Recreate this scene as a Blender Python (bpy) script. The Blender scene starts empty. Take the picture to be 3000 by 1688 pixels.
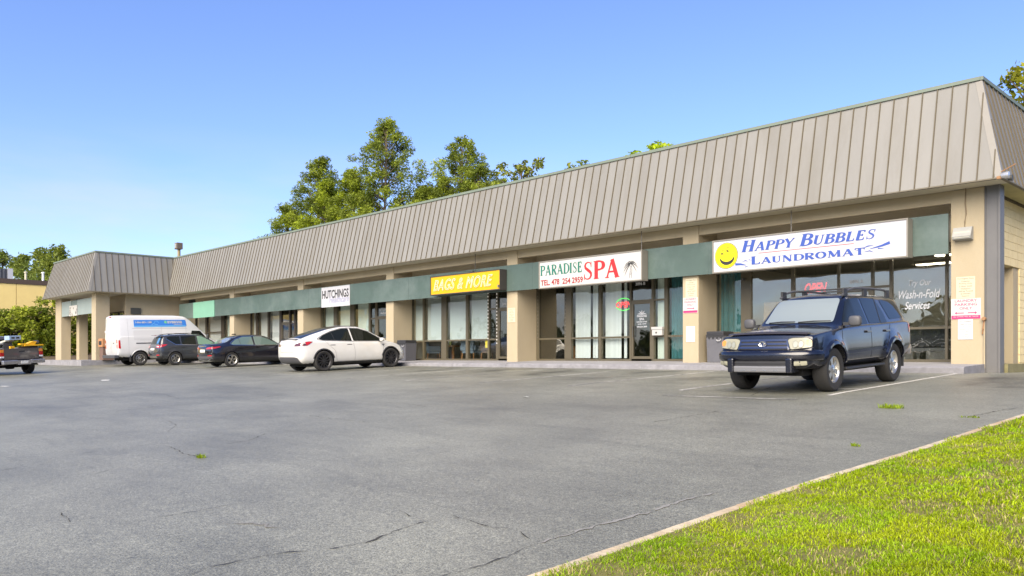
import bpy, bmesh, math, random
import numpy as np
from mathutils import Vector, Matrix
from mathutils.bvhtree import BVHTree
from mathutils.geometry import delaunay_2d_cdt

rnd = random.Random(7)
rng = np.random.default_rng(11)
SC = bpy.context.scene
COL = SC.collection
rad = math.radians

# ------------------------------------------------------------------ camera, sky, sun, exposure
EYE = 1.35
cam_d = bpy.data.cameras.new('camera')
cam = bpy.data.objects.new('camera', cam_d)
COL.objects.link(cam)
cam.location = (0, 0, EYE)
cam.rotation_euler = (rad(90), 0, rad(90 - 44.093))
cam_d.sensor_width = 36
cam_d.lens = 28.49
cam_d.shift_y = (1048 - 844) / 3000
cam_d.clip_start = 0.05
cam_d.clip_end = 5000
SC.camera = cam

SUN_AZ = (0.36, -1.0)       # where the sun stands, seen from above
SUN_EL = 37
world = bpy.data.worlds.new('World')
SC.world = world
world.use_nodes = True
wn = world.node_tree.nodes
wl = world.node_tree.links
wn.clear()
w_out = wn.new('ShaderNodeOutputWorld')
w_bg = wn.new('ShaderNodeBackground')
w_sky = wn.new('ShaderNodeTexSky')
w_sky.sky_type = 'NISHITA'
w_sky.sun_disc = False
w_sky.sun_elevation = rad(SUN_EL)
w_sky.sun_rotation = math.atan2(SUN_AZ[0], SUN_AZ[1])
w_sky.air_density = 1.0
w_sky.dust_density = 0.6
w_sky.ozone_density = 2.2
w_bg.inputs['Strength'].default_value = 0.15
# thin cloud veil low over the horizon, the same all the way round
tc = wn.new('ShaderNodeTexCoord')
sep = wn.new('ShaderNodeSeparateXYZ')
wl.new(tc.outputs['Generated'], sep.inputs[0])
cmap = wn.new('ShaderNodeMapping')
cmap.inputs['Scale'].default_value = (3.0, 3.0, 14.0)
wl.new(tc.outputs['Generated'], cmap.inputs[0])
cn = wn.new('ShaderNodeTexNoise')
cn.inputs['Scale'].default_value = 1.6
cn.inputs['Detail'].default_value = 6
wl.new(cmap.outputs[0], cn.inputs['Vector'])
cr = wn.new('ShaderNodeMapRange')
cr.inputs['From Min'].default_value = 0.36
cr.inputs['From Max'].default_value = 0.70
wl.new(cn.outputs['Fac'], cr.inputs['Value'])
hr = wn.new('ShaderNodeMapRange')
hr.inputs['From Min'].default_value = 0.0
hr.inputs['From Max'].default_value = 0.26
hr.inputs['To Min'].default_value = 1.0
hr.inputs['To Max'].default_value = 0.0
wl.new(sep.outputs['Z'], hr.inputs['Value'])
mm = wn.new('ShaderNodeMath'); mm.operation = 'MULTIPLY'
wl.new(cr.outputs[0], mm.inputs[0]); wl.new(hr.outputs[0], mm.inputs[1])
m2 = wn.new('ShaderNodeMath'); m2.operation = 'MULTIPLY'
m2.inputs[1].default_value = 0.9
wl.new(mm.outputs[0], m2.inputs[0])
cmix = wn.new('ShaderNodeMix'); cmix.data_type = 'RGBA'
cmix.inputs['B'].default_value = (2.9, 2.95, 3.5, 1)
wl.new(m2.outputs[0], cmix.inputs['Factor'])
wtint = wn.new('ShaderNodeVectorMath'); wtint.operation = 'MULTIPLY'
wtint.inputs[1].default_value = (.56, .67, 1.0)
wl.new(w_sky.outputs[0], wtint.inputs[0])
wl.new(wtint.outputs[0], cmix.inputs['A'])
wl.new(cmix.outputs['Result'], w_bg.inputs['Color'])
wl.new(w_bg.outputs[0], w_out.inputs[0])

sun_d = bpy.data.lights.new('sun', 'SUN')
sun_d.energy = 4.3
sun_d.angle = rad(60)
sun_d.color = (1.0, 0.93, 0.80)
sun = bpy.data.objects.new('sun', sun_d)
COL.objects.link(sun)
_h = math.hypot(*SUN_AZ)
_sd = Vector((SUN_AZ[0] / _h * math.cos(rad(SUN_EL)), SUN_AZ[1] / _h * math.cos(rad(SUN_EL)), math.sin(rad(SUN_EL))))
sun.rotation_euler = _sd.to_track_quat('Z', 'Y').to_euler()
sun.location = (-20, -30, 40)

SC.view_settings.view_transform = 'Standard'
SC.view_settings.look = 'None'
SC.view_settings.gamma = 1.0
SC.view_settings.use_curve_mapping = False
SC.view_settings.exposure = 0.95
SC.view_settings.use_white_balance = True
SC.view_settings.white_balance_temperature = 7400
SC.view_settings.white_balance_tint = 10
SC.cycles.max_bounces = 8
SC.cycles.transparent_max_bounces = 16

# ------------------------------------------------------------------ materials
MATS = {}


def mat(name, col=(.5, .5, .5), rough=.6, metal=0., var=.0, vscale=2., dirt=None, dirt_amt=0., dscale=.7,
        bump=0., bscale=40., coat=0., obj_rand=0., coords='POS', stretch=(1, 1, 1), emit=None, estr=0., spec=.5, trans=0.):
    if name in MATS:
        return MATS[name]
    m = bpy.data.materials.new(name)
    MATS[name] = m
    m.use_nodes = True
    nt = m.node_tree
    n, l = nt.nodes, nt.links
    b = n['Principled BSDF']
    b.inputs['Roughness'].default_value = rough
    b.inputs['Metallic'].default_value = metal
    b.inputs['Coat Weight'].default_value = coat
    b.inputs['Coat Roughness'].default_value = .04
    b.inputs['Specular IOR Level'].default_value = spec
    if emit:
        b.inputs['Emission Color'].default_value = (*emit, 1)
        b.inputs['Emission Strength'].default_value = estr
    if trans:
        b.inputs['Transmission Weight'].default_value = trans
    m.diffuse_color = (*col, 1)
    b.inputs['Base Color'].default_value = (*col, 1)
    src = None
    if var or dirt or bump:
        if coords == 'POS':
            g = n.new('ShaderNodeNewGeometry'); vec = g.outputs['Position']
        else:
            g = n.new('ShaderNodeTexCoord'); vec = g.outputs['Object']
        mp = n.new('ShaderNodeMapping')
        mp.inputs['Scale'].default_value = stretch
        l.new(vec, mp.inputs[0]); vec = mp.outputs[0]
    cur = None
    if var:
        t = n.new('ShaderNodeTexNoise')
        t.inputs['Scale'].default_value = vscale
        t.inputs['Detail'].default_value = 6
        t.inputs['Roughness'].default_value = .65
        l.new(vec, t.inputs['Vector'])
        mr = n.new('ShaderNodeMapRange')
        mr.inputs['From Min'].default_value = .25
        mr.inputs['From Max'].default_value = .75
        mr.inputs['To Min'].default_value = 1 - var
        mr.inputs['To Max'].default_value = 1 + var
        l.new(t.outputs['Fac'], mr.inputs['Value'])
        sc = n.new('ShaderNodeVectorMath'); sc.operation = 'SCALE'
        sc.inputs[0].default_value = col
        l.new(mr.outputs[0], sc.inputs['Scale'])
        cur = sc.outputs[0]
    if obj_rand:
        oi = n.new('ShaderNodeObjectInfo')
        mr = n.new('ShaderNodeMapRange')
        mr.inputs['To Min'].default_value = 1 - obj_rand
        mr.inputs['To Max'].default_value = 1 + obj_rand
        l.new(oi.outputs['Random'], mr.inputs['Value'])
        sc = n.new('ShaderNodeVectorMath'); sc.operation = 'SCALE'
        if cur is None:
            sc.inputs[0].default_value = col
        else:
            l.new(cur, sc.inputs[0])
        l.new(mr.outputs[0], sc.inputs['Scale'])
        cur = sc.outputs[0]
    if dirt:
        t = n.new('ShaderNodeTexNoise')
        t.inputs['Scale'].default_value = dscale
        t.inputs['Detail'].default_value = 8
        t.inputs['Roughness'].default_value = .7
        l.new(vec, t.inputs['Vector'])
        mr = n.new('ShaderNodeMapRange')
        mr.inputs['From Min'].default_value = .45
        mr.inputs['From Max'].default_value = .75
        mr.inputs['To Max'].default_value = dirt_amt
        l.new(t.outputs['Fac'], mr.inputs['Value'])
        mx = n.new('ShaderNodeMix'); mx.data_type = 'RGBA'
        l.new(mr.outputs[0], mx.inputs['Factor'])
        if cur is None:
            mx.inputs['A'].default_value = (*col, 1)
        else:
            l.new(cur, mx.inputs['A'])
        mx.inputs['B'].default_value = (*dirt, 1)
        cur = mx.outputs['Result']
    if cur is not None:
        l.new(cur, b.inputs['Base Color'])
    if bump:
        t = n.new('ShaderNodeTexNoise')
        t.inputs['Scale'].default_value = bscale
        t.inputs['Detail'].default_value = 4
        l.new(vec, t.inputs['Vector'])
        bp = n.new('ShaderNodeBump')
        bp.inputs['Strength'].default_value = bump
        bp.inputs['Distance'].default_value = .02
        l.new(t.outputs['Fac'], bp.inputs['Height'])
        l.new(bp.outputs[0], b.inputs['Normal'])
    return m


def glass_mat(name, tint, refl, wobble=.02):
    if name in MATS:
        return MATS[name]
    m = bpy.data.materials.new(name); MATS[name] = m
    m.use_nodes = True
    n, l = m.node_tree.nodes, m.node_tree.links
    n.clear()
    out = n.new('ShaderNodeOutputMaterial')
    tr = n.new('ShaderNodeBsdfTransparent'); tr.inputs[0].default_value = (*tint, 1)
    gl = n.new('ShaderNodeBsdfGlossy'); gl.inputs['Roughness'].default_value = .008
    gl.inputs['Color'].default_value = (1.0, .95, .86, 1)
    fr = n.new('ShaderNodeLayerWeight'); fr.inputs['Blend'].default_value = .5
    pw = n.new('ShaderNodeMath'); pw.operation = 'POWER'; pw.inputs[1].default_value = 5
    l.new(fr.outputs['Facing'], pw.inputs[0])
    ad = n.new('ShaderNodeMath'); ad.operation = 'MULTIPLY_ADD'; ad.inputs[1].default_value = 1 - refl; ad.inputs[2].default_value = refl; ad.use_clamp = True
    l.new(pw.outputs[0], ad.inputs[0])
    if wobble:
        g = n.new('ShaderNodeNewGeometry')
        t = n.new('ShaderNodeTexNoise'); t.inputs['Scale'].default_value = 1.3
        t.inputs['Detail'].default_value = 1
        l.new(g.outputs['Position'], t.inputs['Vector'])
        bp = n.new('ShaderNodeBump'); bp.inputs['Strength'].default_value = wobble
        bp.inputs['Distance'].default_value = .5
        l.new(t.outputs['Fac'], bp.inputs['Height'])
        l.new(bp.outputs[0], gl.inputs['Normal'])
    mx = n.new('ShaderNodeMixShader')
    l.new(ad.outputs[0], mx.inputs[0]); l.new(tr.outputs[0], mx.inputs[1]); l.new(gl.outputs[0], mx.inputs[2])
    l.new(mx.outputs[0], out.inputs[0])
    return m


# ------------------------------------------------------------------ mesh helpers
class MB:
    def __init__(s):
        s.v = []; s.f = []; s.m = []

    def face(s, pts, mi=0):
        b = len(s.v)
        s.v += [tuple(p) for p in pts]
        s.f.append(tuple(range(b, b + len(pts)))); s.m.append(mi)
        return s

    def box(s, x0, x1, y0, y1, z0, z1, mi=0, bev=0.):
        if bev:
            return s.bevbox(x0, x1, y0, y1, z0, z1, bev, mi)
        b = len(s.v)
        s.v += [(x, y, z) for z in (z0, z1) for y in (y0, y1) for x in (x0, x1)]
        for q in ((0, 2, 3, 1), (4, 5, 7, 6), (0, 1, 5, 4), (2, 6, 7, 3), (0, 4, 6, 2), (1, 3, 7, 5)):
            s.f.append(tuple(b + i for i in q)); s.m.append(mi)
        return s

    def bevbox(s, x0, x1, y0, y1, z0, z1, r, mi=0):
        bm = bmesh.new()
        bmesh.ops.create_cube(bm, size=1, matrix=Matrix.Translation(((x0 + x1) / 2, (y0 + y1) / 2, (z0 + z1) / 2)) @ Matrix.Diagonal((x1 - x0, y1 - y0, z1 - z0, 1)))
        bmesh.ops.bevel(bm, geom=bm.edges[:], offset=r, segments=2, affect='EDGES', profile=.6)
        b = len(s.v)
        bm.verts.index_update()
        s.v += [tuple(v.co) for v in bm.verts]
        for f in bm.faces:
            s.f.append(tuple(b + v.index for v in f.verts)); s.m.append(mi)
        bm.free()
        return s

    def prism(s, poly, y0, y1, mi=0, axis='y'):
        """polygon in the two other axes, pushed along axis"""
        n = len(poly); b = len(s.v)
        for t in (y0, y1):
            for p, q in poly:
                s.v.append({'y': (p, t, q), 'x': (t, p, q), 'z': (p, q, t)}[axis])
        s.f.append(tuple(b + i for i in range(n))); s.m.append(mi)
        s.f.append(tuple(b + n + i for i in reversed(range(n)))); s.m.append(mi)
        for i in range(n):
            j = (i + 1) % n
            s.f.append((b + j, b + i, b + n + i, b + n + j)); s.m.append(mi)
        return s

    def tube(s, pts, r, seg=8, mi=0, cap=True):
        pts = [Vector(p) for p in pts]
        rs = r if isinstance(r, (list, tuple)) else [r] * len(pts)
        rings = []
        up = Vector((0, 0, 1))
        for i, p in enumerate(pts):
            t = (pts[min(i + 1, len(pts) - 1)] - pts[max(i - 1, 0)]).normalized()
            a = t.cross(up)
            if a.length < .05:
                a = t.cross(Vector((1, 0, 0)))
            a.normalize(); c = t.cross(a)
            b = len(s.v)
            for k in range(seg):
                an = 2 * math.pi * k / seg
                s.v.append(tuple(p + (a * math.cos(an) + c * math.sin(an)) * rs[i]))
            rings.append(b)
        for i in range(len(rings) - 1):
            for k in range(seg):
                k2 = (k + 1) % seg
                s.f.append((rings[i] + k, rings[i] + k2, rings[i + 1] + k2, rings[i + 1] + k)); s.m.append(mi)
        if cap:
            s.f.append(tuple(rings[0] + k for k in reversed(range(seg)))); s.m.append(mi)
            s.f.append(tuple(rings[-1] + k for k in range(seg))); s.m.append(mi)
        return s

    def lathe(s, prof, seg=32, mi=0, axis='y', c=(0, 0, 0), close=False):
        """prof: (radius, height along axis)"""
        b = len(s.v); n = len(prof)
        for k in range(seg):
            an = 2 * math.pi * k / seg
            ca, sa = math.cos(an), math.sin(an)
            for r, h in prof:
                p = {'y': (r * ca, h, r * sa), 'z': (r * ca, r * sa, h), 'x': (h, r * ca, r * sa)}[axis]
                s.v.append((p[0] + c[0], p[1] + c[1], p[2] + c[2]))
        for k in range(seg):
            k2 = (k + 1) % seg
            for i in range(n - 1 + (1 if close else 0)):
                j = (i + 1) % n
                s.f.append((b + k * n + i, b + k * n + j, b + k2 * n + j, b + k2 * n + i)); s.m.append(mi)
        return s

    def ribbon(s, pts, w, nrm=(0, -1, 0), mi=0):
        """flat strip along pts, width w (number or list) in the plane normal to nrm"""
        pts = [Vector(p) for p in pts]; nrm = Vector(nrm)
        ws = w if isinstance(w, (list, tuple)) else [w] * len(pts)
        b = len(s.v)
        for i, p in enumerate(pts):
            t = (pts[min(i + 1, len(pts) - 1)] - pts[max(i - 1, 0)]).normalized()
            a = t.cross(nrm).normalized() * ws[i] / 2
            s.v += [tuple(p - a), tuple(p + a)]
        for i in range(len(pts) - 1):
            s.f.append((b + 2 * i, b + 2 * i + 1, b + 2 * i + 3, b + 2 * i + 2)); s.m.append(mi)
        return s

    def mesh(s, name, mats, smooth=0.):
        me = bpy.data.meshes.new(name)
        me.from_pydata(s.v, [], s.f)
        for m in (mats if isinstance(mats, (list, tuple)) else [mats]):
            me.materials.append(m)
        if any(s.m):
            me.polygons.foreach_set('material_index', s.m)
        if smooth:
            me.polygons.foreach_set('use_smooth', [True] * len(me.polygons))
            me.set_sharp_from_angle(angle=rad(smooth))
        me.update()
        return me

    def build(s, name, mats, parent=None, smooth=0., local=False):
        o = bpy.data.objects.new(name, s.mesh(name, mats, smooth))
        COL.objects.link(o)
        if parent:
            attach(o, parent, local)
        return o


def wmat(o):
    return o.matrix_basis.copy() if o.parent is None else wmat(o.parent) @ o.matrix_parent_inverse @ o.matrix_basis


def attach(o, p, local=False):
    o.parent = p
    if not local:
        o.matrix_parent_inverse = wmat(p).inverted()


def empty(name, loc):
    o = bpy.data.objects.new(name, None)
    o.empty_display_size = .3
    o.location = loc
    COL.objects.link(o)
    return o


def tag(o, label, cat, group=None):
    o['label'] = label
    o['category'] = cat
    if group:
        o['group'] = group
    return o


def thing(name, loc, label, cat, group=None):
    return tag(empty(name, loc), label, cat, group)


def struct(o):
    o['kind'] = 'structure'
    return o


def recalc(o):
    bm = bmesh.new(); bm.from_mesh(o.data)
    bmesh.ops.recalc_face_normals(bm, faces=bm.faces[:])
    bm.to_mesh(o.data); bm.free()
    return o


def pchip(xs, ys, x):
    """monotone cubic through (xs, ys), ys may be 2-D"""
    xs = np.asarray(xs, float); ys = np.asarray(ys, float)
    h = np.diff(xs)
    d = (ys[1:] - ys[:-1]) / (h[:, None] if ys.ndim > 1 else h)
    m = np.zeros_like(ys)
    m[0] = d[0]; m[-1] = d[-1]
    for i in range(1, len(xs) - 1):
        a, b = d[i - 1], d[i]
        w1 = 2 * h[i] + h[i - 1]; w2 = h[i] + 2 * h[i - 1]
        with np.errstate(divide='ignore', invalid='ignore'):
            v = (w1 + w2) / (w1 / a + w2 / b)
        m[i] = np.where(a * b > 0, v, 0)
    x = np.asarray(x, float)
    k = np.clip(np.searchsorted(xs, x) - 1, 0, len(xs) - 2)
    hh = h[k]; t = (x - xs[k]) / hh
    if ys.ndim > 1:
        t = t[:, None]; hh = hh[:, None]
    return ((2 * t**3 - 3 * t**2 + 1) * ys[k] + (t**3 - 2 * t**2 + t) * hh * m[k] + (-2 * t**3 + 3 * t**2) * ys[k + 1] + (t**3 - t**2) * hh * m[k + 1])


# ------------------------------------------------------------------ lettering
def text_mesh(body, size, mats, shear=0., bold=0., outline=0., align='LEFT', spacing=1., xscale=1., extr=0.):
    cu = bpy.data.curves.new('lettering', 'FONT')
    cu.body = body
    cu.size = size
    cu.shear = shear
    cu.offset = bold
    cu.align_x = align
    cu.space_character = spacing
    cu.resolution_u = 3
    if outline:
        cu.fill_mode = 'NONE'
        cu.bevel_depth = outline
        cu.bevel_resolution = 1
    cu.extrude = extr
    o = bpy.data.objects.new('lettering', cu)
    COL.objects.link(o)
    dg = bpy.context.evaluated_depsgraph_get()
    me = bpy.data.meshes.new_from_object(o.evaluated_get(dg))
    COL.objects.unlink(o)
    bpy.data.objects.remove(o)
    bpy.data.curves.remove(cu)
    me.materials.clear()
    me.materials.append(mats)
    me.transform(Matrix.Diagonal((xscale, 1, 1, 1)))
    return me


def place_text(me, name, x, y, z, parent, width=None, height=None, rz=0.):
    """put a lettering mesh on a plane that faces -Y (rz turns it about Z); x, z = lower left corner; width and height fit it"""
    vs = np.array([v.co[:] for v in me.vertices])
    lo, hi = vs.min(0), vs.max(0)
    sx = width / (hi[0] - lo[0]) if width else 1
    sz = height / (hi[1] - lo[1]) if height else (sx if width else 1)
    if not width:
        sx = sz
    M = Matrix.Translation((x, y, z)) @ Matrix.Rotation(rz, 4, 'Z') @ Matrix.Rotation(rad(90), 4, 'X') @ Matrix.Diagonal((sx, sz, 1, 1)) @ Matrix.Translation((-lo[0], -lo[1], 0))
    me.transform(M)
    me.update()
    o = bpy.data.objects.new(name, me)
    COL.objects.link(o)
    attach(o, parent)
    return o


def arc(cx, cy, rx, ry, a0, a1, n=10):
    return [(cx + rx * math.cos(rad(a0 + (a1 - a0) * i / n)), cy + ry * math.sin(rad(a0 + (a1 - a0) * i / n))) for i in range(n + 1)]


TK, TN = .245, .095      # thick and thin strokes of the serif capitals


def _bar(x, y, w=.34):
    return ([(x - w / 2, y), (x + w / 2, y)], .05)


def _bowl(x, yc, rx, ry):
    p = [(x, yc + ry)] + arc(x + rx * .35, yc, rx * .65, ry, 90, -90, 12) + [(x, yc - ry)]
    return (p, [TN] * 3 + [TN + (TK - TN) * math.sin(math.pi * i / 8) for i in range(9)] + [TN] * 3)


SER = {
    'H': (.92, [([(.2, 0), (.2, 1)], TK), ([(.72, 0), (.72, 1)], TK), ([(.2, .52), (.72, .52)], TN), _bar(.2, .025), _bar(.2, .975), _bar(.72, .025), _bar(.72, .975)]),
    'A': (.95, [([(.12, 0), (.46, 1)], TN), ([(.46, 1), (.8, 0)], TK), ([(.24, .33), (.68, .33)], TN), _bar(.12, .025, .26), _bar(.8, .025, .32)]),
    'P': (.78, [([(.2, 0), (.2, 1)], TK), _bowl(.2, .74, .5, .235), _bar(.2, .025), _bar(.12, .975, .2)]),
    'Y': (.86, [([(.1, 1), (.44, .45)], TK), ([(.76, 1), (.44, .45)], TN), ([(.44, 0), (.44, .47)], TK), _bar(.44, .025), _bar(.1, .975, .28), _bar(.76, .975, .24)]),
    'B': (.82, [([(.2, 0), (.2, 1)], TK), _bowl(.2, .76, .46, .215), _bowl(.2, .275, .52, .25), _bar(.12, .025, .2), _bar(.12, .975, .2)]),
    'U': (.9, [([(.2, 1), (.2, .35)] + arc(.45, .32, .25, .29, 180, 360, 10) + [(.7, 1)], [TK, TK] + [TK] * 3 + [.1] * 4 + [TN] * 4 + [TN]), _bar(.2, .975), _bar(.7, .975, .26)]),
    'L': (.72, [([(.2, 0), (.2, 1)], TK), ([(.1, .03), (.62, .03)], TN), ([(.62, 0), (.66, .24)], TN), _bar(.2, .975)]),
    'E': (.76, [([(.2, 0), (.2, 1)], TK), ([(.1, .03), (.62, .03)], TN), ([(.1, .97), (.6, .97)], TN), ([(.2, .52), (.5, .52)], TN), ([(.62, 0), (.66, .24)], TN), ([(.6, 1), (.62, .78)], TN), ([(.5, .4), (.5, .64)], TN)]),
    'S': (.7, [([(.58, .74), (.56, .88), (.46, .96), (.33, .97), (.2, .91), (.15, .78), (.19, .66), (.33, .56), (.47, .46), (.57, .35), (.58, .22), (.5, .09), (.36, .03), (.22, .05), (.12, .14), (.1, .28)], [.05, .06, .06, .07, .1, .13, .15, .17, .17, .15, .13, .1, .07, .06, .06, .05]), ([(.58, .68), (.58, 1)], .045), ([(.1, 0), (.1, .32)], .045)]),
    'N': (.95, [([(.16, 0), (.16, 1)], TN), ([(.16, 1), (.76, 0)], TK), ([(.76, 0), (.76, 1)], TN), _bar(.16, .025, .26), _bar(.12, .975, .22), _bar(.76, .975, .26)]),
    'D': (.92, [([(.2, 0), (.2, 1)], TK), _bowl(.2, .5, .64, .47), _bar(.12, .025, .2), _bar(.12, .975, .2)]),
    'R': (.88, [([(.2, 0), (.2, 1)], TK), _bowl(.2, .75, .5, .225), ([(.4, .52), (.76, 0)], TK), _bar(.2, .025), _bar(.12, .975, .2), _bar(.78, .025, .2)]),
    'O': (.98, [(arc(.48, .5, .35, .46, 90, 450, 24), [TN + (TK - TN) * abs(math.sin(rad(360 * i / 24))) ** 1.0 for i in range(25)])]),
    'M': (1.15, [([(.16, 0), (.2, 1)], TN), ([(.2, 1), (.56, .08)], TK), ([(.56, .08), (.92, 1)], TN), ([(.95, 0), (.92, 1)], TK), _bar(.16, .025, .26), _bar(.14, .975, .16), _bar(.95, .025, .32), _bar(.98, .975, .16)]),
    'T': (.84, [([(.42, 0), (.42, 1)], TK), ([(.08, .97), (.76, .97)], TN), ([(.06, .74), (.08, 1)], TN), ([(.76, 1), (.78, .74)], TN), _bar(.42, .025)]),
    'I': (.42, [([(.2, 0), (.2, 1)], TK), _bar(.2, .025), _bar(.2, .975)]),
    ' ': (.45, []),
}


def serif_text(word, material, big=None, slant=0.):
    """upright serif capitals; letters whose index is in big stand taller"""
    mb = MB(); x = 0.; k = 0
    for i, ch in enumerate(word):
        w, strokes = SER[ch]
        s = 1.3 if big and i in big else 1.
        for pts, wd in strokes:
            k += 1
            ws = [q * s for q in wd] if isinstance(wd, list) else wd * s
            mb.ribbon([(x + p * s + slant * q * s, q * s, .0004 * (k % 9)) for p, q in pts], ws, nrm=(0, 0, 1))
        x += (w + .04) * s
    return mb.mesh('lettering', material)

# ================================================================== the ground
def gz(x, y):
    """height of the sloping lot"""
    if y <= -40: r = -1.35 + .055 * -40
    elif y <= 13.8: r = -1.35 + .055 * y
    elif y <= 19.5: r = -.591 + .042 * (y - 13.8)
    else: r = -.352
    return EYE + r + .001 * (max(-66., min(-6., x)) * -1 - 6)


def sheet(xs, ys, dz, name, m):
    mb = MB()
    nx = len(xs)
    mb.v = [(x, y, gz(x, y) + dz) for y in ys for x in xs]
    for j in range(len(ys) - 1):
        for i in range(nx - 1):
            mb.f.append((j * nx + i, j * nx + i + 1, (j + 1) * nx + i + 1, (j + 1) * nx + i)); mb.m.append(0)
    return struct(mb.build(name, m))


def asphalt_material():
    m = bpy.data.materials.new('asphalt'); m.use_nodes = True
    n, l = m.node_tree.nodes, m.node_tree.links
    b = n['Principled BSDF']
    g = n.new('ShaderNodeNewGeometry')

    def noise(scale, detail=6, rough=.6, stretch=None, dist=0.):
        v = g.outputs['Position']
        if stretch:
            mp = n.new('ShaderNodeMapping'); mp.inputs['Scale'].default_value = stretch
            l.new(v, mp.inputs[0]); v = mp.outputs[0]
        t = n.new('ShaderNodeTexNoise')
        t.inputs['Scale'].default_value = scale; t.inputs['Detail'].default_value = detail
        t.inputs['Roughness'].default_value = rough; t.inputs['Distortion'].default_value = dist
        l.new(v, t.inputs['Vector'])
        return t.outputs['Fac']

    def rng_(s, a, b_, c, d):
        r = n.new('ShaderNodeMapRange')
        r.inputs['From Min'].default_value = a; r.inputs['From Max'].default_value = b_
        r.inputs['To Min'].default_value = c; r.inputs['To Max'].default_value = d
        l.new(s, r.inputs['Value']); return r.outputs[0]

    def mul(a, b_):
        q = n.new('ShaderNodeMath'); q.operation = 'MULTIPLY'
        l.new(a, q.inputs[0])
        if isinstance(b_, float): q.inputs[1].default_value = b_
        else: l.new(b_, q.inputs[1])
        return q.outputs[0]
    grain = rng_(noise(85, 3, .85), .34, .66, .28, 1.72)
    grain2 = rng_(noise(24, 5, .85), .3, .7, .6, 1.4)
    patch = rng_(noise(.55, 6, .7), .32, .68, .78, 1.18)
    big = rng_(noise(.13, 4, .6), .35, .65, .9, 1.1)
    seal = rng_(noise(.9, 5, .7, (.35, 1.6, 1), .6), .48, .76, 1.03, .76)      # worn sealer, in drifts along the lot
    v = mul(mul(mul(grain, grain2), mul(patch, big)), seal)
    # oil and tyre stains inside the parking bays along the walk
    sepn = n.new('ShaderNodeSeparateXYZ'); l.new(g.outputs['Position'], sepn.inputs[0])
    bay = n.new('ShaderNodeMath'); bay.operation = 'PINGPONG'
    ad = n.new('ShaderNodeMath'); ad.operation = 'ADD'; ad.inputs[1].default_value = 6.0 + 290
    l.new(sepn.outputs['X'], ad.inputs[0]); l.new(ad.outputs[0], bay.inputs[0]); bay.inputs[1].default_value = 1.45
    inx = rng_(bay.outputs[0], .55, 1.2, 0., 1.)
    ya = rng_(sepn.outputs['Y'], 14.2, 16.4, 0., 1.)
    yb = rng_(sepn.outputs['Y'], 18.6, 19.6, 1., .5)
    st = rng_(noise(.9, 5, .6), .42, .62, 0., 1.)
    stain = mul(mul(inx, mul(ya, yb)), st)
    stf = rng_(stain, 0., 1., 1., .42)
    v = mul(v, stf)
    # dark damp patch by the side door
    vm = n.new('ShaderNodeVectorMath'); vm.operation = 'DISTANCE'
    l.new(g.outputs['Position'], vm.inputs[0]); vm.inputs[1].default_value = (-3.9, 17.6, .95)
    wob = n.new('ShaderNodeMath'); wob.operation = 'ADD'
    l.new(vm.outputs['Value'], wob.inputs[0])
    l.new(rng_(noise(1.6, 5, .7, (.6, 1.2, 1)), .3, .7, -1.5, 1.5), wob.inputs[1])
    v = mul(v, rng_(wob.outputs[0], .6, 1.7, .55, 1.))
    ramp = n.new('ShaderNodeVectorMath'); ramp.operation = 'SCALE'
    ramp.inputs[0].default_value = (.178, .178, .143)
    l.new(v, ramp.inputs['Scale'])
    l.new(ramp.outputs[0], b.inputs['Base Color'])
    b.inputs['Roughness'].default_value = .46
    b.inputs['Specular IOR Level'].default_value = .62
    bp = n.new('ShaderNodeBump'); bp.inputs['Strength'].default_value = .5; bp.inputs['Distance'].default_value = .012
    l.new(noise(70, 4, .75), bp.inputs['Height']); l.new(bp.outputs[0], b.inputs['Normal'])
    return m


M_ASPH = asphalt_material()
M_EARTH = mat('earth', (.075, .085, .035), .95, var=.3, vscale=.6)
XS = [-900, -300, -120, -66, -30, -6, 30, 120, 300, 900]
YS = [-900, -200, -40, 0, 13.8, 19.5, 60, 200, 900]
ground = sheet(XS, YS, -.03, 'ground', M_EARTH)
lot = sheet([-66, -30, -6, 40], [-40, 0, 13.8, 19.5, 34], 0, 'parking_lot', M_ASPH)

M_LINE = mat('road_paint', (.50, .485, .44), .8, var=.25, vscale=6, dirt=(.2, .195, .18), dirt_amt=1., dscale=5)


def worn_paint():
    m = bpy.data.materials.new('worn_paint'); m.use_nodes = True
    n, l = m.node_tree.nodes, m.node_tree.links
    b = n['Principled BSDF']; b.inputs['Roughness'].default_value = .8
    g = n.new('ShaderNodeNewGeometry')
    t = n.new('ShaderNodeTexNoise'); t.inputs['Scale'].default_value = 9; t.inputs['Detail'].default_value = 7
    t.inputs['Roughness'].default_value = .75
    l.new(g.outputs['Position'], t.inputs['Vector'])
    t2 = n.new('ShaderNodeTexNoise'); t2.inputs['Scale'].default_value = .8; t2.inputs['Detail'].default_value = 3
    l.new(g.outputs['Position'], t2.inputs['Vector'])
    ad = n.new('ShaderNodeMath'); ad.operation = 'ADD'
    l.new(t.outputs['Fac'], ad.inputs[0]); l.new(t2.outputs['Fac'], ad.inputs[1])
    r = n.new('ShaderNodeMapRange'); r.inputs['From Min'].default_value = .96; r.inputs['From Max'].default_value = 1.12
    l.new(ad.outputs[0], r.inputs['Value'])
    mx = n.new('ShaderNodeMix'); mx.data_type = 'RGBA'
    l.new(r.outputs[0], mx.inputs['Factor'])
    mx.inputs['A'].default_value = (.17, .168, .165, 1); mx.inputs['B'].default_value = (.55, .53, .49, 1)
    l.new(mx.outputs['Result'], b.inputs['Base Color'])
    return m


M_WORN = worn_paint()


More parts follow.
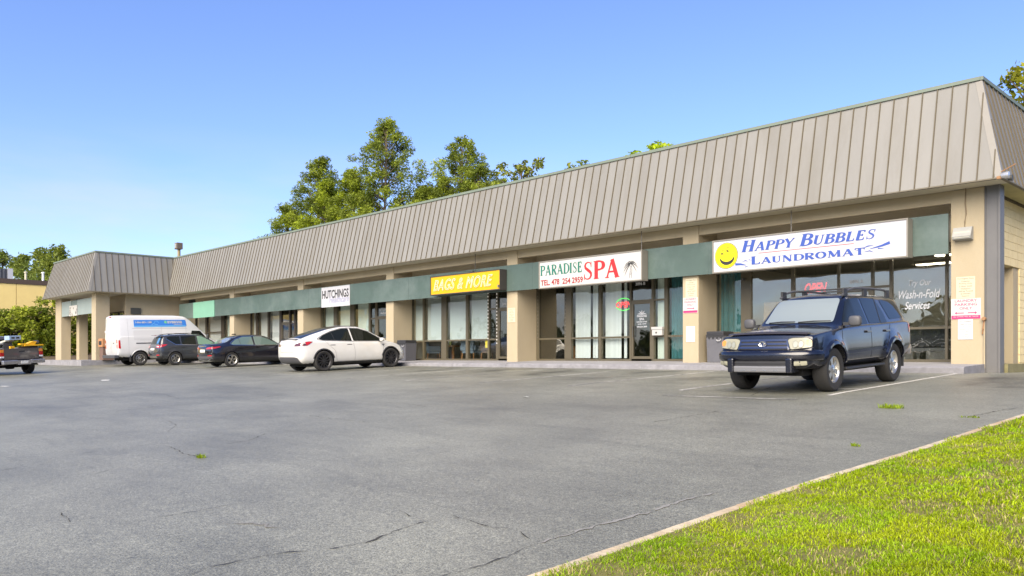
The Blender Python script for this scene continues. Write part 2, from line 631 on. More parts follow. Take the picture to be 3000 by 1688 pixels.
def ground_strip(pts, w, m, name, parent, dz=.004, jag=0.):
    mb = MB(); dense = []
    for (a, b) in zip(pts[:-1], pts[1:]):
        d = math.hypot(b[0] - a[0], b[1] - a[1]); k = max(1, int(d / .05)) if jag else max(1, int(d / 1.))
        for i in range(k):
            t = i / k
            dense.append((a[0] + (b[0] - a[0]) * t, a[1] + (b[1] - a[1]) * t))
    dense.append(pts[-1])
    out = []
    for i, p in enumerate(dense):
        e = jag if 0 < i < len(dense) - 1 else 0
        x = p[0] + rnd.uniform(-e, e); y = p[1] + rnd.uniform(-e, e)
        out.append((x, y, gz(x, y) + dz))
    ws = [w * (rnd.choice((.12, .5, .9, 1.2, 1.7)) * rnd.uniform(.6, 1.2) if jag else 1) for _ in out]
    if jag:
        ws[0] = ws[-1] = w * .2
    mb.ribbon(out, ws, nrm=(0, 0, 1))
    o = mb.build(name, m, parent)
    return o


for i, x in enumerate([-6.0 - 2.9 * k for k in range(16)]):
    ground_strip([(x, 13.1), (x, 13.8), (x, 19.42)], .1, M_LINE if i == 0 else M_WORN, 'stall_line', lot)
ground_strip([(-6.15, 12.3), (-8.6, 12.1)], .12, M_WORN, 'stall_line', lot)
ground_strip([(-7.4, 13.4), (-6.1, 14.6)], .1, M_WORN, 'stall_line', lot)

CRACKS = {
    'c1': ([(-4.55, 1.2), (-4.6, 1.89), (-4.67, 2.04), (-4.66, 2.2), (-4.64, 2.36), (-4.59, 2.52), (-4.42, 2.74), (-4.39, 2.96), (-4.47, 3.22), (-4.51, 3.42), (-4.51, 3.57)], .016),
    'c2': ([(-3.42, 2.2), (-3.44, 2.82), (-3.44, 2.97), (-3.42, 3.1), (-3.44, 3.33), (-3.49, 3.48), (-3.49, 3.6)], .014),
    'c3': ([(-6.34, 2.32), (-6.31, 2.44), (-6.29, 2.56), (-6.26, 2.79), (-6.28, 2.97)], .012),
    'c4': ([(-10.41, 4.03), (-9.5, 3.86), (-9.07, 3.89)], .014),
    'c5': ([(-7.22, 1.92), (-6.82, 1.89), (-6.71, 1.86)], .014),
    'c6': ([(-4.98, 3.64), (-4.72, 3.55)], .01),
    'c7': ([(-4.53, 3.77), (-4.2, 3.73), (-4.0, 3.7), (-3.88, 3.76)], .01),
    'c8': ([(-12.01, 4.62), (-12.82, 5.08), (-13.58, 5.25)], .012),
    'c9': ([(-12.05, 6.95), (-11.0, 6.87), (-10.16, 6.89)], .014),
    'c10': ([(-10.1, 1.9), (-10.17, 2.13), (-10.22, 2.31)], .014),
    'c13': ([(-8.91, 2.69), (-9.02, 2.81), (-9.12, 2.91)], .012),
    'c15': ([(-9.88, 4.54), (-9.95, 4.9), (-10.44, 5.37)], .012),
    'c16': ([(-10.75, 3.08), (-10.85, 3.39)], .012),
    'c11': ([(-6.45, 8.82), (-6.4, 9.59), (-6.38, 10.42)], .016),
    'c12': ([(-7.14, 12.61), (-7.7, 14.42)], .022),
    'c17': ([(-3.78, 3.74), (-3.59, 3.64)], .01),
    'c18': ([(-3.29, 11.13), (-3.17, 11.92), (-3.03, 12.52)], .02),
    'c19': ([(-16.5, 5.2), (-16.9, 6.4), (-16.3, 7.6), (-16.8, 9.1)], .016),
    'c20': ([(-13.5, 8.9), (-12.3, 9.0), (-11.2, 8.8)], .014),
    'c21': ([(-22, 7.5), (-20.2, 7.7), (-18.6, 7.4)], .018),
}
M_CRACK = mat('crack', (.045, .043, .038), .95)
M_CRACKW = mat('crack_fill', (.215, .21, .195), .9, var=.25, vscale=20)
for k, (pts, w) in CRACKS.items():
    ground_strip(pts, w * .66, M_CRACK, 'crack', lot, .005, .014)
W1 = [(-3.49, 3.6), (-3.49, 3.92), (-3.48, 4.26), (-3.43, 4.69), (-3.46, 5.23), (-3.41, 5.52)]
ground_strip(W1, .03, M_CRACKW, 'crack', lot, .004, .02)
ground_strip([(-5.7, 2.6), (-5.5, 2.75), (-5.2, 2.78)], .02, M_CRACKW, 'crack', lot, .004, .03)

# ------------------------------------------------------------------ kerb, lawn and grass by the camera
KP = [(-3.05, -8), (-2.95, 0), (-2.89, 3.1), (-2.87, 5.7), (-2.76, 8.), (-2.64, 11.4), (-2.38, 13.2), (-1.7, 14.5), (-.4, 15.1), (6., 15.3), (20, 15.3)]
KH = .06
_t = [0.]
for a, b in zip(KP[:-1], KP[1:]):
    _t.append(_t[-1] + math.hypot(b[0] - a[0], b[1] - a[1]))
KS = np.arange(0, _t[-1], .25)
KC = pchip(_t, np.array(KP), KS)
M_KERB = mat('kerb_concrete', (.47, .40, .285), .9, var=.3, vscale=5, dirt=(.36, .2, .08), dirt_amt=.9, dscale=1.6, bump=.5, bscale=30)
kerb = struct(empty('kerb', (-3.1, 3, gz(-3.1, 3))))
NSEG = 13
for s0 in range(0, len(KC) - 1, NSEG):
    seg = KC[s0:s0 + NSEG + 1]
    if len(seg) < 2:
        break
    mb = MB(); rows = []
    for i, p in enumerate(seg):
        q = seg[min(i + 1, len(seg) - 1)] - seg[max(i - 1, 0)]
        q = q / np.linalg.norm(q)
        nr = np.array([-q[1], q[0]])      # towards the lot
        e = .006 if i in (0, len(seg) - 1) else 0.
        pp = p + q * (e if i == 0 else -e)
        z = gz(*pp)
        w = rnd.uniform(-.004, .004)
        rows.append([(pp[0] + nr[0] * a, pp[1] + nr[1] * a, z + h) for a, h in ((.085 + w, -.05), (.085 + w, KH - .025), (.06 + w, KH), (-.08, KH + .004), (-.08, -.05))])
    b = 0
    for r in rows:
        mb.v += r
    for i in range(len(rows) - 1):
        for k in range(4):
            mb.f.append((i * 5 + k, i * 5 + k + 1, i * 5 + 5 + k + 1, i * 5 + 5 + k)); mb.m.append(0)
    mb.f.append((0, 1, 2, 3, 4)); mb.m.append(0)
    mb.f.append(tuple(reversed([(len(rows) - 1) * 5 + k for k in range(5)]))); mb.m.append(0)
    mb.build('kerb_section', M_KERB, kerb)


def kerb_x(y):
    return float(np.interp(y, [p[1] for p in KP[:8]], [p[0] for p in KP[:8]]))


M_SOIL = mat('lawn_soil', (.13, .12, .03), .95, var=.4, vscale=4)
mb = MB()
lawn_pts = [(p[0] + .06, p[1]) for p in KC if p[1] < 15.2]
for a, b in zip(lawn_pts[:-1], lawn_pts[1:]):
    def lz(x, y, k): return gz(x, y) + KH + .02 + min(.1, .04 * k)
    xs = [0, .5, 3, 24]
    for k in range(3):
        q = []
        for (p, kk) in ((a, k), (a, k + 1), (b, k + 1), (b, k)):
            x = p[0] + xs[kk]
            q.append((x, p[1], lz(p[0], p[1], xs[kk])))
        mb.face(q)
lawn = struct(mb.build('lawn', M_SOIL))


def grass_mat(name, trans=.25):
    m = bpy.data.materials.new(name); m.use_nodes = True
    n, l = m.node_tree.nodes, m.node_tree.links
    b = n['Principled BSDF']
    at = n.new('ShaderNodeAttribute'); at.attribute_name = 'tint'
    l.new(at.outputs['Color'], b.inputs['Base Color'])
    b.inputs['Roughness'].default_value = .55
    b.inputs['Specular IOR Level'].default_value = .25
    tr = n.new('ShaderNodeBsdfTranslucent'); l.new(at.outputs['Color'], tr.inputs[0])
    mx = n.new('ShaderNodeMixShader'); mx.inputs[0].default_value = trans
    l.new(b.outputs[0], mx.inputs[1]); l.new(tr.outputs[0], mx.inputs[2])
    l.new(mx.outputs[0], n['Material Output'].inputs[0])
    return m


M_GRASS = grass_mat('grass_blades')


def fast_mesh(name, verts, faces_per, nf, material, tint=None, smooth=False):
    """verts (N,3), faces are consecutive groups of faces_per vertices"""
    me = bpy.data.meshes.new(name)
    N = len(verts)
    me.vertices.add(N); me.vertices.foreach_set('co', np.asarray(verts, np.float32).ravel())
    me.loops.add(N); me.loops.foreach_set('vertex_index', np.arange(N, dtype=np.int32))
    me.polygons.add(nf)
    me.polygons.foreach_set('loop_start', np.arange(nf, dtype=np.int32) * faces_per)
    me.polygons.foreach_set('loop_total', np.full(nf, faces_per, np.int32))
    if tint is not None:
        a = me.color_attributes.new('tint', 'FLOAT_COLOR', 'POINT')
        a.data.foreach_set('color', np.c_[tint, np.ones(N)].astype(np.float32).ravel())
    me.materials.append(material)
    me.update(calc_edges=True)
    me.validate()
    return me


def vnoise(p, seed=0, s=1.):
    """cheap smooth 2-D value noise"""
    r = np.random.default_rng(seed).random((64, 64))
    q = p * s + 1000
    i = np.floor(q).astype(int); f = q - i; f = f * f * (3 - 2 * f)
    a = r[i[:, 0] % 64, i[:, 1] % 64]; b = r[(i[:, 0] + 1) % 64, i[:, 1] % 64]
    c = r[i[:, 0] % 64, (i[:, 1] + 1) % 64]; d = r[(i[:, 0] + 1) % 64, (i[:, 1] + 1) % 64]
    return (a * (1 - f[:, 0]) + b * f[:, 0]) * (1 - f[:, 1]) + (c * (1 - f[:, 0]) + d * f[:, 0]) * f[:, 1]


def make_blades(px, py, pz, hgt, wid, tint, lean=.8):
    n = len(px)
    ang = rng.uniform(0, 2 * np.pi, n); la = rng.uniform(0, 2 * np.pi, n)
    ln = rng.uniform(.25, lean + .35, n) * hgt
    dx, dy = np.cos(ang) * wid / 2, np.sin(ang) * wid / 2
    base = np.c_[px, py, pz]
    lx, ly = np.cos(la) * ln, np.sin(la) * ln
    mid = base + np.c_[lx * .35, ly * .35, hgt * .6]
    top = base + np.c_[lx, ly, hgt * np.sqrt(np.maximum(.2, 1 - (ln / hgt) ** 2 * .6))]
    o = np.c_[dx, dy, np.zeros(n)]
    V = np.stack([base - o, base + o, mid + o * .8, mid - o * .8, mid - o * .8, mid + o * .8, top + o * .05, top - o * .05], 1).reshape(-1, 3)
    T = np.repeat(tint, 8, 0)
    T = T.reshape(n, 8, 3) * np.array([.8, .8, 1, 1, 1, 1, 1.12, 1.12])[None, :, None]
    return V, T.reshape(-1, 3)


GV, GT = [], []
for (y0, y1, x1, dens, hs, ws) in ((2.2, 5.5, .8, 12500, .026, .0048), (5.5, 9, 1.2, 6800, .028, .0072), (9, 15, 1.2, 3000, .032, .011)):
    A = (y1 - y0) * (x1 + 3.2); n = int(A * dens)
    py = rng.uniform(y0, y1, n); px = rng.uniform(-3.2, x1, n)
    kx = np.interp(py, [p[1] for p in KP[:9]], [p[0] for p in KP[:9]])
    spill = vnoise(np.c_[px * 0, py], 3, 2.5) * .15 - .03 + rng.uniform(-.02, .03, n)
    ok = px > kx + .085 - spill
    px, py, kx = px[ok], py[ok], kx[ok]; n = len(px)
    # keep what the lens could take in, a step to the side included
    th = np.arctan2(px, py)
    ok = (th > -1.35) & (th < .02)
    px, py, kx = px[ok], py[ok], kx[ok]; n = len(px)
    P = np.c_[px, py]
    cl = vnoise(P, 5, 1.1) * .6 + vnoise(P, 6, 4.) * .4
    fine = vnoise(P, 8, 14.)
    bare = vnoise(P, 9, 2.2) * .55 + vnoise(P, 10, 6.) * .45
    keep = rng.random(n) < np.clip(1.25 - 1.5 * np.clip(bare - .55, 0, 1) / .25, .45, 1) * (.55 + .6 * fine)
    px, py, cl, fine, bare, kx = px[keep], py[keep], cl[keep], fine[keep], bare[keep], kx[keep]; n = len(px)
    d = px - kx
    pz = np.array([gz(a, b) for a, b in zip(px - 0, py)]) + KH + .02 + np.minimum(.1, .04 * np.maximum(0, d - .06)) - .006
    pz = np.where(d < .08, pz - .02, pz)
    h = hs * rng.uniform(.45, 1.35, n) * (.7 + .6 * fine)
    g1 = np.array([.20, .30, .004]); g2 = np.array([.37, .45, .012]); dry = np.array([.42, .36, .15])
    k = np.clip(cl + rng.normal(0, .14, n), 0, 1)[:, None]
    t = g1 * (1 - k) + g2 * k
    t = t * (.88 + .32 * vnoise(P[keep], 14, .9))[:, None] * np.array([1 - .15, 1, 1]) ** (vnoise(P[keep], 15, 3.) > .62)[:, None]
    dd = (rng.random(n) < .05 + .45 * np.clip((bare - .5) / .3, 0, 1))[:, None]
    t = np.where(dd, dry * rng.uniform(.7, 1.1, (n, 1)), t) * rng.uniform(.55, 1.3, (n, 1))
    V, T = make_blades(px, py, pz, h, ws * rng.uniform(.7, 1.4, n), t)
    GV.append(V); GT.append(T)
V = np.concatenate(GV); T = np.concatenate(GT)
go = bpy.data.objects.new('grass', fast_mesh('grass', V, 4, len(V) // 4, M_GRASS, T))
COL.objects.link(go)
go['kind'] = 'stuff'
go['label'] = 'short bright green lawn with dry straw patches beside the kerb'
go['category'] = 'grass'


def weed(x, y, r, h, n, label):
    a = rng.uniform(0, 2 * np.pi, n); q = r * np.sqrt(rng.random(n))
    px, py = x + np.cos(a) * q * 1.5, y + np.sin(a) * q
    t = np.array([.2, .28, .015]) * rng.uniform(.7, 1.3, (n, 1))
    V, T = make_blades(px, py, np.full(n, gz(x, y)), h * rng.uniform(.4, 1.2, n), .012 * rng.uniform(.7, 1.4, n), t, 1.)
    o = bpy.data.objects.new('weed', fast_mesh('weed', V, 4, len(V) // 4, M_GRASS, T))
    COL.objects.link(o)
    tag(o, label, 'weed', 'weeds growing in the asphalt')


weed(-4.45, 11.68, .11, .08, 120, 'bushy green grass tuft growing from the asphalt in front of the dark blue car')
weed(-3.49, 8.22, .04, .04, 34, 'small green weed growing from the asphalt a step from the lawn kerb')
weed(-9.05, 3.86, .05, .05, 40, 'tiny yellow green weed at the end of an asphalt crack')
weed(-3.28, 11.06, .08, .03, 44, 'flat green weed at the far end of the lawn kerb')
M_PAPER = mat('paper', (.75, .74, .7), .8)
for k, (x, y, lab) in enumerate(((-30.26, 9.51, 'largest white paper scrap lying on the open asphalt behind the parked cars'), (-10.73, 10.78, 'white paper scrap on bare asphalt before the yellow sign shop'), (-31.0, 6.6, 'white paper scrap on asphalt near the brown pickup truck'))):
    mb = MB(); s = (.28, .12, .3)[k]
    z = gz(x, y) + .006
    pts = []
    for i in range(7):
        an = i / 7 * 2 * math.pi
        pts.append((x + math.cos(an) * s * rnd.uniform(.4, .7), y + math.sin(an) * s * rnd.uniform(.4, .7), z + rnd.uniform(0, .02)))
    c = (x, y, z + .02)
    for i in range(7):
        mb.face([c, pts[i], pts[(i + 1) % 7]])
    tag(mb.build('paper_scrap', M_PAPER), lab, 'litter', 'litter on the lot')

# ================================================================== the shopping strip
M_ROOF = mat('roof_metal', (.205, .200, .185), .5, var=.06, vscale=1.6, dirt=(.145, .13, .10), dirt_amt=.5, dscale=1.1, obj_rand=.05, spec=.4, stretch=(1, 1, .16), bump=.12, bscale=2.2)
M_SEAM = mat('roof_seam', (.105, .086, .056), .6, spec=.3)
M_CAP = mat('roof_cap_green', (.15, .185, .145), .55, var=.1, vscale=2)
M_TRIM = mat('roof_trim', (.24, .226, .20), .55, var=.06, vscale=2)
M_CREAM = mat('cream_stucco', (.38, .318, .216), .85, var=.06, vscale=1.5, dirt=(.34, .26, .15), dirt_amt=.35, dscale=.9, bump=.25, bscale=60, stretch=(1, 1, .4))
M_SOFF = mat('soffit', (.56, .51, .39), .85, var=.06, vscale=1.)
M_BULK = mat('bulkhead', (.60, .53, .40), .9, var=.08, vscale=1.)
M_GREEN = mat('sign_band_green', (.062, .098, .086), .6, var=.14, vscale=1.1, dirt=(.14, .18, .17), dirt_amt=.8, dscale=.45)
M_MINT = mat('mint_panel', (.16, .36, .26), .6, var=.06, vscale=2)
M_GREYGREEN = mat('grey_green_panel', (.235, .285, .275), .6, var=.06, vscale=2)
M_FRAME = mat('bronze_frame', (.095, .08, .05), .45, var=.08, vscale=3)
M_FRAMED = mat('dark_bronze_frame', (.05, .038, .026), .45)
M_CONC = mat('walk_concrete', (.27, .266, .272), .85, var=.12, vscale=2.5, dirt=(.17, .165, .18), dirt_amt=.7, dscale=1.3, bump=.3, bscale=25)
M_KFACE = mat('painted_kerb', (.21, .207, .22), .85, var=.22, vscale=3, dirt=(.36, .355, .37), dirt_amt=.6, dscale=3.2, bump=.5, bscale=18)
M_STEEL = mat('grey_steel', (.125, .122, .12), .5, var=.1, vscale=2)
M_STEELD = mat('dark_steel', (.06, .06, .055), .6)
M_BLOCK = mat('cream_block', (.74, .61, .35), .9, var=.06, vscale=2, dirt=(.36, .24, .1), dirt_amt=.3, dscale=.8, bump=.3, bscale=40)
M_JOINT = mat('block_joint', (.5, .41, .22), .95)
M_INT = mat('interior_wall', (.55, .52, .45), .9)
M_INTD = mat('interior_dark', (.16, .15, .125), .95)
M_FLOOR = mat('interior_floor', (.35, .33, .29), .7)
M_BLIND = mat('white_blind', (.50, .56, .55), .7)
M_VBLIND = mat('vertical_slat', (.54, .58, .58), .7, obj_rand=.05)
M_TEAL = mat('teal_curtain', (.03, .13, .145), .85, var=.2, vscale=3)
M_PALEC = mat('pale_green_curtain', (.52, .60, .55), .85, var=.08, vscale=2)
M_BLACK = mat('black_panel', (.018, .016, .015), .5)
G_CLEAR = glass_mat('storefront_glass', (.92, .94, .93), .15)
G_SOFT = glass_mat('low_glare_glass', (.96, .98, .97), .06)
G_DARK = glass_mat('tinted_glass', (.70, .73, .72), .13)

YF, YS_, YE, YT = 21.0, 22.03, 20.3, 20.88
ZE, ZT = EYE + 3.99, EYE + 6.46
ZW = 1.235            # walkway at the shop fronts
ZB0, ZB1 = 3.82, 4.78  # green sign band
ZG = 4.2              # top of the glass
XR_E, XR_T = -5.35, -5.93
WX_E, WX_T = -52.5, -53.08       # right slope of the projecting wing
WL_E, WL_T = -62.35, -61.77
WY_E, WY_T = 15.55, 16.13

mall = thing('strip_mall', (-29, 30, 1.0), 'long beige shopping strip with tan standing seam mansard roof and green sign band', 'building')

# ---------------------------------------------------------------- walkway
walk = MB()
# main slab: top falls towards the kerb
def slab(mb, x0, x1, y0, y1, z0, z1, foot):
    mb.v += [(x0, y0, z0), (x1, y0, z0), (x1, y1, z1), (x0, y1, z1), (x0, y0, foot), (x1, y0, foot), (x1, y1, foot), (x0, y1, foot)]
    b = len(mb.v) - 8
    for q, mi in (((0, 1, 2, 3), 0), ((4, 5, 1, 0), 1), ((5, 6, 2, 1), 1), ((7, 4, 0, 3), 1)):
        mb.f.append(tuple(b + i for i in q)); mb.m.append(mi)


XJ = [-5.87 - 46.6 * k / 16 for k in range(17)]
walkway = struct(empty('walkway', (-29, 19.5, 1.0)))
for a, b in zip(XJ[1:], XJ[:-1]):
    mb = MB()
    e = .004
    # worn kerb nose: a row of slightly uneven edge points
    n = 9
    xs = [a + e + (b - a - 2 * e) * i / n for i in range(n + 1)]
    ed = [(rnd.uniform(-.012, .012), rnd.uniform(-.012, .004)) for _ in xs]
    for i in range(n):
        (y0, z0), (y1, z1) = ed[i], ed[i + 1]
        x0, x1 = xs[i], xs[i + 1]
        mb.face([(x0, 19.55 + y0, 1.15 + z0), (x1, 19.55 + y1, 1.15 + z1), (x1, 22.0, ZW), (x0, 22.0, ZW)], 0)
        mb.face([(x0, 19.5 + y0, 1.12 + z0), (x1, 19.5 + y1, 1.12 + z1), (x1, 19.55 + y1, 1.15 + z1), (x0, 19.55 + y0, 1.15 + z0)], 1)
        mb.face([(x0, 19.49, .85), (x1, 19.49, .85), (x1, 19.5 + y1, 1.12 + z1), (x0, 19.5 + y0, 1.12 + z0)], 1)
    mb.face([(b - e, 19.49, .85), (b - e, 22., .85), (b - e, 22., ZW), (b - e, 19.55, 1.15), (b - e, 19.5, 1.12)], 1)
    mb.face([(a + e, 19.49, .85), (a + e, 22., .85), (a + e, 22., ZW), (a + e, 19.55, 1.15), (a + e, 19.5, 1.12)], 1)
    mb.build('walkway_slab', [M_CONC, M_KFACE], walkway)
for a, b in ((-55.5, -52.5), (-58.5, -55.5), (-61.5, -58.5), (-64.6, -61.5), (-67.5, -64.6)):
    mb = MB()
    slab(mb, a + .005, b - .005, 15.15, 22.0, 1.19, 1.235, .6)
    mb.build('walkway_slab', [M_CONC, M_KFACE], walkway)

# ---------------------------------------------------------------- walls, pillars, beam
def bpart(name, mb, m, parent=None, smooth=0.):
    return mb.build(name, m, parent or mall, smooth)


PILL = [(-6.61, -5.89)] + [(r - .56, r) for r in (-13.61, -21.39, -29.15, -36.9, -44.72)]
for i, (a, b) in enumerate(PILL):
    bpart('pillar', MB().box(a, b, YF, YS_ + .25, 1.0, ZE - .01, bev=.012), M_CREAM)
bpart('header_beam', MB().box(-52.48, -5.9, YF + .03, YF + .25, EYE + 3.69, ZE - .003), M_CREAM)
sof = MB()
sof.box(WX_E + .02, XR_E - .02, YE + .03, YF + .03, ZE, ZE + .03)
bpart('soffit', sof, M_SOFF)
bpart('soffit', MB().box(-52.5, -5.9, YF + .25, YS_ + .1, ZE - .06, ZE - .02), M_BULK)
bpart('bulkhead_wall', MB().box(-52.5, -5.92, YS_ + .0, YS_ + .16, ZG + .05, ZE - .06), M_BULK)

# joints drawn as real gaps: the band is made of boards butted end to end
band = bpart('sign_band', MB().box(-52.3, -6.63, 20.93, 20.97, ZB0 + .03, ZB1 - .03), M_STEELD)
bx = [-6.63, -9.6, -13.2, -16.9, -20.5, -24.2, -27.9, -31.6, -36.2, -40.4, -44.6, -48.8, -52.3]
for a, b in zip(bx[1:], bx[:-1]):
    bpart('band_board', MB().box(a + .003, b - .003, 20.88 + rnd.uniform(0, .006), 20.93, ZB0 + rnd.uniform(-.006, .006), ZB1 + rnd.uniform(-.006, .006)), M_GREEN, band)

# end wall on the right: painted block courses
bw = bpart('side_wall', MB().box(-6.2, -5.985, 24.16, 40, 1.0, ZE - .02).box(-6.2, -5.985, YS_ + .3, 24.16, 3.67, ZE - .02).box(-6.2, -5.985, 22.3, 22.5, 1.0, 3.67), M_JOINT)
z = 1.02; row = 0
while z < ZE - .1:
    y = 22.32 - (.2 if row % 2 else 0)
    while y < 31:
        y0, y1 = max(y, 22.32), y + .40
        lo = z < 3.6
        if lo:
            if y1 <= 22.5: pass
            elif y0 < 22.5: y1 = 22.5
            elif y1 <= 24.17: y += .406; continue
            elif y0 < 24.17: y0 = 24.17
        if y1 - y0 > .03:
            bpart('block', MB().box(-6.0, -5.95, y0 + .003, y1 - .003, z + .003, z + .198), M_BLOCK, bw)
        y += .406
    z += .204; row += 1
bpart('steel_column', MB().box(-5.86, -5.58, 21.02, 21.04, 1.0, ZE - .004).box(-5.60, -5.56, 20.98, 21.3, 1.0, ZE - .004).box(-5.88, -5.86, 20.98, 21.3, 1.0, ZE - .004).box(-5.86, -5.6, 21.25, 21.27, 1., ZE - .004), [M_STEEL])
# side door in its recess
sd = bpart('door', MB().box(-6.28, -6.22, 22.5, 22.57, 1.2, 3.67).box(-6.28, -6.22, 23.6, 23.72, 1.2, 3.67).box(-6.28, -6.22, 22.57, 23.6, 3.2, 3.3).box(-6.28, -6.22, 22.57, 23.6, 3.6, 3.67).box(-6.28, -6.22, 22.57, 23.6, 1.2, 1.4), M_FRAMED)
bpart('door_pane', MB().box(-6.262, -6.25, 22.57, 23.6, 1.4, 3.2), G_DARK, sd)
bpart('door_pane', MB().box(-6.262, -6.25, 22.57, 23.6, 3.3, 3.6), G_DARK, sd)
bpart('handle', MB().tube([(-6.17, 23.5, 2.0), (-6.17, 23.5, 2.5)], .015).box(-6.22, -6.16, 23.485, 23.515, 2.02, 2.05).box(-6.22, -6.16, 23.485, 23.515, 2.45, 2.48), M_STEEL, sd)
bpart('door_jamb', MB().box(-6.3, -5.99, 23.72, 24.155, 1.0, 3.67), M_CREAM)
bpart('door_step', MB().box(-6.3, -5.5, 21.35, 26, .8, 1.2), mat('mossy_concrete', (.2, .18, .09), .95, var=.3, vscale=3))
# back and far sides
bpart('rear_wall', MB().box(-66, -6.2, 39.8, 40, 0, ZE).box(-66.0, -65.8, 22.3, 39.8, 0, ZE), M_CREAM)

# ---------------------------------------------------------------- mansard roof of single seamed pans
roof = bpart('roof', MB()
             .face([(XR_E - .03, YE + .03, ZE + .01), (WX_E, YE + .03, ZE + .01), (WX_T, YT + .03, ZT - .01), (XR_T - .03, YT + .03, ZT - .01)])
             .face([(XR_E - .03, YE + .03, ZE + .01), (XR_T - .03, YT + .03, ZT - .01), (XR_T - .03, 39, ZT - .01), (XR_E - .03, 40, ZE + .01)])
             .face([(WX_E - .03, WY_E + .03, ZE + .01), (WX_E - .03, YE + .03, ZE + .01), (WX_T - .03, YT + .03, ZT - .01), (WX_T - .03, WY_T + .03, ZT - .01)])
             .face([(WX_E - .03, WY_E + .03, ZE + .01), (WX_T - .03, WY_T + .03, ZT - .01), (WL_T + .03, WY_T + .03, ZT - .01), (WL_E + .03, WY_E + .03, ZE + .01)])
             .face([(WL_E + .03, WY_E + .03, ZE + .01), (WL_T + .03, WY_T + .03, ZT - .01), (WL_T + .03, 39, ZT - .01), (WL_E + .03, 40, ZE + .01)])
             .face([(XR_T, YT, ZT - .15), (XR_T, 39, ZT - .15), (WX_T - .1, 39, ZT - .15), (WX_T - .1, YT, ZT - .15)])
             .face([(WX_T, WY_T, ZT - .15), (WX_T, 39, ZT - .15), (WL_T, 39, ZT - .15), (WL_T, WY_T, ZT - .15)]), M_TRIM)
PW = .335


def pan_row(o, t, s, L, a0, a1, b0, b1, step=PW):
    """o eave origin, t unit along eave, s unit up the slope, L slope length; eave runs a0..a1, top runs b0..b1 along t"""
    o, t, s = Vector(o), Vector(t), Vector(s)
    nrm = t.cross(s)
    shared = None
    k = 0
    u = min(a0, b0)
    end = max(a1, b1)
    while u < end - .02:
        u1 = min(u + step, end)
        # clip [u,u1] x [0,L] by the two slanting ends
        poly = [(u, 0.), (u1, 0.), (u1, L), (u, L)]

        def clip(poly, f):
            out = []
            for i in range(len(poly)):
                p, q = poly[i], poly[(i + 1) % len(poly)]
                fp, fq = f(p), f(q)
                if fp >= 0: out.append(p)
                if fp * fq < 0:
                    r = fp / (fp - fq)
                    out.append((p[0] + (q[0] - p[0]) * r, p[1] + (q[1] - p[1]) * r))
            return out
        poly = clip(poly, lambda p: p[0] - (a0 + (b0 - a0) * p[1] / L))
        poly = clip(poly, lambda p: (a1 + (b1 - a1) * p[1] / L) - p[0])
        full = len(poly) == 4 and abs(poly[0][0] - u) < 1e-6 and abs(poly[2][0] - u1) < 1e-6 and abs(poly[1][0] - u1) < 1e-6 and abs(poly[3][0] - u) < 1e-6 and abs(u1 - u - step) < 1e-6 and abs(poly[2][1] - L) < 1e-6 and abs(poly[3][1] - L) < 1e-6 and abs(poly[0][1]) < 1e-6 and abs(poly[1][1]) < 1e-6
        if len(poly) >= 3:
            if full and shared:
                ob = bpy.data.objects.new('roof_panel', shared)
                COL.objects.link(ob)
            else:
                mb = MB()
                h = .012
                P = lambda x, y, z: tuple(t * (x - u) + s * y + nrm * z)
                nn = len(poly)
                b = len(mb.v)
                mb.v += [P(x, y, h) for x, y in poly] + [P(x, y, -.01) for x, y in poly]
                mb.f.append(tuple(b + i for i in range(nn))); mb.m.append(0)
                for i in range(nn):
                    j = (i + 1) % nn
                    mb.f.append((b + i, b + nn + i, b + nn + j, b + j)); mb.m.append(0)
                # standing seam on the left edge
                ys = [y for x, y in poly if x < u + .012]
                # where the seam line u is inside the clipped pan
                y_lo = 0. if a0 <= u + 1e-6 else (u - a0) / ((b0 - a0) / L) if b0 != a0 else 0.
                lo_, hi_ = 0., L
                f0 = lambda y: u - (a0 + (b0 - a0) * y / L)
                f1 = lambda y: (a1 + (b1 - a1) * y / L) - u
                yy = [L * i / 200 for i in range(201)]
                inside = [y for y in yy if f0(y) >= -1e-9 and f1(y) >= -1e-9]
                if inside and inside[-1] - inside[0] > .05:
                    lo_, hi_ = inside[0], inside[-1]
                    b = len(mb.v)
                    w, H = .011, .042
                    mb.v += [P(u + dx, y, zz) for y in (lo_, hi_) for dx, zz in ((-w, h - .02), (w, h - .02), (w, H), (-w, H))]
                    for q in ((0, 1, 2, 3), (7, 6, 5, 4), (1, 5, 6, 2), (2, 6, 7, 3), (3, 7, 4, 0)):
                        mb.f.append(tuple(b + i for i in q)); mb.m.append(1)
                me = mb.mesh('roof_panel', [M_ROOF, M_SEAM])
                if full:
                    shared = me
                ob = bpy.data.objects.new('roof_panel', me)
                COL.objects.link(ob)
            ob.location = o + t * u
            attach(ob, roof)
            k += 1
        u = u1
    return k


SL = Vector((0, YT - YE, ZT - ZE)).length
up_y = Vector((0, YT - YE, ZT - ZE)).normalized()
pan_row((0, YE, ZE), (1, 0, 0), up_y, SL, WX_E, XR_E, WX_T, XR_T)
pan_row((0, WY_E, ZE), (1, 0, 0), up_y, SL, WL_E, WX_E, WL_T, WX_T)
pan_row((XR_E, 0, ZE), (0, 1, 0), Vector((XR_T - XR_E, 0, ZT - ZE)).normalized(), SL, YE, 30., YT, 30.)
pan_row((WX_E, 0, ZE), (0, 1, 0), Vector((WX_T - WX_E, 0, ZT - ZE)).normalized(), SL, WY_E, YE, WY_T, YT, .37)


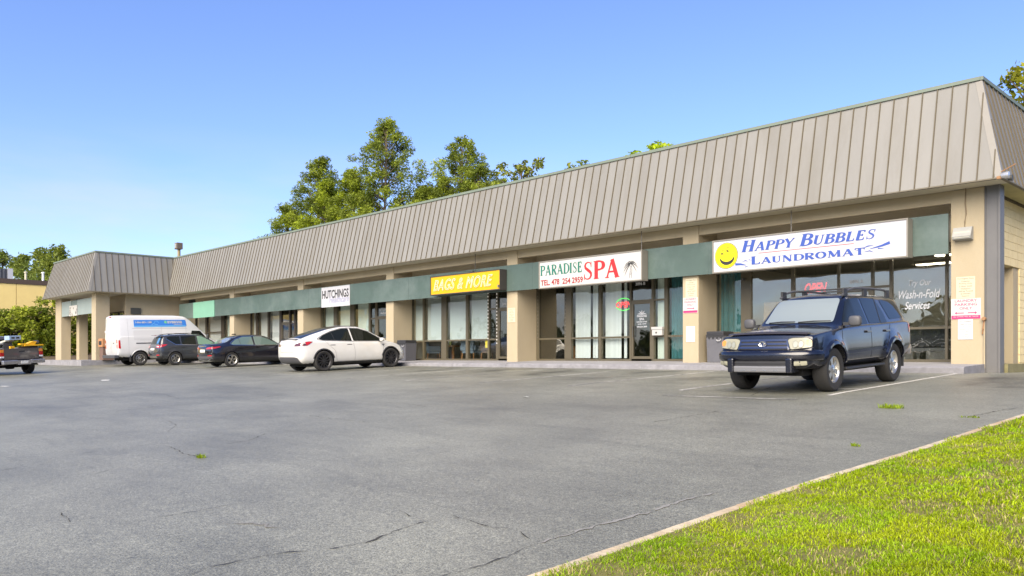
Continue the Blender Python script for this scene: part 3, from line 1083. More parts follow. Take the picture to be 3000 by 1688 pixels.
def cap(p, q, w, h, m, name='ridge_cap', n=1, out=(0, -1, 0)):
    """flashing in lengths along p-q"""
    p, q = Vector(p), Vector(q)
    d = (q - p).normalized(); o_ = Vector(out)
    u = d.cross(o_).normalized()
    if u.z < 0: u = -u
    for i in range(n):
        a = p + (q - p) * (i / n) + d * .004
        b = p + (q - p) * ((i + 1) / n) - d * .004
        mb = MB()
        base = [a - o_ * w, a + o_ * .06, b + o_ * .06, b - o_ * w]
        mb.v += [tuple(x - u * (h / 2)) for x in base] + [tuple(x + u * (h / 2)) for x in base]
        for f in ((3, 2, 1, 0), (4, 5, 6, 7), (0, 1, 5, 4), (1, 2, 6, 5), (2, 3, 7, 6), (3, 0, 4, 7)):
            mb.f.append(f); mb.m.append(0)
        recalc(mb.build(name, m, roof))


cap((XR_T, YT, ZT + .01), (WX_T + .05, YT, ZT + .01), .25, .085, M_CAP, n=14)
cap((WX_T, WY_T, ZT + .01), (WL_T, WY_T, ZT + .01), .25, .085, M_CAP, n=3)
cap((WX_T, YT - .02, ZT + .01), (WX_T, WY_T - .05, ZT + .01), .25, .085, M_CAP, n=1, out=(1, 0, 0))
cap((XR_T, YT - .04, ZT + .012), (XR_T, 39, ZT + .012), .25, .085, M_CAP, n=4, out=(1, 0, 0))


def hip(e, t_, m=M_TRIM):
    e, t_ = Vector(e), Vector(t_)
    mb = MB()
    d = (t_ - e)
    off = Vector((.03, -.03, 0))
    t2 = t_ - d.normalized() * .06
    for wv, lift in ((Vector((-.12, 0, 0)), Vector((0, -.022, 0))), (Vector((0, .12, 0)), Vector((.022, 0, 0)))):
        mb.face([e + off, e + wv + lift, t2 + wv + lift, t2 + off])
    mb.build('hip_cap', m, roof)


hip((XR_E, YE, ZE), (XR_T, YT, ZT)); hip((WX_E, WY_E, ZE), (WX_T, WY_T, ZT))
# drip edge under the pans
for a, b in ((WX_E, XR_E), (WL_E, WX_E)):
    y = YE if b == XR_E else WY_E
    roof_e = bpart('drip_edge', MB().box(a - .02, b + .02, y - .035, y + .05, ZE - .012, ZE + .018), mat('drip_edge', (.14, .12, .085), .6), roof)
bpart('drip_edge', MB().box(XR_E - .05, XR_E + .035, YE + .06, 30, ZE - .012, ZE + .018), MATS['drip_edge'], roof)
bpart('drip_edge', MB().box(WX_E - .05, WX_E + .035, WY_E + .06, YE - .04, ZE - .012, ZE + .018), MATS['drip_edge'], roof)
bpart('soffit', MB().box(-5.95, XR_E - .05, YF + .04, 30, ZE, ZE + .03), mat('side_soffit', (.45, .40, .2), .9, var=.15, vscale=2))
bpart('gutter_rail', MB().box(-5.95, -5.9, 21.4, 30, ZE - .06, ZE - .002), mat('old_wood', (.09, .07, .04), .9))

# ---------------------------------------------------------------- wing
bpart('pillar', MB().box(-61.75, -60.45, 16.2, 16.8, .9, ZE - .01, bev=.012), M_CREAM)
bpart('pillar', MB().box(-54.1, -53.3, 16.2, 17.0, .9, ZE - .01, bev=.012), M_CREAM)
bpart('pillar', MB().box(-60.3, -59.7, 17.1, 17.65, .9, ZE - .01, bev=.012), M_CREAM)
bpart('side_wall', MB().box(-53.75, -53.5, 18.0, 22.0, .9, ZE - .01), M_CREAM)
bpart('side_wall', MB().box(-59.0, -53.75, 18.0, 18.2, 4.3, ZE - .01), M_CREAM)
bpart('side_wall', MB().box(-62, -59.0, 22, 22.2, .9, ZE - .01), M_CREAM)
bpart('soffit', MB().box(WL_E + .03, WX_E - .03, WY_E + .03, 22.2, ZE, ZE + .03), M_SOFF)
wb = bpart('sign_band', MB().box(-60.45, -54.1, 16.3, 16.33, 4.1, 5.08), M_STEELD)
for a, b, m in ((-60.45, -58.4, M_GREYGREEN), (-58.4, -57.1, mat('grey_green_recess', (.15, .19, .18), .7)), (-57.1, -54.1, M_GREYGREEN)):
    bpart('band_board', MB().box(a + .003, b - .003, 16.24 + (.03 if m is not M_GREYGREEN else 0), 16.30, 4.1, 5.08), m, wb)
wsf = bpart('storefront', MB().box(-59, -53.75, 18.0, 18.1, 1.2, 1.3).box(-59, -53.75, 18.0, 18.1, 4.2, 4.3), M_FRAMED)
for x in (-58.95, -57.6, -56.2, -54.9, -53.8):
    bpart('mullion', MB().box(x - .04, x + .04, 18.0, 18.1, 1.3, 4.2), M_FRAMED, wsf)
for a, b in ((-58.91, -57.64), (-57.56, -56.24), (-56.16, -54.94), (-54.86, -53.84)):
    bpart('pane', MB().box(a, b, 18.045, 18.055, 2.2, 4.2), G_DARK, wsf)
    bpart('pane', MB().box(a, b, 18.045, 18.055, 1.3, 2.12), G_DARK, wsf)
    bpart('mullion', MB().box(a, b, 18.0, 18.1, 2.12, 2.2), M_FRAMED, wsf)
bpart('wall_vent', MB().box(-53.5, -53.42, 18.3, 18.9, 4.1, 4.5), M_STEELD)

# ---------------------------------------------------------------- shop fronts
def bay(x0, x1, cells, frame=M_FRAME, glass=G_CLEAR):
    """cells: (xa, xb, rails, kind); the gaps between cells become mullions"""
    sf = bpart('storefront', MB().box(x0, x1, YS_ - .02, YS_ + .09, ZW - .02, ZW + .07).box(x0, x1, YS_ - .02, YS_ + .09, ZG - .03, ZG + .05), frame)
    edges = [x0] + [v for c in cells for v in (c[0], c[1])] + [x1]
    for i in range(0, len(edges), 2):
        a, b = edges[i], edges[i + 1]
        if b - a > .015:
            bpart('mullion', MB().box(a, b, YS_ - .03, YS_ + .1, ZW + .07, ZG - .03), frame, sf)
    for c in cells:
        a, b, rails, kind = c[:4]
        g = c[4] if len(c) > 4 else (G_SOFT if kind in ('pale', 'teal', 'shade') else glass)
        if kind == 'door':
            continue
        zs = [ZW + .07] + [v for r in rails for v in (r - .03, r + .03)] + [ZG - .03]
        for r in rails:
            bpart('mullion', MB().box(a, b, YS_ - .015, YS_ + .085, r - .03, r + .03), frame, sf)
        for i in range(0, len(zs), 2):
            bpart('pane', MB().box(a + .001, b - .001, YS_ + .025, YS_ + .035, zs[i], zs[i + 1]), g, sf)
        if kind in ('blind', 'pale', 'teal', 'dark', 'shade'):
            lo = c[5] if len(c) > 5 else ZW + .08
            mb = MB()
            if kind == 'blind':
                z = lo
                while z < ZG - .05:
                    mb.face([(a + .01, YS_ + .16, z), (b - .01, YS_ + .16, z), (b - .01, YS_ + .185, z + .045), (a + .01, YS_ + .185, z + .045)])
                    z += .046
                mb.box(a + .01, b - .01, YS_ + .15, YS_ + .2, lo - .03, lo - .005)
            else:
                n = max(4, int((b - a) / .05)); amp = {'pale': .012, 'teal': .03, 'dark': .0, 'shade': .004}[kind]
                px = [(a + (b - a) * i / n, YS_ + .2 + amp * math.sin(i * 1.9) + rnd.uniform(-amp, amp) * .4) for i in range(n + 1)]
                for p, q in zip(px[:-1], px[1:]):
                    mb.face([(p[0], p[1], lo), (q[0], q[1], lo), (q[0], q[1], ZG), (p[0], p[1], ZG)])
            bpart('window_blind', mb, {'blind': M_BLIND, 'pale': M_PALEC, 'teal': M_TEAL, 'dark': M_INTD, 'shade': mat('grey_shade', (.46, .47, .46), .9)}[kind], sf)
        if kind == 'vert':
            vb = bpart('window_blind', MB().box(a, b, YS_ + .14, YS_ + .2, ZG - .1, ZG - .04), M_VBLIND, sf)
            x = a + .02
            lean = c[5]
            while x < b - .04:
                w = .108
                t_ = (x - a) / (b - a)
                th = rad(lean(t_) + rnd.uniform(-4, 4))
                x1_, y1_ = x + w * math.cos(th), YS_ + .2 + w * math.sin(th)
                bpart('slat', MB().face([(x, YS_ + .2, ZW + .1), (min(x1_, b - .01), y1_, ZW + .1), (min(x1_, b - .01), y1_, ZG - .1), (x, YS_ + .2, ZG - .1)]), M_VBLIND, sf)
                x += .118
    return sf


def shop_door(a, b, head, frame=M_FRAME, glass=G_DARK, handle='l', transom=True, mid=None):
    y0, y1 = YS_ - .02, YS_ + .06
    s = .07
    mb = MB().box(a, a + s, y0, y1, ZW, head).box(b - s, b, y0, y1, ZW, head).box(a + s, b - s, y0, y1, head - s, head).box(a + s, b - s, y0, y1, ZW, ZW + .16)
    if mid:
        mb.box(a + s, b - s, y0, y1, mid - .04, mid + .04)
    d = bpart('door', mb, frame)
    zs = [ZW + .16, head - s] if not mid else [ZW + .16, mid - .04, mid + .04, head - s]
    for i in range(0, len(zs), 2):
        bpart('door_pane', MB().box(a + s, b - s, YS_ + .015, YS_ + .025, zs[i], zs[i + 1]), glass, d)
    hx = a + .09 if handle == 'l' else b - .09
    bpart('handle', MB().tube([(hx, y0 - .05, 2.05), (hx, y0 - .05, 2.42)], .014).box(hx - .012, hx + .012, y0 - .05, y0, 2.07, 2.1).box(hx - .012, hx + .012, y0 - .05, y0, 2.37, 2.4), M_STEELD, d)
    if transom:
        bpart('mullion', MB().box(a, b, y0, y1, head + .003, head + .07), frame, d)
        bpart('transom_pane', MB().box(a, b, YS_ + .015, YS_ + .025, head + .07, ZG - .03), glass, d)
    return d


PX = [-5.9, -13.61, -21.39, -29.15, -36.9, -44.72, -52.5]
bay1 = bay(-13.61, -6.61, [(-13.59, -12.77, [2.1], 'teal'), (-12.44, -11.17, [], 'none'), (-11.08, -9.82, [], 'none'), (-9.77, -8.9, [], 'door'), (-8.84, -8.42, [3.24], 'none'), (-8.35, -7.06, [2.11], 'none'), (-7.0, -6.63, [2.11], 'none')])
door1 = shop_door(-9.77, -8.9, 3.2, handle='r', glass=G_CLEAR)
bay2 = bay(-21.95 + .56, -14.17, [(-21.25, -19.95, [2.05], 'none', G_DARK), (-19.63, -18.34, [2.05], 'vert', G_SOFT, lambda t: 8 if t < .52 else (-48 if int(t * 11) % 3 == 0 else 6)), (-18.23, -16.98, [2.05], 'vert', G_SOFT, lambda t: 8 if t < .3 or t > .93 else (-48 if int(t * 12) % 3 == 0 else 6)), (-16.9, -16.07, [], 'door'), (-15.98, -15.56, [2.05, 3.26], 'pale'), (-15.43, -14.2, [2.05], 'teal')])
door2 = shop_door(-16.9, -16.07, 3.22, transom=True, handle='l')
bpart('transom_panel', MB().box(-16.88, -16.09, YS_ + .03, YS_ + .05, 3.3, ZG - .03), mat('dark_brown_panel', (.03, .02, .018), .4), door2)
bay3 = bay(-29.15, -21.95, [(-29.13, -28.37, [2.08], 'blind', G_SOFT, 2.12), (-28.27, -27.07, [2.08], 'blind', G_SOFT, 2.12), (-26.74, -25.47, [2.08], 'blind', G_SOFT, 2.12), (-25.34, -24.13, [2.08], 'blind', G_SOFT, 2.12), (-24.04, -23.63, [2.08, 3.3], 'none', G_DARK), (-23.5, -22.6, [], 'door'), (-22.5, -21.97, [2.08], 'none', G_DARK)])
door3 = shop_door(-23.5, -22.6, 3.26, handle='l')
bay4 = bay(-36.9, -29.71, [(-36.77, -35.66, [], 'pale'), (-35.37, -34.15, [], 'pale'), (-33.8, -32.56, [], 'pale'), (-32.41, -32.02, [3.2], 'none', G_DARK), (-31.85, -30.9, [], 'door'), (-30.8, -29.75, [2.05], 'none', G_DARK)])
door4 = shop_door(-31.85, -30.9, 3.22, handle='l')
bay5 = bay(-44.72, -37.46, [(-44.7, -44.04, [], 'shade'), (-43.84, -42.63, [], 'shade'), (-42.49, -41.26, [], 'shade'), (-41.01, -40.17, [], 'door'), (-40.05, -39.66, [3.2], 'none', G_DARK), (-39.5, -37.5, [2.05], 'pale')], frame=M_FRAMED)
door5 = shop_door(-41.01, -40.17, 3.22, handle='l', frame=M_FRAME)
bay6 = bay(-52.5, -45.28, [(-52.4, -50.96, [], 'shade'), (-50.7, -48.64, [2.95], 'shade'), (-48.22, -45.3, [2.05], 'pale')], frame=M_FRAMED)

# rooms behind the glass
for i in range(6):
    a, b = PX[i + 1] - .25, PX[i] - .3
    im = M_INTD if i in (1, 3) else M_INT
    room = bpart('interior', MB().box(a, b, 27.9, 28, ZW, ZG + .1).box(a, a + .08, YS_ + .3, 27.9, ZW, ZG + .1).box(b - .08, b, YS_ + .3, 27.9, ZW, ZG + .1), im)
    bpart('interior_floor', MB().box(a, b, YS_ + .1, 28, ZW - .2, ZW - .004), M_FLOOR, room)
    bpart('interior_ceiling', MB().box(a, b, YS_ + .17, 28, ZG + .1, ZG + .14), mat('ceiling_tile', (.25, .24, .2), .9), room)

# ---------------------------------------------------------------- signs
M_WHITE = mat('sign_white', (.46, .46, .48), .35, var=.02, vscale=2)
M_WHITE2 = mat('sign_white_warm', (.47, .46, .44), .4, var=.03, vscale=2)
M_ALU = mat('sign_frame', (.20, .185, .155), .45, var=.1, vscale=3)
M_BLUE = mat('sign_blue', (.03, .075, .32), .5)
M_RED = mat('sign_red', (.52, .02, .022), .5)
M_DRED = mat('sign_dark_red', (.30, .018, .018), .5)
M_DGREEN = mat('sign_green', (.015, .14, .10), .5)
M_YEL = mat('sign_yellow', (.62, .345, .005), .4, var=.03, vscale=1)
M_SMILE = mat('smiley_yellow', (.70, .62, .008), .5)
M_INK = mat('ink', (.02, .02, .02), .6)
M_GREYL = mat('bubble_grey', (.45, .47, .52), .5)


def lightbox(name, x0, x1, z0, z1, y, face_m, label, frame=M_ALU, d=.3, bord=.035):
    t = thing(name, ((x0 + x1) / 2, y + d / 2, z0), label, 'sign')
    b = .03
    mb = MB().box(x0, x1, y, y + d, z0, z0 + bord).box(x0, x1, y, y + d, z1 - bord, z1).box(x0, x0 + bord, y, y + d, z0 + bord, z1 - bord).box(x1 - bord, x1, y, y + d, z0 + bord, z1 - bord).box(x0 + bord, x1 - bord, y + d - .02, y + d - .004, z0 + bord, z1 - bord)
    mb.build('sign_frame', frame, t)
    MB().box(x0 + bord, x1 - bord, y + .02, y + .04, z0 + bord, z1 - bord).build('sign_face', face_m, t)
    return t


def flat(mb_pts, t, name, m):
    return mb_pts.build(name, m, t)


def disc(mb, cx, y, cz, r, rx=1., n=28, mi=0):
    mb.face([(cx + r * rx * math.cos(2 * math.pi * i / n), y, cz + r * math.sin(2 * math.pi * i / n)) for i in range(n)], mi)


def line(mb, pts, w, y, mi=0):
    mb.ribbon([(p[0], y, p[1]) for p in pts], w, nrm=(0, -1, 0), mi=mi)


# --- laundromat
hb = lightbox('laundromat_sign', -12.86, -7.43, 3.79, 4.74, 20.56, M_WHITE, 'wide white light box sign in blue serif capitals with yellow smiling face', d=.31)
yy = 20.56 + .018
place_text(serif_text('HAPPY BUBBLES', M_BLUE, big=(0, 6), slant=.22), 'lettering', -11.93, yy - .004, 4.315, hb, 3.73, .33)
place_text(serif_text('LAUNDROMAT', M_BLUE, big=(0,)), 'lettering', -11.63, yy - .004, 3.94, hb, 3.16, .235)
flat(MB().box(-11.4, -8.75, yy - .003, yy, 4.246, 4.258), hb, 'rule', M_RED)
mb = MB(); disc(mb, -12.41, yy, 4.27, .372, n=36); flat(mb, hb, 'smiley_outline', M_INK)
mb = MB(); disc(mb, -12.41, yy - .002, 4.27, .357, n=36); flat(mb, hb, 'smiley_face', M_SMILE)
mb = MB()
c0, c1 = -12.41, 4.27
line(mb, [(c0 + p, c1 + q) for p, q in arc(.02, -.02, .23, .2, 195, 350, 14)], [.02] + [.05 + .05 * math.sin(math.pi * i / 12) for i in range(13)] + [.02], yy - .004)
line(mb, arc(c0 - .12, c1 + .1, .05, .07, 0, 360, 14), .014, yy - .0044)
line(mb, arc(c0 + .05, c1 + .17, .05, .07, 0, 360, 14), .014, yy - .0048)
disc(mb, c0 - .13, yy - .0052, c1 + .075, .024); disc(mb, c0 + .045, yy - .0056, c1 + .14, .024)
line(mb, arc(c0 + .21, c1 + .03, .05, .04, 20, 160, 6), .012, yy - .006)
flat(mb, hb, 'smiley_features', M_INK)
mb = MB()
mb2 = mb
for (x, z, r) in ((-8.16, 4.555, .13), (-7.93, 4.46, .09), (-7.9, 4.62, .05), (-7.78, 4.57, .035), (-12.0, 4.44, .05), (-11.95, 4.62, .03), (-10.32, 4.28, .05), (-11.95, 4.24, .06)):
    mb = MB(); line(mb, arc(x, z, r, r, 0, 360, 20), .009, yy - .002); line(mb, arc(x, z, r * .7, r * .7, 120, 165, 4), .014, yy - .0026)
    flat(mb, hb, 'bubble', M_GREYL)
mb = MB()
for pts, w in (([(-8.35, 4.075), (-8.05, 4.13), (-7.86, 4.19)], [.01, .05, .075]), ([(-8.55, 4.1), (-8.4, 4.15), (-8.25, 4.16)], [.004, .03, .004]), ([(-8.5, 4.01), (-8.35, 4.03), (-8.25, 3.98)], [.004, .025, .004]), ([(-8.7, 4.05), (-8.6, 4.1)], [.004, .02]), ([(-8.15, 4.07), (-8.0, 4.05)], [.03, .004]),
               ([(-12.12, 4.0), (-11.95, 3.99), (-11.78, 3.95)], [.065, .05, .01]), ([(-11.9, 4.06), (-11.8, 4.08), (-11.72, 4.05)], [.004, .025, .004]), ([(-11.82, 3.9), (-11.7, 3.92)], [.02, .004]), ([(-11.7, 4.1), (-11.62, 4.07)], [.02, .004])):
    line(mb, pts, w, yy - .003 - .0004 * len(mb.f) / 2)
flat(mb, hb, 'splash', M_BLUE)
MB().tube([(-10.5, 20.7, 4.73), (-10.5, 20.7, ZE)], .012).build('hanger', M_STEEL, hb)
MB().box(-12.5, -12.4, 20.86, 20.9, 4.0, 4.5).box(-7.9, -7.8, 20.86, 20.9, 4.0, 4.5).build('bracket', M_STEELD, hb)

# --- spa
sp = lightbox('spa_sign', -19.87, -15.38, 3.77, 4.73, 20.56, M_WHITE2, 'white light box sign in green and red serif capitals with palm tree drawing', d=.31)
place_text(serif_text('PARADISE', M_DGREEN), 'lettering', -19.8, yy - .004, 4.2, sp, 1.93, .385)
place_text(serif_text('SPA', M_RED), 'lettering', -17.78, yy - .004, 3.92, sp, 1.5, .64)
place_text(text_mesh('TEL. 478  254 2959', .3, M_DRED, bold=.007), 'lettering', -19.78, yy - .004, 3.87, sp, 1.95, .2)
mb = MB(); pc = (-15.83, 4.33)
k = 0
for an in (10, 35, 60, 85, 110, 140, 165, 190, -15, 215):
    L_ = .3 if an > 0 else .24
    p = [(pc[0] + L_ * t * math.cos(rad(an)), pc[1] + L_ * t * math.sin(rad(an)) * .95 - .22 * t * t) for t in (0, .3, .6, .85, 1)]
    line(mb, p, [.006, .028, .024, .014, .003], yy - .002 - .0004 * k); k += 1
line(mb, [(pc[0] + .02, pc[1]), (pc[0] + .05, pc[1] - .2), (pc[0] + .02, pc[1] - .46)], [.012, .01, .014], yy - .0018)
line(mb, [(pc[0] - .03, pc[1]), (pc[0] - .02, pc[1] - .2), (pc[0] - .06, pc[1] - .46)], [.012, .01, .014], yy - .0014)
for q in (.12, .22, .32):
    line(mb, arc(pc[0], pc[1] - q, .03, .03, 0, 300, 8), .008, yy - .001 - q * .002)
flat(mb, sp, 'palm_drawing', M_INK)
MB().tube([(-15.5, 20.7, 4.72), (-15.5, 20.7, ZE)], .012).build('hanger', M_STEEL, sp)
MB().box(-19.5, -19.4, 20.86, 20.9, 4.0, 4.5).box(-15.9, -15.8, 20.86, 20.9, 4.0, 4.5).build('bracket', M_STEELD, sp)

# --- yellow sign
bg = lightbox('bag_shop_sign', -25.95, -21.82, 3.87, 4.63, 20.52, M_YEL, 'yellow light box sign with thin white slanted outline letters', frame=mat('sign_frame_dark', (.045, .04, .035), .5), d=.34, bord=.03)
place_text(text_mesh('BAGS & MORE', .5, mat('neon_glass', (.80, .78, .74), .35), shear=.35, outline=.0068, spacing=1.1), 'neon_lettering', -25.72, 20.52 - .012, 4.03, bg, 3.5, .44)
MB().tube([(-23.4, 20.7, 4.62), (-23.4, 20.7, ZE)], .012).box(-23.6, -23.45, 20.6, 20.7, 4.63, 4.7).build('hanger', M_STEELD, bg)
MB().tube([(-23.5, 20.6, 4.66), (-24.2, 20.62, 4.72), (-25.0, 20.7, 4.82), (-25.6, 20.75, 4.9)], .008, 5).build('cable', M_INK, bg)
MB().box(-21.9, -21.86, 20.46, 20.52, 3.95, 4.05).build('switch', M_ALU, bg)
MB().box(-25.5, -25.4, 20.85, 20.9, 4.0, 4.5).box(-22.4, -22.3, 20.85, 20.9, 4.0, 4.5).build('bracket', M_STEELD, bg)

# --- healthcare banner and mint board, fixed on the band
hu = thing('healthcare_sign', (-33.65, 20.87, 3.79), 'flat white sign with tall black capitals and grey handwriting below', 'sign')
MB().box(-34.9, -32.41, 20.855, 20.878, 3.79, 4.75).build('board', M_WHITE, hu)
place_text(text_mesh('HUTCHINGS', .4, M_INK, bold=.009), 'lettering', -34.82, 20.848, 4.2, hu, 2.34, .4)
place_text(text_mesh('Healthcare', .3, mat('grey_blue_ink', (.28, .29, .42), .6), shear=.4), 'lettering', -34.2, 20.846, 3.98, hu, 1.75, .3)
mi_ = MB().box(-50.05, -47.02, 20.85, 20.878, 3.8, 4.77).build('mint_board', M_MINT)
tag(mi_, 'blank mint green board fixed on the green band above the white van', 'sign')
ws = thing('wing_sign', (-57.8, 16.25, 4.1), 'small weathered black and white picture sign on the grey wing band', 'sign')
MB().box(-58.6, -57.0, 16.19, 16.235, 4.07, 4.74).build('board', M_WHITE2, ws)
mb = MB()
for k_ in range(26):
    px_ = rnd.choice((rnd.uniform(-58.55, -58.25), rnd.uniform(-57.35, -57.05), rnd.uniform(-58.5, -57.1)))
    pz_ = rnd.uniform(4.15, 4.66) if not -58.2 < px_ < -57.4 else rnd.choice((rnd.uniform(4.5, 4.62), rnd.uniform(4.12, 4.2)))
    line(mb, [(px_ + rnd.uniform(-.08, .08), pz_), (px_ + rnd.uniform(-.05, .05), pz_ + rnd.uniform(-.1, .1) * .6)], rnd.uniform(.05, .14), 16.186 - .0005 * k_)
po = flat(mb, ws, 'picture', mat('faded_print', (.16, .15, .13), .7))
po['kind'] = 'stuff'

# ---------------------------------------------------------------- notices on the pillars
M_CARD = mat('notice_cream', (.50, .46, .33), .7)
M_CARDW = mat('notice_white', (.52, .53, .54), .6)
M_PINKB = mat('notice_white_pink', (.58, .50, .45), .6)
M_PINK = mat('notice_pink', (.55, .03, .14), .6)
M_GREY = mat('notice_ink', (.16, .15, .12), .7)


def notice(name, x0, x1, z0, z1, m, label, y=None):
    y = YF if y is None else y
    t = thing(name, ((x0 + x1) / 2, y - .004, z0), label, 'notice')
    MB().box(x0, x1, y - .012, y - .001, z0, z1).build('board', m, t)
    return t


def text_lines(t, lines_, x0, x1, z0, z1, m, y, h=.6, fit=True):
    n = len(lines_); dz = (z1 - z0) / n
    mx = max(len(s) for s in lines_)
    for i, s in enumerate(lines_):
        w = (x1 - x0) * len(s) / mx
        xc = (x0 + x1) / 2
        place_text(text_mesh(s, .1, m, bold=.001), 'lettering', xc - w / 2, y, z1 - dz * (i + 1) + dz * .25, t, w, dz * h)


T1 = ['Northgate Plaza', 'Customer', 'Parking Only', '2 Hour Limit', 'Violators', 'will be Towed', 'at Owners', 'Expense']
yn = YF - .014
n1 = notice('parking_notice', -6.49, -6.08, 2.75, 3.26, M_CARD, 'cream parking notice above the double arrow laundry sign on the end pillar')
text_lines(n1, T1, -6.46, -6.11, 2.77, 3.24, M_GREY, yn)
n2 = notice('laundry_parking_sign', -6.6, -5.96, 2.26, 2.745, M_PINKB, 'pink and white laundry parking sign with arrows pointing both ways')
text_lines(n2, ['LAUNDRY', 'PARKING', 'ONLY'], -6.52, -6.04, 2.46, 2.73, M_PINK, yn, .7)
flat(MB().box(-6.59, -5.97, YF - .015, YF - .011, 2.265, 2.35), n2, 'stripe', M_PINK)
place_text(text_mesh('ALL OTHERS WILL BE TOWED', .05, M_PINKB), 'lettering', -6.55, YF - .0165, 2.305, n2, .54, .03)


def arrow(t, x0, x1, z, s, m, y):
    d = 1 if x1 > x0 else -1
    mb = MB()
    mb.face([(x0, y, z - s * .3), (x1 - d * s * 1.2, y, z - s * .3), (x1 - d * s * 1.2, y, z + s * .3), (x0, y, z + s * .3)])
    mb.face([(x1 - d * s * 1.2, y, z - s), (x1, y, z), (x1 - d * s * 1.2, y, z + s)])
    recalc(mb.build('arrow', m, t))


arrow(n2, -6.32, -6.52, 2.405, .036, M_PINK, yn); arrow(n2, -6.24, -6.04, 2.405, .036, M_PINK, yn)
n3 = notice('rules_notice', -6.45, -6.13, 1.78, 2.255, M_CARDW, 'white framed notice below the double arrow laundry sign')
text_lines(n3, ['NO LOITERING', 'rules of the', 'laundry room', 'please read', 'attendant', 'on duty', '742-0227'], -6.42, -6.16, 1.81, 2.23, M_GREY, yn, .5)
n4 = notice('parking_notice', -14.06, -13.66, 3.18, 3.74, M_CARD, 'cream parking notice above the single arrow laundry sign')
text_lines(n4, T1, -14.03, -13.69, 3.2, 3.72, M_GREY, yn)
n5 = notice('laundry_parking_sign', -14.15, -13.63, 2.7, 3.175, M_PINKB, 'pink and white laundry parking sign with one arrow pointing right')
text_lines(n5, ['LAUNDRY', 'PARKING', 'ONLY'], -14.1, -13.68, 2.9, 3.16, M_PINK, yn, .7)
arrow(n5, -14.02, -13.74, 2.84, .036, M_PINK, yn)
flat(MB().box(-14.14, -13.64, YF - .015, YF - .011, 2.71, 2.78), n5, 'stripe', M_PINK)
n6 = notice('rules_notice', -14.04, -13.73, 1.83, 2.3, M_CARDW, 'small white notice low on the pillar between the spa and laundromat')
text_lines(n6, ['NO LOITERING', 'laundry', 'customers', 'only please', 'thank you'], -14.01, -13.76, 1.86, 2.27, M_GREYL, yn, .5)
n7 = notice('parking_notice', -21.89, -21.49, 2.67, 3.2, M_CARD, 'cream parking notice on the pillar beside the bag shop door')
text_lines(n7, T1, -21.86, -21.52, 2.69, 3.18, M_GREY, yn)

# lettering on the glass
M_FILM = mat('white_film', (.60, .61, .62), .6)
wf = thing('window_lettering', (-7.7, YS_ + .02, 2.4), 'white script advertising wash and fold services on the laundromat window', 'lettering')
for s, x, z, w, h in (('Try Our', -7.95, 3.16, .55, .2), ('Wash-n-Fold', -8.2, 2.88, 1.02, .22), ('Services', -8.05, 2.6, .62, .2)):
    place_text(text_mesh(s, .3, M_FILM, shear=.3, bold=.004), 'lettering', x, YS_ + .02, z, wf, w, h)
wf2 = thing('window_lettering', (-16.5, YS_ + .01, 2.4), 'white spa name and hours on the glass spa door', 'lettering')
for s, z, w, h in (('PARADISE', 2.71, .4, .075), ('SPA', 2.6, .2, .085), ('BUSINESS HOURS', 2.53, .42, .04), ('9AM-10PM', 2.46, .36, .035), ('478 254 2959', 2.36, .42, .055)):
    place_text(text_mesh(s, .1, M_FILM, bold=.002), 'lettering', -16.49 - w / 2, YS_ + .01, z, wf2, w, h)
mb = MB()
for k, an in enumerate((20, 55, 90, 125, 160)):
    line(mb, [(-16.49 + .2 * t * math.cos(rad(an)), 2.8 + .2 * t * math.sin(rad(an)) - .05 * t * t) for t in (0, .5, 1)], [.01, .03, .004], YS_ + .01 - .0005 * k)
flat(mb, wf2, 'palm_drawing', M_FILM)
for (s, x, z, h, lab) in (('3096 A', -9.5, 3.37, .1, 'white house number above the laundromat door'), ('3096 B', -16.75, 3.78, .11, 'white house number on the brown panel above the spa door'), ('3096 C', -23.3, 3.42, .09, 'white house number above the bag shop door')):
    hn = thing('house_number', (x, YS_ + .0, z), lab, 'number')
    place_text(text_mesh(s, .12, M_FILM, bold=.003), 'lettering', x, YS_ + .004, z, hn, None, h)
hn = thing('window_lettering', (-31.4, YS_, 3.4), 'white healthcare lettering above the door behind the white electric car', 'lettering')
place_text(text_mesh('HUTCHINGS', .12, M_FILM, bold=.003), 'lettering', -31.7, YS_ + .004, 3.55, hn, .65, .1)
place_text(text_mesh('Healthcare', .12, M_FILM, bold=.003), 'lettering', -31.6, YS_ + .004, 3.4, hn, .5, .09)

# neon signs
M_NRED = mat('neon_red', (.5, .01, .01), .4, emit=(1, .02, .015), estr=.9)
M_NGRN = mat('neon_green', (.05, .7, .1), .4, emit=(.02, 1, .08), estr=.6)
o1 = thing('open_sign', (-17.3, YS_ + .1, 2.95), 'lit red open sign inside a green ring in the spa window', 'neon sign')
place_text(text_mesh('OPEN', .3, M_NRED, shear=.2, bold=.006), 'lettering', -17.66, YS_ + .095, 3.07, o1, .68, .2)
mb = MB()
mb.tube([(-17.32 + .34 * math.cos(t), YS_ + .1, 3.18 + .21 * math.sin(t)) for t in np.linspace(.35, 2.8, 16)], .013, 6)
mb.tube([(-17.32 + .34 * math.cos(t), YS_ + .1, 3.18 + .21 * math.sin(t)) for t in np.linspace(-.35, -2.8, 16)], .013, 6)
mb.build('ring', M_NGRN, o1)
MB().tube([(-17.3, YS_ + .1, 3.39), (-17.3, YS_ + .1, 4.2)], .004, 5).build('hanger', M_STEELD, o1)
o2 = thing('open_sign', (-10.45, YS_ + .1, 3.1), 'thin red slanted neon open sign in the laundromat window', 'neon sign')
place_text(text_mesh('OPEN', .3, mat('neon_red_thin', (.8, .08, .06), .4, emit=(1, .04, .03), estr=.8), shear=.3, outline=.008), 'lettering', -10.82, YS_ + .1, 3.17, o2, .66, .3)
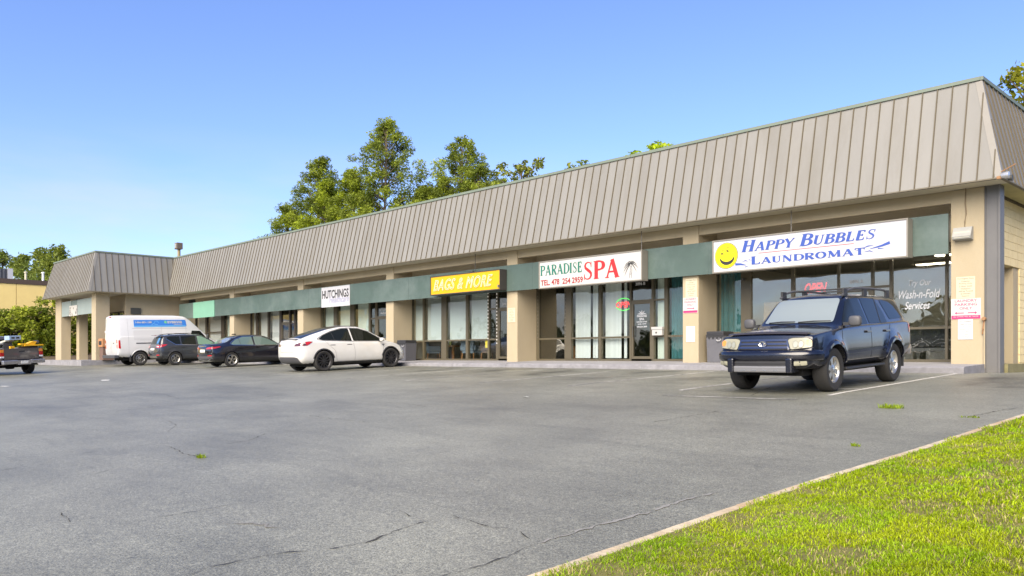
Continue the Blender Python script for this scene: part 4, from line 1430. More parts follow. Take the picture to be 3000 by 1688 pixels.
mb = MB(); mb.tube([(-10.45 + .36 * math.cos(t), YS_ + .13, 3.34 + .22 * math.sin(t)) for t in np.linspace(.1, 3.0, 16)], .01, 6)
mb.build('ring', mat('neon_off', (.10, .12, .25), .3), o2)
MB().tube([(-10.5, YS_ + .13, 3.55), (-10.5, YS_ + .13, 4.25)], .004, 5).build('hanger', M_STEELD, o2)

# dashed light strips round the bag shop door and spa window
M_LED = mat('led', (.6, .6, .6), .4, emit=(1, 1, .95), estr=.35)


def led(x, z0, z1, lab, k=1.):
    t = thing('light_strip', (x, YS_ - .05, z0), lab, 'light strip', 'light strips framing shop windows')
    z = z0
    MB().box(x - .008, x + .008, YS_ - .036, YS_ - .031, z0, z1).build('strip', M_STEELD, t)
    while z < z1:
        MB().box(x - .013 * k, x + .013 * k, YS_ - .045, YS_ - .0365, z, z + .045 * k).build('light_cell', M_LED if k == 1 else M_ALU, t); z += .14


led(-24.085, 2.1, 4.1, 'dashed white light strip on the frame between blinds and bag shop door')
led(-23.565, 1.9, 4.1, 'dashed white light strip up the edge of the bag shop door')
led(-21.3, 2.1, 4.1, 'faint dashed light strip on the frame beside the tan pillar at the spa', .7)
led(-19.9, 2.1, 4.1, 'faint dashed light strip on the wide spa window post', .7)

# ---------------------------------------------------------------- fittings
lamp = thing('wall_light', (-6.32, YF - .1, 4.1), 'grey wedge shaped wall light on the end pillar under a cable', 'wall light')
M_LGREY = mat('lamp_grey', (.30, .30, .28), .5, var=.1, vscale=5)
MB().prism([(YF - .002, 4.11), (YF - .2, 4.14), (YF - .22, 4.2), (YF - .1, 4.42), (YF - .002, 4.43)], -6.52, -6.12, axis='x').build('housing', M_LGREY, lamp)
recalc(lamp.children[0])
MB().face([(-6.49, YF - .215, 4.165), (-6.15, YF - .215, 4.165), (-6.15, YF - .165, 4.31), (-6.49, YF - .165, 4.31)]).build('lens', mat('lamp_lens', (.45, .43, .33), .3), lamp)
cd = MB().tube([(-6.3, YF - .015, 4.42), (-6.3, YF - .02, 4.55), (-6.27, YF - .02, 4.75), (-6.29, YF - .02, 5.0), (-6.28, YF - .02, ZE)], .013, 6).build('conduit', mat('conduit', (.2, .15, .09), .7), lamp)
sl = thing('security_light', (XR_E + .06, YE - .03, ZE + .05), 'small silver twin security light on the roof corner', 'security light')
mb = MB()
mb.lathe([(0, 0), (.05, .01), (.075, .08), (.08, .16), (0, .16)], 14, axis='x', c=(XR_E + .0, YE - .06, ZE + .03))
mb.build('lamp_head', mat('silver', (.55, .55, .55), .3, metal=.6), sl, smooth=40)
MB().lathe([(0, 0), (.05, .01), (.07, .1), (0, .1)], 14, axis='x', c=(XR_E + .1, YE + .06, ZE - .02)).build('lamp_head', MATS['dark_steel'], sl, smooth=40)
MB().box(XR_E - .08, XR_E + .02, YE - .08, YE - .03, ZE - .03, ZE + .03).tube([(XR_E, YE - .05, ZE + .12), (XR_E + .3, YE - .1, ZE + .24)], .012, 6).build('bracket', mat('rusty', (.3, .16, .08), .8), sl)
lk = thing('gas_valve', (-5.9, YF - .05, 2.3), 'rusty pipe valve on the edge of the end pillar', 'valve')
MB().tube([(-5.885, YF - .03, 1.1), (-5.885, YF - .03, 2.2)], .018, 8).build('pipe', M_CREAM, lk)
MB().lathe([(0, -.05), (.04, -.05), (.05, 0), (.04, .06), (0, .06)], 10, axis='y', c=(-5.885, YF - .05, 2.25)).build('valve_body', MATS['rusty'], lk, smooth=40)
MB().tube([(-5.885, YF - .03, 2.2), (-5.9, YF - .06, 2.02), (-5.92, YF - .03, 1.9)], .02, 8).build('elbow', MATS['rusty'], lk)


def bin_(x, y, w, d, h, lab, m, lidm, tall=False):
    z = ZW - (22.0 - y) * .034
    t = thing('trash_bin', (x, y, z), lab, 'trash bin', 'trash bins on the walkway')
    mb = MB()
    k = .93
    mb.prism([(x - w / 2 * k, y - d / 2 * k), (x + w / 2 * k, y - d / 2 * k), (x + w / 2 * k, y + d / 2 * k), (x - w / 2 * k, y + d / 2 * k)], z, z + .02, axis='z')
    lo = [(x - w / 2 * k, y - d / 2 * k), (x + w / 2 * k, y - d / 2 * k), (x + w / 2 * k, y + d / 2 * k), (x - w / 2 * k, y + d / 2 * k)]
    hi = [(x - w / 2, y - d / 2), (x + w / 2, y - d / 2), (x + w / 2, y + d / 2), (x - w / 2, y + d / 2)]
    for i in range(4):
        j = (i + 1) % 4
        mb.face([(*lo[i], z), (*lo[j], z), (*hi[j], z + h * .86), (*hi[i], z + h * .86)])
    mb.build('body', m, t)
    MB().box(x - w / 2 - .015, x + w / 2 + .015, y - d / 2 - .015, y + d / 2 + .015, z + h * .86, z + h * .9, bev=.008).build('rim', lidm, t)
    MB().box(x - w / 2, x + w / 2, y - d / 2, y + d / 2, z + h * .9, z + h, bev=.02).build('lid', lidm, t)
    # liner showing under the rim
    mb = MB()
    n = 16
    for i in range(n):
        xa, xb = x - w / 2 + w * i / n, x - w / 2 + w * (i + 1) / n
        za = z + h * (.78 + .05 * math.sin(i * 1.7)); zb_ = z + h * (.78 + .05 * math.sin((i + 1) * 1.7))
        mb.face([(xa, y - d / 2 - .012, za), (xb, y - d / 2 - .012, zb_), (xb, y - d / 2 - .008, z + h * .87), (xa, y - d / 2 - .008, z + h * .87)])
    mb.build('liner', M_INK, t)
    MB().tube([(x + w * .12, y - d / 2 - .02, z + h * .72), (x + w * .2, y - d / 2 - .03, z + h * .68), (x + w * .32, y - d / 2 - .03, z + h * .69), (x + w * .38, y - d / 2 - .02, z + h * .75)], .018, 6).build('bag_knot', mat('bag_grey', (.35, .35, .35), .4), t)
    return t


M_BIN = mat('bin_grey', (.105, .105, .115), .5, var=.08, vscale=4)
bin_(-13.15, 21.45, .58, .58, .92, 'charcoal square trash bin with liner between laundromat pillar and dark blue car', M_BIN, mat('bin_dark', (.03, .03, .032), .5))
bin_(-28.65, 21.35, .62, .6, .9, 'dark grey ribbed trash bin behind the nose of the white electric car', mat('bin_grey2', (.09, .09, .1), .5), MATS['bin_dark'])
t = thing('trash_bin', (-52.6, 16.5, 1.2), 'brown trash bin with orange top behind the white van', 'trash bin', 'trash bins on the walkway')
MB().box(-52.95, -52.3, 16.3, 16.9, 1.19, 2.0, bev=.02).build('body', mat('bin_brown', (.14, .085, .065), .7), t)
MB().box(-53.0, -52.25, 16.25, 16.95, 2.0, 2.5, bev=.02).build('lid', mat('bin_orange', (.42, .2, .09), .6), t)
MB().box(-52.85, -52.4, 16.235, 16.25, 2.12, 2.36).build('flap', M_INK, t)
mb_ = thing('mail_box', (-15.77, YS_ - .08, 2.08), 'small white mail box with round lock on the spa side light', 'mail box')
MB().box(-15.97, -15.57, YS_ - .14, YS_ - .03, 2.08, 2.27, bev=.01).build('body', M_WHITE2, mb_)
MB().box(-15.99, -15.55, YS_ - .16, YS_ - .03, 2.275, 2.36, bev=.01).build('lid', M_WHITE2, mb_)
MB().lathe([(0, -.012), (.03, -.012), (.034, 0)], 14, axis='y', c=(-15.8, YS_ - .14, 2.17)).build('lock', M_STEELD, mb_)
cm = thing('camera_dome', (-12.66, YS_ - .12, 3.7), 'small black security camera on the brown post beside the laundromat', 'camera')
MB().tube([(-12.62, YS_ - .03, 3.72), (-12.62, YS_ - .12, 3.72)], .02, 8).lathe([(0, -.11), (.045, -.1), (.05, 0), (.03, .03), (0, .03)], 12, axis='y', c=(-12.62, YS_ - .13, 3.70)).build('housing', M_STEELD, cm, smooth=40)

# furniture seen through the glass
M_CHB = mat('chair_blue_grey', (.16, .21, .26), .8)
M_CHT = mat('chair_taupe', (.17, .13, .115), .8)
M_WOOD = mat('warm_wood', (.28, .13, .045), .55, var=.2, vscale=6)


def armchair(x, y, rz, m, lab):
    t = thing('armchair', (x, y, ZW), lab, 'armchair', 'armchairs inside the bag shop')
    t.rotation_euler = (0, 0, rz)
    MB().box(-.32, .32, -.3, .3, .3, .46, bev=.04).build('seat', m, t, local=True)
    MB().box(-.34, .34, .22, .36, .4, .9, bev=.05).build('backrest', m, t, local=True)
    for s in (-1, 1):
        MB().box(s * .36 - .06, s * .36 + .06, -.3, .3, .42, .64, bev=.04).build('arm', m, t, local=True)
        for q in (-1, 1):
            MB().tube([(s * .3, q * .26, .32), (s * .33, q * .29, 0)], [.028, .018], 6).build('leg', M_WOOD, t, local=True)


armchair(-26.1, 22.9, rad(190), M_CHB, 'blue grey armchair behind the bag shop window, left of the taupe one')
armchair(-24.95, 22.95, rad(170), M_CHT, 'taupe armchair behind the bag shop window near the yellow paper')
armchair(-28.9, 23.0, rad(150), M_CHB, 'blue grey armchair behind the first bag shop pane, by the small table')
tb = thing('side_table', (-27.5, 23.0, ZW), 'small wooden table behind the bag shop window holding a yellow green cup', 'table')
MB().box(-27.85, -27.15, 22.75, 23.3, ZW + .6, ZW + .65).build('table_top', M_WOOD, tb)
for q in (-27.8, -27.2):
    for r in (22.8, 23.25):
        MB().box(q - .025, q + .025, r - .025, r + .025, ZW, ZW + .6).build('leg', M_WOOD, tb)
cup = MB().lathe([(0, 0), (.045, 0), (.06, .2), (.05, .2), (0, .02)], 14, axis='z', c=(-27.6, 22.95, ZW + .65)).build('cup', mat('lime_cup', (.6, .7, .08), .5), smooth=40)
tag(cup, 'yellow green cup standing on the small wooden table', 'cup')
yp = MB().box(-24.35, -24.15, YS_ + .05, YS_ + .056, 1.75, 2.12).build('yellow_paper', mat('yellow_paper', (.62, .5, .06), .8))
tag(yp, 'yellow paper taped to the bag shop window beside the door', 'paper')
bn = thing('bench', (-7.6, YS_ + .5, ZW), 'long black bench back behind the lower laundromat window', 'bench')
MB().box(-9.0, -6.75, YS_ + .22, YS_ + .26, ZW + .42, ZW + .86).build('backrest', mat('black_vinyl', (.025, .025, .028), .45, var=.4, vscale=9), bn)
MB().box(-9.0, -6.75, YS_ + .18, YS_ + .30, ZW + .28, ZW + .36).build('rail', M_STEEL, bn)
MB().box(-9.0, -6.75, YS_ + .30, YS_ + .75, ZW + .32, ZW + .4).build('seat', MATS['black_vinyl'], bn)
for x in (-8.8, -7.8, -6.9):
    MB().box(x - .04, x + .04, YS_ + .24, YS_ + .7, ZW, ZW + .3).build('leg', M_STEELD, bn)
cr_ = thing('counter', (-20.5, 23.2, ZW), 'reddish wooden counter low behind the dark spa window', 'counter')
MB().box(-20.75, -19.7, 23.0, 23.6, ZW, ZW + .5).build('cabinet', M_WOOD, cr_)
MB().box(-20.8, -19.65, 22.95, 23.65, ZW + .5, ZW + .55).build('counter_top', MATS['warm_wood'], cr_)
M_TUBE = mat('ceiling_tube', (.8, .8, .75), .5, emit=(1, .93, .78), estr=6.0)
for k, (x, y, lab) in enumerate(((-9.2, 23.6, 'lit ceiling light in the laundromat nearest the windows'), (-8.6, 26.2, 'lit ceiling light at the back of the laundromat'), (-7.4, 24.2, 'lit ceiling light at the right end of the laundromat'))):
    cl_ = thing('ceiling_light', (x, y, ZG), lab, 'ceiling light', 'ceiling lights in the laundromat')
    MB().box(x - .65, x + .65, y - .12, y + .12, ZG + .0, ZG + .1).build('housing', M_ALU, cl_)
    MB().box(x - .6, x + .6, y - .1, y + .1, ZG - .03, ZG - .002).build('diffuser', M_TUBE, cl_)
for k in range(6):
    x = -12.6 + k * .95
    wmch = thing('washing_machine', (x, 26.6, ZW), ('first', 'second', 'third', 'fourth', 'fifth', 'sixth')[k] + ' white washing machine from the spa side of the laundromat row', 'washing machine', 'row of washing machines')
    MB().box(x - .4, x + .4, 26.3, 27.1, ZW, ZW + 1.1, bev=.02).build('body', M_WHITE2, wmch)
    MB().lathe([(.16, -.03), (.24, -.04), (.26, 0)], 20, axis='y', c=(x, 26.3, ZW + .55)).build('door_ring', M_STEEL, wmch)
    mb = MB(); disc(mb, x, 26.285, ZW + .55, .17); mb.build('door_glass', M_BLACK, wmch)
    MB().box(x - .36, x + .36, 26.285, 26.3, ZW + .9, ZW + 1.06).build('control_panel', M_STEELD, wmch)
# notice board propped inside the laundromat window
wp = MB().box(-12.2, -11.45, YS_ + .3, YS_ + .32, 2.1, 3.0).build('wood_board', mat('bare_ply', (.3, .19, .09), .8, var=.2, vscale=3))
tag(wp, 'bare wooden board leaning inside the laundromat window', 'board')
MB()

# ================================================================== vehicles
# local frame: +x forward, +y left, +z up, origin on the ground halfway between the axles
M_TYRE = mat('tyre', (.022, .021, .02), .85, bump=.4, bscale=60, coords='OBJ')
M_WELL = mat('wheel_well', (.006, .006, .006), .95)
M_PLAST = mat('black_plastic', (.025, .025, .026), .55)
M_PLASTG = mat('grey_plastic', (.07, .07, .075), .5)
M_CHROME = mat('chrome', (.72, .72, .72), .12, metal=1.)
M_ALLOY = mat('alloy', (.56, .54, .50), .28, metal=.9, var=.08, vscale=6, coords='OBJ')
M_DALLOY = mat('dark_alloy', (.05, .05, .054), .3, metal=.6)
M_AUTOG = mat('car_glass', (.010, .012, .009), .03, spec=.35)
M_AUTOGL = mat('car_glass_light', (.10, .15, .13), .03, spec=.9, coat=1.)
M_WSHIELD = mat('windscreen_glass', (.20, .235, .235), .05, spec=1., coat=1.)
M_LAMP = mat('headlamp', (.30, .29, .21), .25, coat=.4)
M_LAMPC = mat('clear_lamp', (.70, .70, .70), .15, coat=1.)
M_AMBER = mat('amber_lamp', (.75, .25, .03), .2, coat=1.)
M_TAIL = mat('tail_lamp', (.42, .012, .012), .15, coat=1.)
M_TAILD = mat('tail_lamp_dark', (.10, .03, .03), .15, coat=1.)
M_PLATE = mat('number_plate', (.62, .62, .58), .5)
M_SEAMC = mat('panel_gap', (.008, .008, .008), .8)


def round_poly(pts, r, n=3):
    out = []
    N = len(pts)
    for i in range(N):
        p0, p, p1 = Vector(pts[i - 1]), Vector(pts[i]), Vector(pts[(i + 1) % N])
        a, b = (p0 - p), (p1 - p)
        ra = min(r, a.length * .45); rb = min(r, b.length * .45)
        A, B = p + a.normalized() * ra, p + b.normalized() * rb
        for k in range(n + 1):
            t = k / n
            out.append(tuple((1 - t) ** 2 * A + 2 * t * (1 - t) * p + t * t * B))
    return out


class Car:
    def __init__(s, name, label, cat):
        s.root = thing(name, (0, 0, 0), label, cat)
        s.bvh = None

    def place(s, x, y, heading, scale=1.):
        """heading: direction of travel as (dx, dy); sits on the sloping lot"""
        h = Vector((heading[0], heading[1], 0)).normalized()
        e = 1.5
        dz = (gz(x + h.x * e, y + h.y * e) - gz(x - h.x * e, y - h.y * e)) / (2 * e)
        fw = Vector((h.x, h.y, dz)).normalized()
        l = Vector((-h.y, h.x, 0))
        dl = (gz(x + l.x, y + l.y) - gz(x - l.x, y - l.y)) / 2
        lf = Vector((l.x, l.y, dl)).normalized()
        up = fw.cross(lf).normalized(); lf = up.cross(fw).normalized()
        M = Matrix((fw, lf, up)).transposed().to_4x4()
        s.root.matrix_basis = Matrix.Translation((x, y, gz(x, y))) @ M @ Matrix.Scale(scale, 4)

    def part(s, mb, name, m, parent=None, smooth=0.):
        return mb.build(name, m, parent or s.root, smooth, local=True)

    # ---- body as a loft: rows of (x, zb, wb, wm, zm, wsh, zsh, wr, zr, zc)
    def loft(s, rows, mats, wheels=(), wr=.4, ww=.3, wz=.36, arch=None, matfn=None, name='body', step=.045, crease=None, flare=None, ledge=.03, sharp=38, rr=(.0, .09, .12, .16, .06, .02, .10, .3), bow=None):
        rows = sorted(rows)
        xs = [r[0] for r in rows]
        X = np.unique(np.concatenate([np.arange(xs[0], xs[-1], step), xs]))
        C = pchip(xs, np.array([r[1:] for r in rows]), X)
        secs = []
        for x, (zb, wb, wm, zm, wsh, zsh, wro, zro, zc) in zip(X, C):
            pts = [(0, zb), (wb, zb), (wm * .985, zb + .3 * (zm - zb)), (wm, zm), (wsh, zsh), (wsh - ledge, zsh + .012), (wro, zro), (wro * .55, zro + .72 * (zc - zro)), (0, zc)]
            out = [pts[0]]
            for i in range(1, 8):
                p0, p, p1 = Vector(pts[i - 1]), Vector(pts[i]), Vector(pts[i + 1])
                a, b = p0 - p, p1 - p
                r = rr[i]
                A = p + a.normalized() * min(r, a.length * .45) if a.length > 1e-6 else p
                B = p + b.normalized() * min(r, b.length * .45) if b.length > 1e-6 else p
                for t in (0, .33, .67, 1):
                    q = (1 - t) ** 2 * A + 2 * t * (1 - t) * p + t * t * B
                    out.append((q.x, q.y))
            out.append(pts[-1])
            secs.append(out)
        K = len(secs[0])
        verts = []; faces = []
        ring = 2 * K - 2
        for x, sec in zip(X, secs):
            row = [(y, z) for y, z in sec] + [(-y, z) for y, z in reversed(sec[1:-1])]
            for y, z in row:
                xx = x
                if bow:
                    xx = x + bow(x, y, z)
                if flare:
                    y = y + math.copysign(flare(x, abs(y), z), y)
                verts.append((xx, y, z))
        n = len(X)
        for i in range(n - 1):
            for k in range(ring):
                k2 = (k + 1) % ring
                faces.append((i * ring + k, i * ring + k2, (i + 1) * ring + k2, (i + 1) * ring + k))
        faces.append(tuple(reversed(range(ring))))
        faces.append(tuple((n - 1) * ring + k for k in range(ring)))
        me = bpy.data.meshes.new(name)
        me.from_pydata(verts, [], faces)
        bm = bmesh.new(); bm.from_mesh(me)
        bmesh.ops.remove_doubles(bm, verts=bm.verts[:], dist=.0005)
        bmesh.ops.triangulate(bm, faces=[f for f in bm.faces if len(f.verts) > 4])
        bmesh.ops.recalc_face_normals(bm, faces=bm.faces[:])
        bm.to_mesh(me); bm.free()
        for m in mats + [M_WELL]:
            me.materials.append(m)
        wi = len(mats)
        if matfn:
            me.polygons.foreach_set('material_index', [matfn(p.center, p.normal) for p in me.polygons])
        s.bvh = BVHTree.FromPolygons([v.co[:] for v in me.vertices], [p.vertices[:] for p in me.polygons])
        if wheels:
            cut = MB()
            for wx, in [(w,) for w in wheels]:
                for sg in (1, -1):
                    half = max(r[3] for r in rows) + .1
                    y0, y1 = (half - ww - .1, half + .05) if sg > 0 else (-half - .05, -half + ww + .1)
                    b = len(cut.v); N = 36
                    prof = [(wx + wr * math.cos(2 * math.pi * k / N), wz + wr * math.sin(2 * math.pi * k / N)) for k in range(N)]
                    # open the well downwards
                    prof = [(px, pz if pz > wz else min(pz, wz) - .25) if abs(px - wx) < wr * .999 else (px, pz) for px, pz in prof]
                    poly = [(wx + wr * math.cos(a), wz + wr * math.sin(a)) for a in np.linspace(0, math.pi, 25)] + [(wx - wr, -.2), (wx + wr, -.2)]
                    cut.prism(poly, y0, y1)
            cm = cut.mesh('cut', [])
            bm = bmesh.new(); bm.from_mesh(cm); bmesh.ops.recalc_face_normals(bm, faces=bm.faces[:]); bm.to_mesh(cm); bm.free()
            for _ in range(wi + 1):
                cm.materials.append(M_WELL)
            cm.polygons.foreach_set('material_index', [wi] * len(cm.polygons))
            oa = bpy.data.objects.new('tmp_a', me); ob = bpy.data.objects.new('tmp_b', cm)
            COL.objects.link(oa); COL.objects.link(ob)
            md = oa.modifiers.new('b', 'BOOLEAN'); md.operation = 'DIFFERENCE'; md.object = ob; md.solver = 'EXACT'
            dg = bpy.context.evaluated_depsgraph_get()
            me2 = bpy.data.meshes.new_from_object(oa.evaluated_get(dg))
            for o in (oa, ob):
                COL.objects.unlink(o); bpy.data.objects.remove(o)
            me = me2
        me.name = name
        me.polygons.foreach_set('use_smooth', [True] * len(me.polygons))
        me.set_sharp_from_angle(angle=rad(sharp))
        o = bpy.data.objects.new(name, me)
        COL.objects.link(o)
        attach(o, s.root, True)
        s.body = o
        return o

    DIRS = {'L': (Vector((0, -1, 0)), lambda u, v: Vector((u, 3, v))), 'R': (Vector((0, 1, 0)), lambda u, v: Vector((u, -3, v))),
            'F': (Vector((-1, 0, 0)), lambda u, v: Vector((6, u, v))), 'B': (Vector((1, 0, 0)), lambda u, v: Vector((-6, u, v))),
            'T': (Vector((0, 0, -1)), lambda u, v: Vector((u, v, 5)))}

    def hit(s, side, u, v, off=.004):
        d, o = s.DIRS[side]
        loc, nor, _, _ = s.bvh.ray_cast(o(u, v), d)
        if loc is None:
            return None
        if nor.dot(d) > 0: nor = -nor
        return loc - d * off, nor

    def decal(s, side, poly, m, name, off=.005, parent=None, grid=.06, r=.0, smooth=60, both=False):
        """a skin following the body inside an outline drawn in side (x,z), end (y,z) or top (x,y) view"""
        if both:
            s.decal('L', poly, m, name, off, parent, grid, r, smooth)
            return s.decal('R', poly, m, name, off, parent, grid, r, smooth)
        if r:
            poly = round_poly(poly, r)
        P = [Vector(p) for p in poly]
        # densify the outline
        ol = []
        for a, b in zip(P, P[1:] + P[:1]):
            k = max(1, int((b - a).length / grid))
            ol += [a + (b - a) * (i / k) for i in range(k)]
        mnx, mxx = min(p.x for p in ol), max(p.x for p in ol); mny, mxy = min(p.y for p in ol), max(p.y for p in ol)
        pts = list(ol); ne = len(ol)

        def inside(x, y):
            c = False; j = len(ol) - 1
            for i in range(len(ol)):
                if (ol[i].y > y) != (ol[j].y > y) and x < (ol[j].x - ol[i].x) * (y - ol[i].y) / (ol[j].y - ol[i].y) + ol[i].x:
                    c = not c
                j = i
            return c
        gx = mnx + grid / 2
        while gx < mxx:
            gy = mny + grid / 2
            while gy < mxy:
                if inside(gx, gy) and min((Vector((gx, gy)) - q).length for q in ol) > grid * .35:
                    pts.append(Vector((gx, gy)))
                gy += grid
            gx += grid
        vs, es, fs, *_ = delaunay_2d_cdt(pts, [(i, (i + 1) % ne) for i in range(ne)], [], 1, 1e-5)
        out = []; 
        for p in vs:
            h = s.hit(side, p.x, p.y, off)
            out.append(h[0] if h else None)
        good = [p for p in out if p is not None]
        if not good:
            return None
        mb = MB()
        mb.v = [tuple(p if p is not None else good[0]) for p in out]
        for f in fs:
            if all(out[i] is not None for i in f):
                c = sum((vs[i] for i in f), Vector((0, 0))) / len(f)
                if inside(c.x, c.y):
                    mb.f.append(tuple(f)); mb.m.append(0)
        o = s.part(mb, name, m, parent, smooth)
        # face outwards
        d = s.DIRS[side][0]
        me = o.data
        if sum(p.normal.dot(d) * p.area for p in me.polygons) > 0:
            me.flip_normals()
        return o

    def seam(s, side, pts, w, m, name='panel_gap', off=.003, parent=None, both=False, step=.05):
        if both:
            s.seam('L', pts, w, m, name, off, parent, False, step); return s.seam('R', pts, w, m, name, off, parent, False, step)
        P = [Vector(p) for p in pts]; dn = []
        for a, b in zip(P[:-1], P[1:]):
            k = max(1, int((b - a).length / step)); dn += [a + (b - a) * (i / k) for i in range(k)]
        dn.append(P[-1])
        L, Rr = [], []
        for i, p in enumerate(dn):
            t = (dn[min(i + 1, len(dn) - 1)] - dn[max(i - 1, 0)]).normalized()
            n = Vector((-t.y, t.x)) * w / 2
            a, b = s.hit(side, *(p - n), off), s.hit(side, *(p + n), off)
            if a and b:
                L.append(a[0]); Rr.append(b[0])
        mb = MB()
        for i in range(len(L) - 1):
            mb.face([L[i], L[i + 1], Rr[i + 1], Rr[i]])
        if mb.f:
            return s.part(mb, name, m, parent)

    def knob(s, side, u, v, du, dv, dep, m, name, parent=None, bev=.008, sink=.01):
        """small bevelled block seated on the body"""
        h = s.hit(side, u, v, 0)
        if not h: return None
        c = h[0]
        if side in 'LR':
            sg = 1 if side == 'L' else -1
            y0, y1 = sorted((c.y - sg * sink, c.y + sg * dep))
            mb = MB().box(u - du, u + du, y0, y1, v - dv, v + dv, bev=bev)
        else:
            sg = 1 if side == 'F' else -1
            x0, x1 = sorted((c.x - sg * sink, c.x + sg * dep))
            mb = MB().box(x0, x1, u - du, u + du, v - dv, v + dv, bev=bev)
        return s.part(mb, name, m, parent)

    def wheel(s, x, y, R, W, rim_r, style, rm, cm=None, z=None, face=.0):
        """one wheel: tyre, rim and spokes"""
        sg = 1 if y > 0 else -1
        z = R if z is None else z
        h = W / 2
        t = MB()
        sw = (R - rim_r)
        prof = [(rim_r, -h * .86), (rim_r + sw * .3, -h * 1.0), (R - sw * .25, -h * 1.0), (R - .012, -h * .84), (R, -h * .6), (R, h * .6), (R - .012, h * .84), (R - sw * .25, h), (rim_r + sw * .3, h), (rim_r, h * .86), (rim_r - .01, h * .7), (rim_r - .01, -h * .7)]
        t.lathe(prof, 40, c=(x, y, z), close=True)
        wh = s.part(t, 'wheel', M_TYRE, smooth=35)
        rim = MB()
        o = sg * h
        rim.lathe([(rim_r + .004, .80 * o), (rim_r - .012, .84 * o), (rim_r - .03, .7 * o), (rim_r - .045, .1 * o)], 40, c=(x, y, z))
        rim.lathe([(rim_r - .02, .1 * o), (0, .05 * o)], 24, c=(x, y, z), mi=1)
        cen = .72 * o + sg * face

        def spoke(an, w0, w1, r0, r1, twist=0., thick=.03, dish=0.):
            ca, sa = math.cos(an), math.sin(an)
            tb, tt = [], []
            for (r, w, tw) in ((r0, w0, 0.), ((r0 + r1) / 2, (w0 + w1) / 2, twist * .5), (r1, w1, twist)):
                a2 = an + tw
                ca, sa = math.cos(a2), math.sin(a2)
                dd = dish * math.sin(math.pi * (r - r0) / (r1 - r0)) if r1 > r0 else 0
                for sd in (-1, 1):
                    px, pz = r * ca - sd * w / 2 * sa, r * sa + sd * w / 2 * ca
                    tt.append((x + px, y + cen - sg * dd, z + pz)); tb.append((x + px, y + cen - sg * (thick + dd), z + pz))
            b = len(rim.v)
            rim.v += tt + tb
            for i in (0, 2):
                rim.f.append((b + i, b + i + 1, b + i + 3, b + i + 2)); rim.m.append(0)
                rim.f.append((b + i, b + i + 2, b + 6 + i + 2, b + 6 + i)); rim.m.append(0)
                rim.f.append((b + i + 1, b + i + 3, b + 6 + i + 3, b + 6 + i + 1)); rim.m.append(0)
        if style == 'six':
            for k in range(6):
                spoke(k * math.pi / 3 + .3, .075, .105, .05, rim_r - .015)
            rim.lathe([(0, cen + sg * .015), (.05, cen + sg * .015), (.085, cen - sg * .0), (.095, cen - sg * .04)], 24, c=(x, y, z))
        elif style == 'turbine':
            for k in range(11):
                spoke(k * 2 * math.pi / 11, .03, .05, .05, rim_r - .012, twist=.18)
            rim.lathe([(0, cen + sg * .01), (.06, cen + sg * .01), (.07, cen - sg * .03)], 24, c=(x, y, z))
        elif style == 'fivetwin':
            for k in range(5):
                for d in (-.13, .13):
                    spoke(k * 2 * math.pi / 5 + .2 + d * .8, .032, .045, .05, rim_r - .012, twist=d * .35)
            rim.lathe([(0, cen + sg * .012), (.045, cen + sg * .012), (.065, cen - sg * .03)], 24, c=(x, y, z))
        elif style == 'steel':
            N = 8
            rim.lathe([(0, cen), (.075, cen), (.085, cen - sg * .03), (.12, cen - sg * .045)], 24, c=(x, y, z))
            for k in range(N):
                spoke(k * 2 * math.pi / N, .05, .075, .11, rim_r - .02, thick=.02)
            rim.lathe([(rim_r - .055, cen - sg * .02), (rim_r - .02, cen - sg * .01)], 32, c=(x, y, z))
        elif style == 'split':
            for k in range(5):
                for d in (-.16, .16):
                    spoke(k * 2 * math.pi / 5 - .3 + d, .03, .05, .05, rim_r - .012, twist=d * .5)
            rim.lathe([(0, cen + sg * .012), (.05, cen + sg * .012), (.07, cen - sg * .03)], 24, c=(x, y, z))
        ro = s.part(rim, 'rim', [rm, M_WELL], wh, smooth=35)
        recalc(ro)
        if cm:
            s.part(MB().lathe([(0, cen + sg * .022), (.03, cen + sg * .02), (.036, cen + sg * .012)], 18, c=(x, y, z)), 'hub_cap', cm, wh, smooth=40)
        return wh

    def axle(s, x, z, w):
        s.part(MB().tube([(x, -w, z), (x, w, z)], .05, 8), 'axle', M_WELL)

    def under(s, x0, x1, w, z0, z1):
        s.part(MB().box(x0, x1, -w, w, z0, z1), 'underbody', M_WELL)

    def mirror(s, x, y, z, m, sx=.13, sy=.22, sz=.16, armm=None):
        for sg in (1, -1):
            if sg < 0: yy_ = -y
            else: yy_ = y
            mb = MB()
            y0, y1 = sorted((yy_ + sg * .05, yy_ + sg * (.05 + sy)))
            cy = (y0 + y1) / 2; hy = (y1 - y0) / 2
            sp = lambda v, e: math.copysign(abs(v) ** e, v)
            nu, nv = 16, 9
            for j in range(nv):
                ph = -math.pi / 2 + math.pi * j / (nv - 1)
                for i in range(nu):
                    th = 2 * math.pi * i / nu
                    mb.v.append((x + sx * .5 * sp(math.cos(ph), .5) * sp(math.cos(th), .6), cy + hy * sp(math.cos(ph), .5) * sp(math.sin(th), .6), z + sz / 2 * sp(math.sin(ph), .6)))
            for j in range(nv - 1):
                for i in range(nu):
                    i2 = (i + 1) % nu
                    mb.f.append((j * nu + i, j * nu + i2, (j + 1) * nu + i2, (j + 1) * nu + i)); mb.m.append(0)
            mm_ = s.part(mb, 'wing_mirror', m, smooth=60)
            y0, y1 = sorted((yy_ - sg * .04, yy_ + sg * .07))
            s.part(MB().box(x - .03, x + .04, y0, y1, z - sz * .42, z - sz * .1), 'mirror_arm', armm or M_PLAST, mm_)


